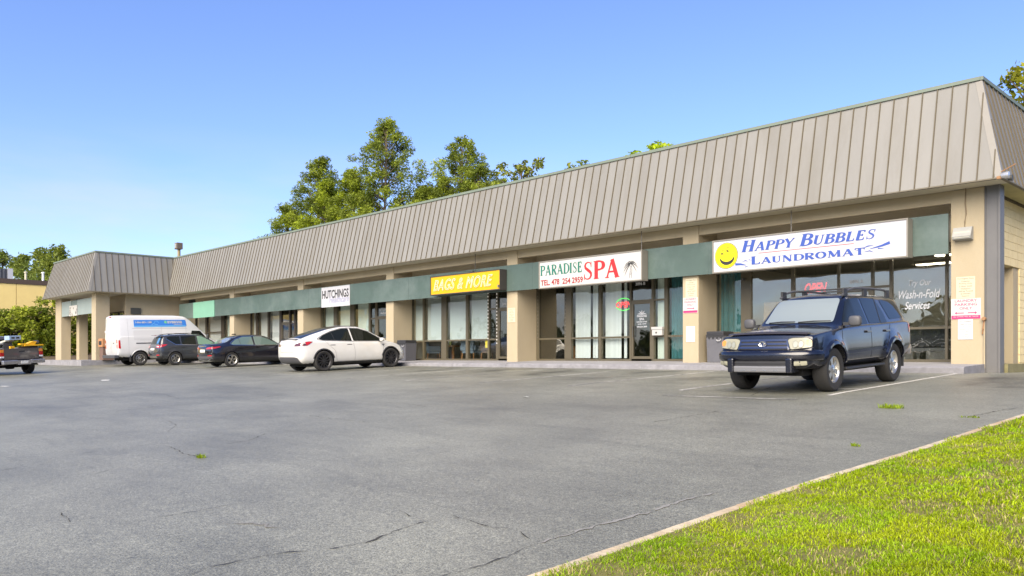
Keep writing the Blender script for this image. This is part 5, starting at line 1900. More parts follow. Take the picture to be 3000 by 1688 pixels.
def arch_ring(car, wx, wz, r0, r1, m, name='arch_trim', a0=13, a1=167, proud=.02, both=True, ymin=0.):
    """trim following the wheel opening"""
    for sd in (('L', 'R') if both else ('R',)):
        sg = 1 if sd == 'L' else -1
        mb = MB(); rows = []
        for k in range(29):
            a = rad(a0 + (a1 - a0) * k / 28)
            row = []
            hy = []
            for r in (r0 + .001, (r0 + r1) / 2, r1):
                h = car.hit(sd, wx + r * math.cos(a), wz + r * math.sin(a), 0)
                hy.append(h[0].y if h else None)
            if any(v is None for v in hy):
                hy = [v if v is not None else (rows[-1][1][1] if rows else sg * .85) for v in hy]
            for (r, hh, pr) in ((r0, hy[0], -.05), (r0, hy[0], proud), ((r0 + r1) / 2, hy[1], proud), (r1, hy[2], -.004)):
                row.append((wx + r * math.cos(a), hh + sg * pr, wz + r * math.sin(a)))
            rows.append(row)
        for r in rows: mb.v += r
        for i in range(len(rows) - 1):
            for k in range(3):
                mb.f.append((i * 4 + k, i * 4 + k + 1, i * 4 + 5 + k, i * 4 + 4 + k)); mb.m.append(0)
        o = car.part(mb, name, m, smooth=40)
        recalc(o)


def paint(name, col, rough=.25, coat=1., metal=.0, dirt=None):
    return mat(name, col, rough, metal=metal, coat=coat, var=.04, vscale=2, coords='OBJ', spec=.5, dirt=dirt, dirt_amt=.35 if dirt else 0., dscale=1.2)


# ------------------------------------------------------------------ dark blue SUV in front of the laundromat
P_NAVY = paint('navy_paint', (.003, .004, .0105), .25, coat=.8)
suv = Car('parked_suv', 'dark navy blue off road SUV with roof rails parked before the laundromat', 'SUV')
WB = 1.395
FX, RX, WZ, WRAD = WB, -WB, .385, .385


def suv_flare(x, y, z):
    f = 0.
    for wx in (FX, RX):
        d = math.hypot(x - wx, z - WZ)
        if z > .3 and y > .6:
            f = max(f, .055 * math.exp(-((d - .47) / .10) ** 2))
    return f


suv.loft([
    (-2.44, .60, .60, .80, .78, .76, .90, .55, .915, .92),
    (-2.41, .54, .68, .87, .84, .84, 1.10, .62, 1.14, 1.15),
    (-2.36, .50, .72, .90, .86, .865, 1.17, .70, 1.27, 1.29),
    (-2.22, .46, .76, .905, .86, .87, 1.18, .66, 1.60, 1.65),
    (-2.10, .44, .78, .905, .86, .872, 1.18, .655, 1.68, 1.725),
    (-1.6, .42, .78, .905, .85, .875, 1.165, .655, 1.705, 1.755),
    (-.6, .42, .78, .905, .83, .875, 1.14, .655, 1.715, 1.77),
    (.15, .42, .78, .905, .82, .875, 1.125, .655, 1.69, 1.745),
    (.30, .42, .78, .905, .82, .875, 1.12, .655, 1.66, 1.71),
    (1.02, .42, .78, .90, .80, .875, 1.09, .76, 1.145, 1.18),
    (1.10, .42, .78, .90, .80, .872, 1.085, .70, 1.125, 1.16),
    (1.6, .42, .77, .895, .78, .865, 1.04, .64, 1.085, 1.115),
    (2.02, .42, .76, .885, .74, .852, 1.0, .62, 1.03, 1.052),
    (2.12, .43, .74, .875, .70, .845, .985, .62, 1.012, 1.028),
    (2.17, .43, .73, .87, .68, .84, .965, .62, .99, 1.0),
    (2.21, .43, .72, .865, .66, .825, .745, .60, .76, .77),
    (2.27, .44, .68, .84, .62, .80, .70, .57, .715, .72),
    (2.34, .47, .50, .68, .59, .64, .64, .48, .65, .655),
], [P_NAVY, M_PLAST], wheels=(FX, RX), wr=.445, ww=.34, wz=WZ, flare=suv_flare,
    matfn=lambda c, n: 1 if c.z < .445 else 0,
    bow=lambda x, y, z: (-.10 * (y / .9) ** 2 * max(0, min(1, (x - 1.6) / .5)) - .05 * (y / .7) ** 2 * (1 if (.25 < x < 1.2 and z > 1.1) else 0)))
# glass
suv.decal('F', [(-.66, 1.215), (.66, 1.215), (.60, 1.60), (.56, 1.655), (-.56, 1.655), (-.60, 1.60)], M_WSHIELD, 'windscreen', .006, r=.04)
suv.decal('L', [(.80, 1.165), (.34, 1.59), (.22, 1.635), (-.20, 1.655), (-.27, 1.165)], M_AUTOG, 'side_window', both=True, r=.03)
suv.decal('L', [(-.35, 1.17), (-.29, 1.655), (-1.0, 1.655), (-1.18, 1.40), (-1.24, 1.18)], M_AUTOG, 'side_window', both=True, r=.03)
suv.seam('L', [(-.98, 1.66), (-.90, 1.18)], .03, M_PLAST, 'window_bar', .008, both=True)
suv.decal('L', [(-1.42, 1.235), (-1.22, 1.63), (-1.95, 1.625), (-2.10, 1.52), (-2.2, 1.27)], M_AUTOG, 'side_window', both=True, r=.05)
suv.decal('B', [(-.62, 1.25), (.62, 1.25), (.56, 1.62), (-.56, 1.62)], M_AUTOG, 'rear_window', r=.05)
# doors and lines
for pts in ([(.98, 1.08), (1.0, .75), (.92, .5)], [(-.31, 1.14), (-.31, .5)], [(-1.30, 1.15), (-1.2, .95), (-1.0, .75), (-.93, .5)], [(.98, .5), (-.93, .5)]):
    suv.seam('L', pts, .012, M_SEAMC, both=True)
suv.seam('L', [(.95, .66), (-.95, .70)], .05, mat('navy_moulding', (.004, .006, .02), .3), 'side_moulding', .012, both=True)
for sd in 'LR':
    for hx in (-.16, -1.08):
        suv.knob(sd, hx, 1.02, .11, .022, .035, P_NAVY, 'door_handle')
# front end
for sg in (-1, 1):
    suv.decal('F', [(sg * .862, .785), (sg * .49, .748), (sg * .43, .94), (sg * .51, .97), (sg * .77, .96), (sg * .862, .91)], M_PLAST, 'lamp_gap', .004, r=.03, grid=.03)
suv.decal('F', [(-.845, .80), (-.50, .765), (-.445, .93), (-.52, .955), (-.76, .96), (-.845, .91)], M_LAMP, 'headlamp', .026, r=.03, grid=.03)
suv.decal('F', [(.845, .80), (.50, .765), (.445, .93), (.52, .955), (.76, .96), (.845, .91)], M_LAMP, 'headlamp', .026, r=.03, grid=.03)
for sg in (-1, 1):
    suv.decal('F', [(sg * .83, .83), (sg * .765, .83), (sg * .745, .92), (sg * .80, .935), (sg * .845, .90)], M_AMBER, 'turn_lamp', .032, r=.02, grid=.03)
    for cx_ in (.58, .67):
        suv.decal('F', [(sg * cx_ + .045 * math.cos(a), .85 + .058 * math.sin(a)) for a in np.linspace(0, 2 * math.pi, 13)[:-1]], mat('lamp_reflector', (.36, .355, .28), .2, metal=.3), 'lamp_bowl', .034, grid=.03)
suv.decal('F', [(-.47, .765), (.47, .765), (.42, .945), (-.42, .945)], M_PLAST, 'grille', .010, r=.02)
for zz, hw in ((.925, .42), (.862, .43), (.80, .45)):
    suv.seam('F', [(-hw, zz), (hw, zz)], .036, mat('navy_bar', (.012, .02, .06), .3, coat=1.), 'grille_bar', .024)
suv.seam('F', [(-.47, .765), (-.425, .945)], .03, MATS['navy_bar'], 'grille_bar', .026)
suv.seam('F', [(.47, .765), (.425, .945)], .03, MATS['navy_bar'], 'grille_bar', .026)
em = suv.decal('F', [(.085 * math.cos(a), .862 + .058 * math.sin(a)) for a in np.linspace(0, 2 * math.pi, 21)[:-1]], MATS['navy_bar'], 'emblem', .030, grid=.05)
for sg in (-1, 1):
    for cx_ in (.58, .67):
        suv.seam('F', [(sg * cx_ + .044 * math.cos(a), .855 + .06 * math.sin(a)) for a in np.linspace(0, 2 * math.pi, 17)], .006, mat('lamp_edge', (.2, .19, .15), .3), 'lamp_ring', .038)
_h = suv.hit('F', 0, .862, .036)[0].x + .004
mb = MB()
for rx_, rz_, cz_ in ((.068, .046, .862), (.028, .044, .862), (.052, .018, .876)):
    mb.tube([(_h + .001 * rx_, rx_ * math.cos(a), cz_ + rz_ * math.sin(a)) for a in np.linspace(0, 2 * math.pi, 20)], .0065, 5, cap=False)
suv.part(mb, 'emblem_rings', M_CHROME, em, smooth=60)
suv.decal('F', [(-.49, .475), (.49, .475), (.49, .575), (-.49, .575)], M_PLAST, 'lower_grille', .006, r=.02, grid=.03)
for zz in (.50, .54):
    suv.seam('F', [(-.48, zz), (.48, zz)], .012, mat('grille_dark_bar', (.05, .05, .055), .4), 'grille_bar', .03)
suv.part(MB().box(2.20, 2.365, -.50, .50, .375, .485, bev=.025), 'skid_plate', mat('skid_silver', (.20, .20, .205), .45, metal=.4))
for q in (-.3, -.1, .1, .3):
    suv.part(MB().box(2.36, 2.368, q - .045, q + .045, .405, .418), 'skid_slot', M_CHROME)
for sg in (-1, 1):
    suv.part(MB().box(2.10, 2.385, *sorted((sg * .485, sg * .60)), .37, .62, bev=.025), 'bumper_guard', P_NAVY)
    suv.decal('F', [(sg * .62, .49), (sg * .81, .50), (sg * .81, .57), (sg * .62, .565)], M_LAMP, 'fog_lamp', .05, r=.015, grid=.03)
    suv.seam('F', [(sg * .71, .49), (sg * .71, .57)], .012, M_PLAST, 'fog_divider', .056)
mb = MB(); rows_ = []
for i in range(25):
    y_ = -.74 + 1.48 * i / 24
    row = []
    for xo, up_ in ((1.98, .012), (2.06, .035), (2.12, .04), (2.15, .02)):
        h_ = suv.hit('T', xo - .10 * (y_ / .9) ** 2, y_, up_)
        row.append(tuple(h_[0]))
    rows_.append(row)
for r_ in rows_: mb.v += r_
for i in range(24):
    for k in range(3):
        mb.f.append((i * 4 + k, i * 4 + k + 1, i * 4 + 5 + k, i * 4 + 4 + k)); mb.m.append(0)
recalc(suv.part(mb, 'bonnet_deflector', mat('bug_shield', (.035, .03, .028), .2, coat=.5), smooth=50))
# bumper bar swept round the nose
plan = [(1.93, -.945), (2.04, -.925), (2.16, -.86), (2.26, -.72), (2.32, -.5), (2.345, -.25), (2.35, 0), (2.345, .25), (2.32, .5), (2.26, .72), (2.16, .86), (2.04, .925), (1.93, .945)]
mb = MB()
for i, (px_, py_) in enumerate(plan):
    a_, b_ = Vector(plan[max(i - 1, 0)]), Vector(plan[min(i + 1, len(plan) - 1)])
    t_ = (b_ - a_).normalized(); n_ = Vector((t_.y, -t_.x))
    for dd, zz_ in ((-.06, .56), (.0, .575), (.025, .61), (.028, .68), (.012, .725), (-.03, .745), (-.12, .752)):
        mb.v.append((px_ + n_.x * dd, py_ + n_.y * dd, zz_))
for i in range(len(plan) - 1):
    for k in range(6):
        mb.f.append((i * 7 + k, i * 7 + k + 1, i * 7 + 8 + k, i * 7 + 7 + k)); mb.m.append(0)
recalc(suv.part(mb, 'front_bumper', P_NAVY, smooth=50))
for yy0, yy1 in ((.05, .62), (-.55, -.02)):
    mb = MB()
    p0 = suv.hit('F', yy0, 1.225, .02); p1 = suv.hit('F', yy1, 1.235, .02)
    mb.tube([p0[0], (p0[0] + p1[0]) / 2 + Vector((.015, 0, .01)), p1[0]], .011, 6)
    suv.part(mb, 'wiper', M_PLAST)
# arches, steps, rails, mirrors
for wx in (FX, RX):
    arch_ring(suv, wx, WZ, .445, .53, P_NAVY, 'wheel_flare', proud=.03)
suv.part(MB().box(-.9, .9, .74, .92, .355, .40, bev=.02), 'side_step', M_PLAST)
suv.part(MB().box(-.9, .9, -.92, -.74, .355, .40, bev=.02), 'side_step', M_PLAST)
for sg in (-1, 1):
    y_ = sg * .60
    mb = MB()
    mb.tube([(.30, y_, 1.70), (.05, y_, 1.80), (-.25, y_, 1.845), (-1.0, y_, 1.85), (-1.75, y_, 1.83), (-2.0, y_, 1.76)], .022, 8)
    ra = suv.part(mb, 'roof_rail', M_PLASTG, smooth=50)
    for px in (.18, -.75, -1.9):
        suv.part(MB().box(px - .1, px + .08, y_ - .02, y_ + .02, 1.68, 1.83, bev=.01), 'rail_foot', M_PLAST, ra)
for px in (-.45, -1.6):
    suv.part(MB().box(px - .03, px + .03, -.6, .6, 1.835, 1.865, bev=.008), 'cross_bar', M_PLAST)
suv.mirror(.76, .86, 1.22, M_PLASTG, .13, .22, .19)
suv.decal('B', [(-.86, .95), (-.72, .95), (-.70, 1.20), (-.80, 1.22)], M_TAIL, 'tail_lamp', .01)
suv.decal('B', [(.86, .95), (.72, .95), (.70, 1.20), (.80, 1.22)], M_TAIL, 'tail_lamp', .01)
for sd in 'LR':
    suv.decal(sd, [(-2.38, .96), (-2.27, .97), (-2.30, 1.2), (-2.37, 1.18)], M_TAIL, 'tail_lamp', .006)
suv.part(MB().box(-2.60, -2.36, -.84, .84, .50, .72, bev=.05), 'rear_bumper', mat('tan_bumper', (.20, .18, .16), .3, coat=.6), smooth=50)
for sg in (-1, 1):
    suv.part(MB().box(-1.95, -1.91, *sorted((sg * .70, sg * .90)), .28, .55), 'mud_flap', M_PLAST)
suv.under(-2.2, 2.0, .62, .30, .46)
for wx in (FX, RX):
    suv.axle(wx, WZ, .7)
    for sg in (-1, 1):
        suv.wheel(wx, sg * .79, WRAD, .265, .235, 'six', M_ALLOY, M_CHROME, face=-.01)
suv.place(-7.14, 15.2, (.02, -1))

# ------------------------------------------------------------------ white electric crossover
P_WHITE = paint('white_paint', (.62, .61, .575), .3, dirt=(.48, .45, .36))
tes = Car('parked_electric_car', 'white electric crossover with black turbine wheels parked nose to the walkway', 'car')
FX, RX, WZ, WRAD = 1.445, -1.445, .36, .36
tes.loft([
    (-2.40, .50, .50, .74, .62, .72, .74, .5, .76, .765),
    (-2.36, .40, .64, .86, .66, .82, .95, .58, 1.04, 1.06),
    (-2.30, .32, .70, .90, .68, .84, 1.02, .62, 1.125, 1.145),
    (-2.16, .28, .74, .93, .68, .845, 1.03, .64, 1.155, 1.19),
    (-1.9, .25, .76, .95, .67, .85, 1.04, .63, 1.23, 1.28),
    (-1.445, .22, .78, .96, .66, .86, 1.035, .61, 1.36, 1.41),
    (-.9, .20, .80, .96, .64, .865, 1.02, .595, 1.49, 1.55),
    (-.3, .20, .80, .955, .62, .865, 1.00, .585, 1.56, 1.615),
    (.15, .20, .80, .955, .62, .865, .99, .585, 1.55, 1.605),
    (.45, .20, .80, .955, .62, .865, .98, .595, 1.49, 1.545),
    (1.0, .20, .80, .955, .62, .865, .97, .66, 1.225, 1.275),
    (1.42, .21, .80, .955, .62, .86, .955, .74, 1.015, 1.05),
    (1.52, .21, .80, .955, .62, .855, .945, .70, .99, 1.02),
    (1.9, .22, .76, .93, .60, .82, .86, .64, .90, .93),
    (2.15, .24, .68, .86, .56, .74, .74, .56, .79, .82),
    (2.28, .27, .58, .76, .52, .66, .62, .48, .66, .69),
    (2.35, .33, .40, .58, .48, .52, .55, .36, .57, .58),
], [P_WHITE, M_PLAST], wheels=(FX, RX), wr=.405, ww=.34, wz=WZ,
    matfn=lambda c, n: 1 if c.z < .30 else 0,
    bow=lambda x, y, z: -.16 * (y / .9) ** 2 * max(0, min(1, (x - 1.5) / .7)) + .12 * (y / .9) ** 2 * max(0, min(1, (-x - 1.7) / .6)))
tes.decal('L', [(-1.55, 1.145), (-1.40, 1.105), (-.20, 1.045), (-.24, 1.50), (-.55, 1.49), (-1.0, 1.39), (-1.35, 1.26)], M_AUTOG, 'side_window', both=True, r=.03)
tes.decal('L', [(-.14, 1.045), (1.20, 1.015), (1.0, 1.14), (.6, 1.36), (.2, 1.485), (-.18, 1.505)], M_AUTOG, 'side_window', both=True, r=.03)
tes.seam('L', [(-1.6, 1.13), (-1.4, 1.09), (-.2, 1.03), (1.25, 1.0)], .016, M_PLAST, 'window_trim', .007, both=True)
tes.seam('L', [(-1.6, 1.15), (-1.35, 1.275), (-1.0, 1.405), (-.55, 1.505), (-.2, 1.52), (.2, 1.50), (.6, 1.375), (1.0, 1.155), (1.22, 1.02)], .016, M_PLAST, 'window_trim', .007, both=True)
tes.seam('L', [(-.98, 1.37), (-.92, 1.09)], .018, M_PLAST, 'window_bar', .008, both=True)
tes.decal('T', [(-2.12, -.52), (-2.12, .52), (-.60, .50), (.35, .52), (.35, -.52), (-.60, -.50)], M_AUTOG, 'glass_roof', .006, r=.04)
tes.decal('F', [(-.66, 1.06), (.66, 1.06), (.52, 1.50), (-.52, 1.50)], M_AUTOG, 'windscreen', .006, r=.05)
for pts in ([(1.18, .98), (1.1, .7), (1.0, .34)], [(-.17, 1.02), (-.15, .7), (-.17, .34)], [(-1.32, 1.06), (-1.2, .92), (-.98, .72), (-.92, .34)], [(1.0, .33), (-.92, .33)]):
    tes.seam('L', pts, .010, mat('white_gap', (.22, .21, .19), .7), both=True)
tes.seam('L', [(1.75, .93), (1.6, .97), (1.25, .98)], .008, MATS['white_gap'], both=True)
for sd in 'LR':
    for hx in (-.34, -1.16 + .12):
        tes.knob(sd, hx, .915, .105, .013, .006, M_PLAST, 'door_handle')
    tes.decal(sd, [(1.05, .86), (1.18, .88), (1.14, .83)], M_PLAST, 'side_camera', .008)
    tes.decal(sd, [(-2.34, .90), (-2.05, .93), (-1.80, 1.06), (-1.95, 1.075), (-2.28, 1.04)], M_TAILD, 'tail_lamp', .008, r=.02)
    tes.decal(sd, [(-2.10, .935), (-2.03, .95), (-1.84, 1.055), (-1.95, 1.065), (-2.12, 1.04)], M_TAIL, 'tail_lamp', .012, r=.01)
for sg in (-1, 1):
    tes.decal('B', [(sg * .48, .905), (sg * .86, .91), (sg * .86, 1.03), (sg * .54, .995)], M_TAILD, 'tail_lamp', .008, r=.02)
tes.seam('B', [(-.5, .965), (.5, .965)], .012, M_SEAMC, 'boot_gap', .006)
tes.seam('B', [(-.50, .965), (-.46, .70), (.46, .70), (.50, .965)], .008, MATS['white_gap'], 'boot_gap', .005)
tes.part(MB().box(-2.32, -2.22, -.55, .55, 1.135, 1.16, bev=.008), 'spoiler', M_PLAST)
tes.decal('B', [(-.16, .80), (.16, .80), (.16, .93), (-.16, .93)], M_PLATE, 'number_plate', .012)
tes.decal('B', [(-.72, .30), (.72, .30), (.66, .50), (.5, .53), (-.5, .53), (-.66, .50)], M_PLASTG, 'rear_diffuser', .012, r=.04)
for wx in (FX, RX):
    arch_ring(tes, wx, WZ, .405, .455, M_PLAST, proud=.012)
tes.mirror(.98, .87, 1.06, P_WHITE, .12, .2, .13)
tes.under(-1.9, 1.9, .70, .17, .3)
for wx in (FX, RX):
    tes.axle(wx, WZ, .75)
    for sg in (-1, 1):
        tes.wheel(wx, sg * .835, WRAD, .25, .262, 'turbine', M_DALLOY, face=0.)
tes.place(-26.95, 17.15, (0, 1), 1.03)

# ------------------------------------------------------------------ black sedan
P_BLACK = paint('black_blue_paint', (.007, .007, .012), .2)
bmw = Car('parked_sedan', 'black four door sedan with bright window trim parked nose to the walkway', 'car')
FX, RX, WZ, WRAD = 1.49, -1.49, .335, .335
bmw.loft([
    (-2.50, .42, .52, .74, .62, .72, .74, .5, .76, .77),
    (-2.46, .36, .64, .84, .64, .80, .96, .6, 1.02, 1.03),
    (-2.40, .30, .70, .875, .64, .81, .985, .64, 1.065, 1.075),
    (-2.25, .27, .74, .90, .64, .815, .99, .66, 1.075, 1.10),
    (-1.95, .24, .76, .925, .63, .82, .995, .66, 1.085, 1.12),
    (-1.72, .22, .78, .93, .62, .825, .995, .64, 1.13, 1.17),
    (-1.25, .20, .78, .93, .61, .83, .985, .575, 1.34, 1.39),
    (-.85, .19, .78, .925, .60, .83, .975, .55, 1.425, 1.475),
    (-.4, .19, .78, .925, .59, .83, .965, .545, 1.45, 1.50),
    (.1, .19, .78, .925, .59, .83, .955, .55, 1.43, 1.485),
    (.45, .19, .78, .925, .59, .83, .945, .565, 1.355, 1.41),
    (1.08, .19, .78, .925, .59, .83, .93, .72, 1.0, 1.04),
    (1.2, .19, .78, .925, .59, .825, .92, .68, .97, 1.00),
    (1.8, .20, .76, .91, .58, .79, .85, .62, .89, .92),
    (2.2, .22, .70, .85, .56, .72, .76, .56, .80, .82),
    (2.36, .24, .62, .78, .52, .66, .68, .5, .71, .73),
    (2.44, .28, .46, .62, .46, .54, .56, .4, .58, .59),
], [P_BLACK, M_PLAST], wheels=(FX, RX), wr=.375, ww=.32, wz=WZ, matfn=lambda c, n: 1 if c.z < .215 else 0,
    bow=lambda x, y, z: -.14 * (y / .9) ** 2 * max(0, min(1, (x - 1.6) / .7)) + .10 * (y / .9) ** 2 * max(0, min(1, (-x - 1.9) / .5)))
bmw.decal('L', [(-1.46, 1.07), (-1.38, 1.03), (-.36, .995), (-.36, 1.395), (-.8, 1.385), (-1.2, 1.26)], M_AUTOGL, 'side_window', both=True, r=.04)
bmw.decal('L', [(-.28, .995), (.92, .975), (.72, 1.11), (.40, 1.30), (.1, 1.375), (-.28, 1.395)], M_AUTOGL, 'side_window', both=True, r=.03)
bmw.seam('L', [(-1.02, 1.32), (-1.0, 1.02)], .02, M_PLAST, 'window_bar', .008, both=True)
bmw.seam('L', [(.95, .965), (-.3, .98), (-1.35, 1.015), (-1.5, 1.06), (-1.45, 1.13), (-1.2, 1.285), (-.8, 1.405), (-.3, 1.415), (.1, 1.395), (.42, 1.315), (.95, 1.0)], .02, M_CHROME, 'window_trim', .008, both=True)
bmw.decal('B', [(-.62, 1.13), (.62, 1.13), (.52, 1.40), (-.52, 1.40)], M_WSHIELD, 'rear_window', .006, r=.05)
bmw.decal('F', [(-.64, 1.05), (.64, 1.05), (.5, 1.40), (-.5, 1.40)], M_AUTOG, 'windscreen', .006, r=.05)
for pts in ([(1.0, .93), (.98, .6), (.9, .3)], [(-.32, .97), (-.32, .3)], [(-1.35, 1.0), (-1.2, .85), (-1.0, .65), (-.95, .3)]):
    bmw.seam('L', pts, .010, M_SEAMC, both=True)
for sd in 'LR':
    for hx in (-.20, -1.12):
        bmw.knob(sd, hx, .875, .11, .016, .03, P_BLACK, 'door_handle')
    bmw.decal(sd, [(-2.44, .86), (-2.30, .86), (-1.98, .94), (-2.05, .965), (-2.4, .94)], M_TAIL, 'tail_lamp', .008, r=.015)
    bmw.seam(sd, [(-1.0, .27), (1.0, .27)], .03, M_PLAST, 'sill_trim', .006)
for sg in (-1, 1):
    bmw.decal('B', [(sg * .36, .845), (sg * .82, .85), (sg * .83, .93), (sg * .6, .94), (sg * .38, .90)], M_TAIL, 'tail_lamp', .01, r=.015)
    bmw.decal('B', [(sg * .5, .52), (sg * .78, .53), (sg * .78, .58), (sg * .5, .57)], M_TAIL, 'reflector', .008)
    bmw.part(MB().tube([(-2.46, sg * .52, .31), (-2.30, sg * .52, .31)], .045, 12), 'exhaust', M_CHROME)
bmw.seam('B', [(-.34, .99), (.34, .99)], .03, M_CHROME, 'boot_trim', .006)
bmw.decal('B', [(-.26, .70), (.26, .70), (.26, .83), (-.26, .83)], M_PLATE, 'number_plate', .012)
bmw.seam('B', [(-.8, .66), (.8, .66)], .02, M_CHROME, 'bumper_trim', .008)
bmw.decal('B', [(-.8, .40), (.8, .40), (.78, .52), (-.78, .52)], M_PLASTG, 'rear_diffuser', .006)
bmw.mirror(.86, .83, 1.0, P_BLACK, .11, .19, .12)
bmw.part(MB().box(-1.05, -.85, -.02, .02, 1.49, 1.54, bev=.01), 'antenna_fin', P_BLACK)
bmw.under(-1.9, 1.9, .66, .16, .28)
for wx in (FX, RX):
    bmw.axle(wx, WZ, .7)
    for sg in (-1, 1):
        bmw.wheel(wx, sg * .80, WRAD, .24, .235, 'fivetwin', M_ALLOY, M_PLAST, face=0.)
bmw.place(-36.95, 18.35, (0, 1), 1.0)

# ------------------------------------------------------------------ dark grey compact SUV
P_GREY = paint('dark_grey_paint', (.045, .049, .056), .25, metal=.3)
esc = Car('parked_compact_suv', 'dark grey compact SUV parked between the white van and black sedan', 'SUV')
FX, RX, WZ, WRAD = 1.345, -1.345, .35, .35
esc.loft([
    (-2.22, .50, .5, .72, .66, .7, .76, .5, .78, .785),
    (-2.18, .42, .64, .84, .72, .82, .98, .6, 1.02, 1.03),
    (-2.10, .36, .70, .89, .74, .84, 1.06, .66, 1.14, 1.16),
    (-1.92, .32, .74, .91, .74, .845, 1.07, .62, 1.46, 1.50),
    (-1.78, .30, .76, .915, .74, .85, 1.07, .605, 1.565, 1.61),
    (-1.3, .28, .78, .92, .72, .855, 1.06, .60, 1.60, 1.655),
    (-.5, .26, .78, .92, .70, .855, 1.035, .595, 1.615, 1.675),
    (.05, .26, .78, .92, .70, .855, 1.02, .60, 1.585, 1.645),
    (.25, .26, .78, .92, .70, .855, 1.015, .605, 1.55, 1.61),
    (1.15, .26, .78, .915, .68, .855, 1.0, .73, 1.09, 1.13),
    (1.27, .26, .78, .91, .68, .85, .99, .7, 1.06, 1.09),
    (1.8, .27, .75, .89, .66, .82, .93, .62, .97, 1.0),
    (2.1, .29, .68, .84, .62, .76, .82, .56, .85, .87),
    (2.22, .32, .58, .74, .56, .66, .66, .48, .68, .7),
    (2.27, .36, .42, .6, .5, .54, .58, .4, .6, .61),
], [P_GREY, M_PLAST], wheels=(FX, RX), wr=.395, ww=.32, wz=WZ, matfn=lambda c, n: 1 if c.z < .36 or (c.x < -1.95 and c.z < .50) else 0,
    bow=lambda x, y, z: -.12 * (y / .9) ** 2 * max(0, min(1, (x - 1.5) / .6)) + .08 * (y / .9) ** 2 * max(0, min(1, (-x - 1.7) / .4)))
esc.decal('L', [(-1.72, 1.40), (-1.30, 1.125), (-1.02, 1.115), (-1.02, 1.54), (-1.5, 1.535), (-1.68, 1.50)], M_AUTOG, 'side_window', both=True, r=.03)
esc.decal('L', [(-.95, 1.11), (-.16, 1.085), (-.16, 1.555), (-.95, 1.545)], M_AUTOG, 'side_window', both=True, r=.03)
esc.decal('L', [(-.06, 1.085), (.98, 1.06), (.6, 1.30), (.25, 1.50), (-.06, 1.55)], mat('green_glass', (.16, .27, .20), .04, coat=1., spec=.9), 'side_window', both=True, r=.03)
esc.seam('L', [(-1.74, 1.42), (-1.3, 1.105), (-.1, 1.07), (1.02, 1.045)], .018, M_CHROME, 'window_trim', .008, both=True)
esc.decal('B', [(-.66, 1.14), (.66, 1.14), (.56, 1.50), (-.56, 1.50)], M_AUTOG, 'rear_window', .008, r=.04)
esc.decal('B', [(-.5, 1.17), (-.28, 1.17), (-.25, 1.48), (-.45, 1.48)], mat('blue_sticker', (.03, .16, .35), .3), 'window_sticker', .013)
for pts in ([(1.06, 1.0), (1.04, .7), (.95, .4)], [(-.11, 1.07), (-.11, .4)], [(-1.0, 1.08), (-.98, .85), (-.86, .4)]):
    esc.seam('L', pts, .010, M_SEAMC, both=True)
for sd in 'LR':
    for hx in (0.02, -.86):
        esc.knob(sd, hx, .98, .1, .018, .03, P_GREY, 'door_handle')
    esc.decal(sd, [(-2.14, .95), (-1.85, 1.04), (-1.72, 1.12), (-2.02, 1.115), (-2.12, 1.06)], M_TAIL, 'tail_lamp', .008, r=.015)
for sg in (-1, 1):
    esc.decal('B', [(sg * .42, .96), (sg * .80, .93), (sg * .82, 1.08), (sg * .5, 1.08)], M_TAIL, 'tail_lamp', .01, r=.015)
    esc.decal('B', [(sg * .52, .985), (sg * .72, .975), (sg * .72, 1.03), (sg * .55, 1.035)], M_LAMPC, 'reverse_lamp', .015, r=.01)
    esc.decal('B', [(sg * .5, .52), (sg * .76, .53), (sg * .76, .59), (sg * .5, .58)], M_TAIL, 'reflector', .008)
    esc.part(MB().tube([(.1, sg * .58, 1.65), (-.2, sg * .58, 1.70), (-1.2, sg * .58, 1.695), (-1.6, sg * .58, 1.64)], .018, 6), 'roof_rail', M_PLAST)
esc.decal('B', [(-.26, .82), (.26, .82), (.26, .93), (-.26, .93)], M_PLATE, 'number_plate', .012)
esc.decal('B', [(-.5, .40), (.5, .40), (.5, .52), (-.5, .52)], M_ALLOY, 'skid_plate', .008, r=.02)
esc.part(MB().box(-2.03, -1.85, -.6, .6, 1.60, 1.63, bev=.01), 'spoiler', P_GREY)
esc.part(MB().box(-2.04, -2.02, -.1, .1, 1.585, 1.60), 'brake_lamp', M_TAIL)
for wx in (FX, RX):
    arch_ring(esc, wx, WZ, .395, .43, M_PLAST, proud=.012)
esc.mirror(.88, .86, 1.1, P_GREY, .12, .2, .15)
esc.under(-1.8, 1.8, .66, .2, .34)
for wx in (FX, RX):
    esc.axle(wx, WZ, .7)
    for sg in (-1, 1):
        esc.wheel(wx, sg * .79, WRAD, .235, .225, 'split', M_ALLOY, M_PLAST, face=0.)
esc.place(-44.55, 18.6, (0, 1), 1.0)

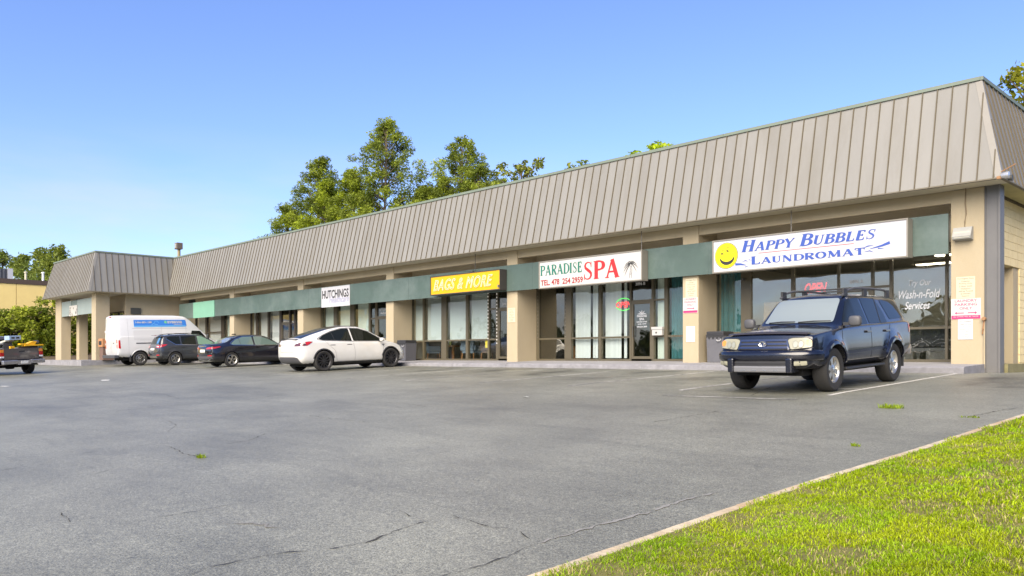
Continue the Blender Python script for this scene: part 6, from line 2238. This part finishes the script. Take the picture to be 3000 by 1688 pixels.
# ------------------------------------------------------------------ white high roof van
P_VAN = paint('van_white', (.64, .64, .63), .35)
van = Car('parked_van', 'white high roof cargo van with blue company banner parked beside the wing', 'van')
FX, RX, WZ, WRAD = 1.85, -1.85, .37, .37
van.loft([
    (-2.955, .56, .80, .94, 1.0, .93, 1.5, .76, 2.50, 2.54),
    (-2.91, .50, .83, .98, 1.0, .955, 1.5, .80, 2.58, 2.64),
    (-2.75, .46, .84, 1.0, 1.0, .97, 1.52, .82, 2.60, 2.67),
    (-2.2, .42, .86, 1.01, 1.0, .985, 1.52, .83, 2.61, 2.69),
    (0., .42, .86, 1.01, 1.0, .985, 1.52, .83, 2.60, 2.68),
    (.55, .42, .86, 1.01, 1.0, .985, 1.50, .82, 2.56, 2.64),
    (.8, .42, .86, 1.01, 1.0, .98, 1.46, .81, 2.44, 2.52),
    (1.25, .42, .86, 1.01, 1.0, .97, 1.40, .79, 2.06, 2.12),
    (1.75, .42, .86, 1.0, .98, .95, 1.30, .78, 1.62, 1.66),
    (2.2, .42, .85, .99, .96, .93, 1.22, .74, 1.30, 1.34),
    (2.35, .42, .84, .98, .94, .92, 1.18, .7, 1.24, 1.28),
    (2.75, .42, .82, .96, .88, .90, 1.06, .66, 1.12, 1.15),
    (2.98, .42, .78, .92, .80, .86, .94, .6, .98, 1.0),
    (3.08, .44, .68, .84, .66, .76, .78, .5, .80, .81),
    (3.13, .48, .5, .68, .6, .62, .68, .4, .7, .7),
], [P_VAN, M_PLAST], wheels=(FX, RX), wr=.44, ww=.36, wz=WZ, matfn=lambda c, n: 1 if c.z < .47 else 0, step=.07, ledge=.012, rr=(.0, .09, .12, .16, .1, .02, .09, .3))
van.decal('R', [(-2.1, 2.02), (.62, 2.02), (.68, 2.08), (.64, 2.36), (.58, 2.40), (-2.1, 2.40)], mat('banner_blue', (.03, .20, .62), .4), 'banner', .008, r=.02)
bn_ = van.decal('R', [(-2.1, 2.02), (.62, 2.02), (.66, 2.09), (-2.1, 2.09)], mat('banner_pale', (.12, .40, .72), .4), 'banner_stripe', .011)
van.decal('L', [(-2.1, 2.02), (.62, 2.02), (.68, 2.08), (.64, 2.36), (.58, 2.40), (-2.1, 2.40)], MATS['banner_blue'], 'banner', .008, r=.02)


def car_text(car, body, side, x0, x1, z0, h, m, shear=0., bold=.0, off=.014):
    me = text_mesh(body, .3, m, shear=shear, bold=bold)
    vs = np.array([v.co[:] for v in me.vertices]); lo, hi = vs.min(0), vs.max(0)
    for v in me.vertices:
        u = (v.co.x - lo[0]) / (hi[0] - lo[0]); t = (v.co.y - lo[1]) / (hi[1] - lo[1])
        p = car.hit(side, x0 + (x1 - x0) * u, z0 + h * t, off)
        v.co = p[0] if p else (0, 0, 0)
    me.update()
    o = bpy.data.objects.new('lettering', me); COL.objects.link(o); attach(o, car.root, True)
    return o


car_text(van, '1-866-883-1188', 'R', -2.02, -1.18, 2.22, .1, M_WHITE, bold=.012)
car_text(van, 'aveanna', 'R', -.36, .44, 2.2, .14, M_WHITE, bold=.010)
car_text(van, 'healthcare', 'R', -.02, .44, 2.11, .06, M_WHITE, bold=.006)
van.decal('R', [(-.52, 2.22), (-.40, 2.20), (-.38, 2.28), (-.45, 2.36), (-.53, 2.30)], mat('leaf_green', (.15, .5, .25), .4), 'logo_leaf', .012)
van.seam('R', [(-1.2, 2.12), (-1.1, 2.2), (-1.0, 2.16), (-.86, 2.14)], .03, MATS['banner_pale'], 'banner_drawing', .012)
van.seam('R', [(-1.05, 2.22), (-1.0, 2.32), (-.88, 2.34), (-.8, 2.22)], .02, MATS['banner_pale'], 'banner_drawing', .012)
M_VGAP = mat('van_gap', (.42, .42, .42), .6)
van.seam('R', [(-2.2, 1.95), (.7, 1.92)], .02, M_VGAP, 'crease', .005)
van.decal('R', [(-2.15, 1.35), (-.75, 1.35), (-.75, 1.85), (-2.15, 1.85)], mat('van_white_panel', (.58, .58, .575), .35, coat=.6), 'side_panel', .004, r=.05)
van.seam('R', [(-.70, 2.45), (-.70, .55)], .014, M_VGAP, 'panel_gap', .006)
van.seam('R', [(.62, 2.45), (.62, .55)], .014, M_VGAP, 'panel_gap', .006)
van.seam('R', [(-2.05, 1.17), (.6, 1.17)], .05, M_PLASTG, 'door_rail', .012)
van.seam('R', [(-2.42, 2.45), (-2.42, .55)], .012, M_VGAP, 'panel_gap', .006)
van.decal('R', [(.85, 1.50), (1.75, 1.42), (1.45, 1.78), (.95, 1.80)], M_AUTOG, 'side_window', .008, r=.04)
van.decal('L', [(.85, 1.50), (1.75, 1.42), (1.45, 1.78), (.95, 1.80)], M_AUTOG, 'side_window', .008, r=.04)
van.decal('F', [(-.74, 1.40), (.74, 1.40), (.7, 2.0), (-.7, 2.0)], M_AUTOG, 'windscreen', .01, r=.06)
for sg in (-1, 1):
    van.decal('B', [(sg * .82, .92), (sg * .93, .92), (sg * .91, 1.38), (sg * .80, 1.36)], M_TAIL, 'tail_lamp', .012, r=.02)
    van.decal('B', [(sg * .84, 1.1), (sg * .91, 1.1), (sg * .90, 1.2), (sg * .83, 1.2)], M_LAMPC, 'reverse_lamp', .017)
    van.decal('R' if sg < 0 else 'L', [(-2.93, .92), (-2.82, .92), (-2.84, 1.36), (-2.92, 1.34)], M_TAIL, 'tail_lamp', .01, r=.02)
    van.part(MB().box(-2.99, -2.93, *sorted((sg * .80, sg * .86)), 1.75, 1.87, bev=.01), 'door_hinge', P_VAN)
van.seam('B', [(0, 2.5), (0, .7)], .016, M_VGAP, 'panel_gap', .006)
van.seam('B', [(-.7, 2.1), (.7, 2.1)], .02, M_VGAP, 'crease', .006)
van.decal('B', [(.12, .95), (.42, .95), (.42, 1.12), (.12, 1.12)], M_PLATE, 'number_plate', .015)
van.knob('B', -.35, 1.2, .06, .02, .02, M_PLAST, 'door_handle')
van.part(MB().box(-2.99, -2.93, -.12, .12, 2.545, 2.59, bev=.01), 'brake_lamp', M_TAIL)
van.part(MB().box(-3.14, -2.9, -.92, .92, .42, .58, bev=.03), 'rear_bumper', mat('bumper_dark', (.06, .062, .07), .5))
for sg in (-1, 1):
    van.part(MB().box(-2.36, -2.32, *sorted((sg * .80, sg * .99)), .22, .55), 'mud_flap', M_PLAST)
for wx in (FX, RX):
    arch_ring(van, wx, WZ, .44, .475, P_VAN, proud=.012)
    van.axle(wx, WZ, .8)
    for sg in (-1, 1):
        van.wheel(wx, sg * .87, WRAD, .245, .23, 'steel', M_ALLOY, M_CHROME, face=.02)
van.under(-2.6, 2.4, .7, .28, .46)
van.mirror(1.75, .96, 1.45, M_PLAST, .12, .2, .3)
van.place(-47.55, 18.4, (0, 1), 1.05)

# ------------------------------------------------------------------ brown pickup
P_BROWN = paint('brown_paint', (.105, .092, .085), .35, metal=.3)
P_SILV = paint('silver_paint', (.32, .31, .30), .35, metal=.4)
pk = Car('pickup_truck', 'brown grey pickup truck with silver rear bumper driving off behind the lot', 'truck')
FX, RX, WZ, WRAD = 1.75, -1.75, .38, .38
pk.loft([
    (-.55, .55, .78, .94, .85, .92, 1.18, .74, 1.60, 1.66),
    (-.48, .52, .80, .965, .85, .935, 1.20, .72, 1.74, 1.80),
    (-.3, .50, .80, .97, .85, .935, 1.20, .71, 1.78, 1.84),
    (.6, .50, .80, .97, .85, .935, 1.18, .71, 1.77, 1.84),
    (.8, .50, .80, .97, .85, .935, 1.17, .72, 1.70, 1.77),
    (1.4, .50, .80, .97, .84, .93, 1.14, .80, 1.20, 1.24),
    (1.55, .50, .80, .97, .84, .93, 1.12, .74, 1.16, 1.20),
    (2.4, .50, .80, .96, .80, .91, 1.04, .68, 1.08, 1.12),
    (2.62, .50, .76, .93, .76, .86, .92, .6, .96, .98),
    (2.7, .52, .66, .86, .7, .78, .8, .5, .82, .83),
], [P_BROWN, M_PLAST], wheels=(FX,), wr=.45, ww=.36, wz=WZ, name='cab', step=.07)
pk.decal('L', [(.95, 1.24), (.6, 1.68), (-.38, 1.70), (-.42, 1.26)], M_AUTOG, 'side_window', both=True, r=.04)
pk.decal('B', [(-.66, 1.26), (.66, 1.26), (.58, 1.66), (-.58, 1.66)], M_AUTOG, 'rear_window', .008, r=.05)
pk.decal('F', [(-.7, 1.28), (.7, 1.28), (.6, 1.70), (-.6, 1.70)], M_AUTOG, 'windscreen', .008, r=.05)
cabvh = pk.bvh
# cargo bed: walls with arched sides, floor and tailgate
for sg in (-1, 1):
    poly = [(-2.72, .62), (-2.24, .60)] + [(RX + .47 * math.cos(a), WZ + .47 * math.sin(a)) for a in np.linspace(math.pi - .45, .45, 15)] + [(-.60, .58), (-.60, 1.20), (-2.72, 1.20)]
    bs = pk.part(MB().prism(poly, *sorted((sg * .97, sg * .86))), 'bed_side', P_BROWN)
    recalc(bs)
    pk.part(MB().box(-2.74, -.6, *sorted((sg * .84, sg * .985)), 1.20, 1.245, bev=.012), 'bed_rail', P_SILV, bs)
    pk.part(MB().box(-2.75, -2.70, *sorted((sg * .80, sg * .975)), 1.04, 1.17, bev=.01), 'turn_lamp', M_AMBER)
    pk.part(MB().box(-2.75, -2.70, *sorted((sg * .80, sg * .975)), .87, 1.035, bev=.01), 'tail_lamp', M_TAIL)
    pk.part(MB().box(-2.75, -2.70, *sorted((sg * .80, sg * .975)), .79, .865, bev=.01), 'reverse_lamp', M_LAMPC)
pk.part(MB().box(-2.7, -.6, -.86, .86, .70, .76), 'bed_floor', M_PLAST)
tg = pk.part(MB().box(-2.745, -2.69, -.79, .79, .70, 1.215, bev=.015), 'tailgate', P_BROWN)
pk.part(MB().box(-2.752, -2.744, -.13, .13, 1.03, 1.10, bev=.003), 'tailgate_handle', M_PLAST, tg)
pk.part(MB().box(-2.75, -2.744, .25, .72, .775, .79), 'badge', M_CHROME, tg)
pk.part(MB().box(-2.75, -2.744, -.70, -.62, .79, .81), 'badge', M_CHROME, tg)
bm_ = pk.part(MB().box(-2.95, -2.76, -.95, -.30, .50, .68, bev=.03).box(-2.95, -2.76, .30, .95, .50, .68, bev=.03).box(-2.93, -2.76, -.30, .30, .46, .66, bev=.01), 'rear_bumper', mat('worn_chrome', (.42, .42, .44), .28, metal=.8, var=.2, vscale=5, coords='OBJ'))
pk.part(MB().box(-2.945, -2.93, -.16, .16, .51, .63), 'number_plate', M_PLATE, bm_)
pk.part(MB().box(-2.6, 2.3, -.5, -.38, .46, .6).box(-2.6, 2.3, .38, .5, .46, .6).box(-2.7, -2.5, -.7, .7, .46, .58), 'chassis', M_WELL)
pk.part(MB().tube([(-2.72, -.72, .44), (-1.2, -.62, .44)], .035, 8), 'exhaust', M_PLASTG)
pk.part(MB().box(-1.9, -1.6, -.12, .16, .26, .5, bev=.05).tube([(RX, -.8, WZ), (RX, .8, WZ)], .06, 8), 'rear_axle', M_WELL)
for wx in (FX, RX):
    for sg in (-1, 1):
        pk.wheel(wx, sg * .82, WRAD, .26, .22, 'steel', M_DALLOY, face=0.)
pk.mirror(.75, .93, 1.3, M_PLAST, .12, .22, .22)
pk_h = (-math.cos(rad(17)), -math.sin(rad(17)))
pk.place(-45.1, 9.0, pk_h, 1.0)
pkM = pk.root.matrix_basis.copy()


def on_truck(name, lab, cat, mbs):
    t = thing(name, (0, 0, 0), lab, cat)
    t.matrix_basis = pkM.copy()
    for nm, mb, m in mbs:
        mb.build(nm, m, t, local=True)
    return t


M_ORNG = mat('equipment_yellow', (.75, .40, .015), .45)
on_truck('yellow_spreader', 'yellow equipment frame lying across the pickup tailgate', 'equipment', [
    ('frame_bar', MB().box(-2.85, -2.72, -.98, -.1, 1.30, 1.36, bev=.01), M_ORNG),
    ('frame_bar', MB().prism([(-2.0, 1.24), (-2.7, 1.34), (-2.7, 1.44), (-2.1, 1.34)], -.45, -.38), M_ORNG),
    ('hopper', MB().prism([(-.15, 1.36), (-.62, 1.36), (-.72, 1.50), (-.55, 1.52)], -2.76, -2.5, axis='x'), M_ORNG),
    ('hopper', MB().box(-2.8, -2.6, -.2, .08, 1.36, 1.43, bev=.01), M_ORNG),
    ('leg', MB().box(-2.6, -2.5, .22, .42, 1.05, 1.32, bev=.01), M_ORNG),
    ('motor', MB().lathe([(0, -.1), (.075, -.1), (.085, 0), (.075, .1), (0, .1)], 14, c=(-2.68, -.72, 1.47)), M_PLASTG),
    ('beam', MB().box(-2.7, -2.6, -.78, .1, 1.216, 1.30), mat('dark_wood', (.05, .03, .02), .8)),
])
on_truck('ladder_rack', 'pale grey plank load rising over the pickup bed under a blue box', 'load', [
    ('plank', MB().prism([(-.7, 1.25), (-2.3, 1.55), (-2.3, 1.62), (-.7, 1.36)], .05, .45), mat('pale_plank', (.42, .42, .38), .7)),
    ('plank', MB().prism([(-.7, 1.2), (-2.2, 1.42), (-2.2, 1.48), (-.7, 1.30)], .5, .75), MATS['pale_plank']),
    ('prop', MB().box(-2.2, -2.1, .1, .5, .76, 1.5), M_PLASTG),
])
on_truck('blue_box', 'small light blue box on the plank load in the pickup', 'box', [
    ('case', MB().box(-2.45, -2.05, -.18, .36, 1.60, 1.80, bev=.02), mat('pale_blue', (.27, .38, .52), .5)),
    ('slots', MB().box(-2.456, -2.449, -.10, .05, 1.66, 1.74).box(-2.456, -2.449, .12, .26, 1.66, 1.74), M_PLAST),
])

# ================================================================== trees, shrubs and the neighbour's building
M_BARK = mat('bark', (.13, .10, .07), .95, var=.3, vscale=3)
M_LEAF = grass_mat('leaves', .35)


def leaf_cloud(cents, rads, per, size, cols, seed, flat=.75, thin=1.):
    """small leaf quads strewn through clumps; each clump has its own tint"""
    g = np.random.default_rng(seed)
    V, T = [], []
    for (c, r, col) in zip(cents, rads, cols):
        n = max(4, int(per * (r / np.mean(rads)) ** 2))
        d = g.normal(size=(n, 3)); d /= np.linalg.norm(d, axis=1)[:, None]
        q = r * g.random(n)[:, None] ** .45
        p = np.asarray(c) + d * q * np.array([1, 1, flat])
        a = g.normal(size=(n, 3)); a[:, 2] *= .7; a /= np.linalg.norm(a, axis=1)[:, None]
        b = np.cross(a, g.normal(size=(n, 3))); b /= np.linalg.norm(b, axis=1)[:, None]
        s = size * g.uniform(.55, 1.25, n)[:, None]
        w = s * g.uniform(.35, .6, n)[:, None] * thin
        q4 = np.stack([p - a * s, p + b * w, p + a * s, p - b * w], 1)
        V.append(q4.reshape(-1, 3))
        t = np.asarray(col) * g.uniform(.75, 1.25, (n, 1))
        T.append(np.repeat(t, 4, 0))
    return np.concatenate(V), np.concatenate(T)


def tree(kind, x, y, top, r, lab, seed, bare=.45, per=70, nclump=90, size=.26, c1=(.075, .105, .012), c2=(.21, .25, .02), group=None, base=1.15, clump=.85, lean=0., trunk=.28, z0=None):
    g = random.Random(seed)
    H = top - base
    t = thing(kind, (x, y, base), lab, 'tree', group)
    tx = lambda f: (x + lean * f * f * H * .1 + .25 * math.sin(f * 5 + seed), y + .25 * math.cos(f * 4 + seed * 2), base + f * H)
    tb = MB()
    fs = [i / 10 for i in range(11)]
    tb.tube([tx(f * .97) for f in fs], [trunk * (1 - .85 * f) + .02 for f in fs], 8)
    cents, rads, cols = [], [], []
    for k in range(nclump):
        f = bare + (1 - bare) * (k + g.random()) / nclump
        u = (f - bare) / (1 - bare)
        prof = (math.sin(math.pi * min(1, .12 + .88 * u) ** .75) ** .7) if kind == 'pine_tree' else math.sin(math.pi * (.15 + .8 * u)) ** .6
        rr_ = r * max(.12, prof) * g.uniform(.25, 1.05)
        an = g.random() * 2 * math.pi
        o = tx(f)
        rise = g.uniform(-.1, .5) * rr_ * .5
        c = (o[0] + math.cos(an) * rr_, o[1] + math.sin(an) * rr_, min(o[2] + rise, top - .1))
        if g.random() < .75:
            f0 = max(.1, f - .05 - .06 * rr_ / r)
            s = tx(f0)
            m_ = ((s[0] + c[0]) / 2, (s[1] + c[1]) / 2, (s[2] * .55 + c[2] * .45))
            tb.tube([s, m_, c], [.03 + .05 * (1 - u), .03, .012], 5, cap=False)
        cents.append(c)
        rads.append(clump * g.uniform(.55, 1.25) * (.75 + .4 * (1 - u)))
        w = g.random() ** 1.2
        cols.append([c1[i] * (1 - w) + c2[i] * w for i in range(3)])
    tb.build('trunk', M_BARK, t)
    V, T = leaf_cloud(cents, rads, per, size, cols, seed, thin=.62 if kind == 'pine_tree' else 1.)
    o = bpy.data.objects.new('crown', fast_mesh('crown', V, 4, len(V) // 4, M_LEAF, T))
    COL.objects.link(o); attach(o, t)
    return t


GP = 'pines behind the shopping strip'
PINES = [
    (-81.0, 48, 23.8, 4.4, 'broad pine with rounded top on the left slope of the group behind the roof', .32, 120),
    (-85.2, 46.5, 18.6, 4.2, 'lower bushy pine spreading left of the broad rounded pine', .25, 100),
    (-88.5, 46, 14.6, 3.4, 'lowest leftmost pine peeping over the roof edge', .2, 60),
    (-68.3, 48, 25.3, 4.3, 'tallest pine of the group behind the roof with bare trunk below', .42, 120),
    (-71.8, 46.5, 20.6, 3.8, 'bright green pine directly left of the tallest pine', .3, 110),
    (-76.2, 46.5, 20.2, 3.8, 'bright green pine between the broad pine and its tall neighbours', .28, 110),
    (-64.4, 50, 18.2, 3.0, 'thin pine with bare double trunk right of the tallest pine', .6, 60),
    (-60.9, 52, 22.9, 3.9, 'second tallest pine with an open crown and pointed top', .38, 100),
    (-64.6, 53, 19.6, 3.2, 'slender pine left of the second tallest pine', .4, 70),
    (-62.9, 49, 17.8, 3.4, 'low bushy pine filling the gap between the two tallest pines', .3, 80),
    (-54.0, 51, 17.6, 3.2, 'low pine joining the pine group to the sparse leafed tree', .3, 70),
    (-56.8, 51, 19.3, 2.9, 'narrow pine at the right end of the pine group', .4, 65),
]
for k, (x, y, top, r, lab, bare, nc) in enumerate(PINES):
    tree('pine_tree', x, y, top, r * 1.12, lab, 20 + k, bare, per=165, nclump=int(nc * 1.6), size=.175, c1=(.105, .14, .018), c2=(.38, .46, .03) if k in (1, 4, 5) else (.30, .36, .04), group=GP, clump=.88)
tree('leafy_tree', -50.5, 50, 18.4, 4.4, 'thin sparse leafed tree right of the pine group', 41, .3, per=60, nclump=120, size=.2, c1=(.11, .14, .02), c2=(.25, .27, .04), clump=.7, group='leafy trees behind the roof')
tree('leafy_tree', -42.2, 48, 16.6, 2.4, 'small tree top showing above the roof right of the sparse tree', 42, .4, per=40, nclump=60, size=.2, c1=(.11, .15, .02), c2=(.27, .3, .03), clump=.7, group='leafy trees behind the roof')
tree('leafy_tree', -27.9, 40, 14.0, 3.4, 'bright lime green tree top above the roof over the spa', 43, .4, per=80, nclump=100, size=.16, c1=(.22, .32, .012), c2=(.40, .50, .02), clump=.7, group='leafy trees behind the roof')
tree('leafy_tree', -9.35, 40, 13.7, 1.9, 'open branched tree rising behind the right roof corner', 44, .35, per=34, nclump=80, size=.17, c1=(.14, .15, .015), c2=(.34, .34, .03), clump=.6, group='leafy trees behind the roof')
GF = 'tall trees beyond the yellow building'
for k, (x, y, top, r, lab) in enumerate((
        (-139, 29.5, 17.0, 5.2, 'large far tree behind the rooftop unit of the yellow building'),
        (-131, 30, 15.8, 4.2, 'far tree just right of the rooftop unit'),
        (-124, 31, 15.9, 4.8, 'far tree with dense crown over the yellow parapet pipes'),
        (-114, 30.5, 15.2, 4.0, 'far pine with clear trunk above the yellow parapet end'),
        (-109, 31.5, 13.4, 3.6, 'far tree touching the left roof slope of the wing'),
        (-103, 33, 12.6, 3.0, 'low far tree top above the wing roof edge'))):
    tree('pine_tree', x, y, top, r, lab, 60 + k, .12, per=60, nclump=95, size=.36, c1=(.11, .15, .025), c2=(.25, .30, .05), group=GF, clump=1.35, trunk=.4)

# shrubs between the wing and the yellow wall
GS = 'shrubs beside the wing'
for k, (x, y, top, r, lab) in enumerate((
        (-69.6, 13.8, 4.7, 2.2, 'feathery yellow green shrub furthest from the wing'),
        (-68.6, 15.4, 5.0, 2.0, 'feathery shrub with upright shoots beyond the pickup'),
        (-68.2, 16.9, 5.0, 2.0, 'blossoming shrub between the feathery shrub and the wing pillar'),
        (-68.8, 18.2, 6.3, 2.1, 'tallest bright shrub right against the wing corner'),
        (-71.5, 20.6, 5.4, 2.4, 'dark shrub seen through the open wing bay'),
        (-73.0, 23.4, 5.6, 2.6, 'dark shrub behind the wing pillars'))):
    tree('shrub', x, y, top, r, lab, 80 + k, .02, per=75, nclump=80, size=.13, c1=(.08, .12, .01), c2=(.36, .41, .04), group=GS, clump=.62, base=.85, trunk=.06)
g = np.random.default_rng(5)
n = 5200
P = np.c_[g.uniform(-76, -62.6, n), g.uniform(11, 26, n), g.uniform(.0, .06, n)]
P[:, 2] += np.array([gz(a, b) for a, b in P[:, :2]]) + .08 + .5 * np.clip((-64.5 - P[:, 0]) / 4, 0, 1)
a = g.normal(size=(n, 3)); a[:, 2] *= .5; a /= np.linalg.norm(a, axis=1)[:, None]
b = np.cross(a, g.normal(size=(n, 3))); b /= np.linalg.norm(b, axis=1)[:, None]
s = g.uniform(.06, .16, n)[:, None]
V = np.stack([P - a * s, P + b * s * .6, P + a * s, P - b * s * .6], 1).reshape(-1, 3)
T = np.repeat(np.array([.20, .15, .09]) * g.uniform(.4, 1.5, (n, 1)), 4, 0)
lt = bpy.data.objects.new('leaf_litter', fast_mesh('leaf_litter', V, 4, n, M_LEAF, T)); COL.objects.link(lt)
lt['kind'] = 'stuff'; lt['label'] = 'brown leaf litter and dry brush under the shrubs by the wing'; lt['category'] = 'leaf litter'
bank = MB()
for y0 in range(8, 40, 2):
    bank.face([(-62.45, y0, gz(-62, y0) + .02), (-62.45, y0 + 2, gz(-62, y0 + 2) + .02), (-66.5, y0 + 2, gz(-66, y0 + 2) + .5), (-66.5, y0, gz(-66, y0) + .5)])
    bank.face([(-66.5, y0, gz(-66, y0) + .5), (-66.5, y0 + 2, gz(-66, y0 + 2) + .5), (-79.9, y0 + 2, gz(-66, y0 + 2) + .7), (-79.9, y0, gz(-66, y0) + .7)])
struct(bank.build('planting_bed', mat('bed_earth', (.09, .065, .04), .95, var=.4, vscale=3)))

# yellow neighbour
yb = thing('yellow_building', (-80, 20, .8), 'pale yellow block building with brown parapet behind the shrubs', 'building')
M_YW = mat('yellow_block', (.78, .60, .24), .9, var=.05, vscale=1.2, dirt=(.66, .48, .18), dirt_amt=.3, dscale=.5)
for (a_, b_) in ((-10, 0.), (0., 8.5), (8.5, 17.93), (17.95, 28), (28, 40)):
    MB().box(-95, -80, a_ + .01, b_ - .01, .5, 7.72).build('wall', M_YW, yb)
MB().box(-95.1, -79.93, -10.1, 40.1, 7.72, 8.12).build('parapet', mat('parapet_brown', (.075, .052, .04), .7), yb)
MB().tube([(-79.97, 18.2, 5.2), (-79.97, 19.2, 5.55), (-79.97, 20.3, 5.0)], .025, 6).build('cable', M_STEELD, yb)
ac = thing('rooftop_unit', (-82, 15.9, 8.12), 'dark slatted air conditioning unit on the yellow building', 'air conditioner')
MB().box(-83.2, -81.0, 14.2, 17.5, 8.1, 9.05).build('housing', mat('ac_dark', (.05, .055, .065), .6), ac)
for k in range(11):
    MB().box(-81.0, -80.96, 14.3 + k * .29, 14.36 + k * .29, 8.15, 9.0).build('slat', mat('ac_slat', (.14, .145, .16), .5), ac)
MB().box(-83.3, -80.93, 17.5, 17.9, 8.1, 9.1).build('side_panel', mat('ac_pale', (.45, .47, .5), .5), ac)
for (yy_, h, m, lab) in ((18.8, .75, mat('pipe_cream', (.5, .47, .36), .6), 'thin cream vent pipe on the yellow parapet'), (20.15, .8, mat('pipe_white', (.68, .70, .74), .5), 'white capped vent pipe on the yellow parapet')):
    vp = thing('vent_pipe', (-80.6, yy_, 8.1), lab, 'vent pipe')
    MB().tube([(-80.6, yy_, 8.1), (-80.6, yy_, 8.1 + h)], .1, 10).build('pipe', m, vp)
    MB().lathe([(0, 8.1 + h + .06), (.15, 8.1 + h), (.15, 8.1 + h - .08), (.1, 8.1 + h - .1)], 12, axis='z', c=(-80.6, yy_, 0)).build('cap', m, vp)
# lamp on a wooden post behind the inner roof corner
pl = thing('lamp_post', (-75.2, 30, 1.1), 'wooden post with a boxy lamp rising behind the inner roof corner', 'lamp post')
MB().tube([(-75.2, 30, 1.1), (-75.2, 30, 11.35)], [.19, .14], 10).build('post', mat('post_wood', (.30, .25, .14), .9, var=.2, vscale=3), pl)
MB().box(-75.5, -74.9, 29.7, 30.25, 11.35, 11.95, bev=.05).build('lamp_head', mat('lamp_brown', (.13, .10, .08), .7), pl)
MB().box(-75.35, -75.05, 29.66, 29.7, 11.45, 11.85).build('lens', M_LGREY, pl)

# far wood on the other side of the road, behind the camera: what the shop windows mirror
g = np.random.default_rng(77)
V, T = [], []
N = 150
cx_ = np.concatenate([np.linspace(-260, 110, N) + g.uniform(-2, 2, N)])
cy_ = -62 + g.uniform(-9, 9, N) + .03 * np.abs(cx_ + 40)
hh = 5.5 + 5.0 * g.random(N) ** 2 + 1.5 * np.sin(cx_ * .11)
# and along the side street on the right
n2 = 46
cx_ = np.concatenate([cx_, 34 + g.uniform(-6, 8, n2)]); cy_ = np.concatenate([cy_, np.linspace(-60, 75, n2)])
hh = np.concatenate([hh, 13 + 6 * g.random(n2)])
cents, rads, cols = [], [], []
for x, y, h in zip(cx_, cy_, hh):
    for k in range(5 if h < 12 else 11):
        z = -1.0 + h * g.uniform(.15, .85)
        cents.append((x + g.uniform(-2.5, 2.5), y + g.uniform(-2, 2), z)); rads.append(g.uniform(1.4, 2.6))
        w = g.random()
        cols.append(np.array([.035, .05, .012]) * (1 - w) + np.array([.08, .10, .025]) * w)
V, T = leaf_cloud(cents, rads, 70, .62, cols, 9)
fw = bpy.data.objects.new('far_wood', fast_mesh('far_wood', V, 4, len(V) // 4, M_LEAF, T)); COL.objects.link(fw)
fw['kind'] = 'stuff'; fw['label'] = 'dark far tree line mirrored in the shop windows'; fw['category'] = 'wood'
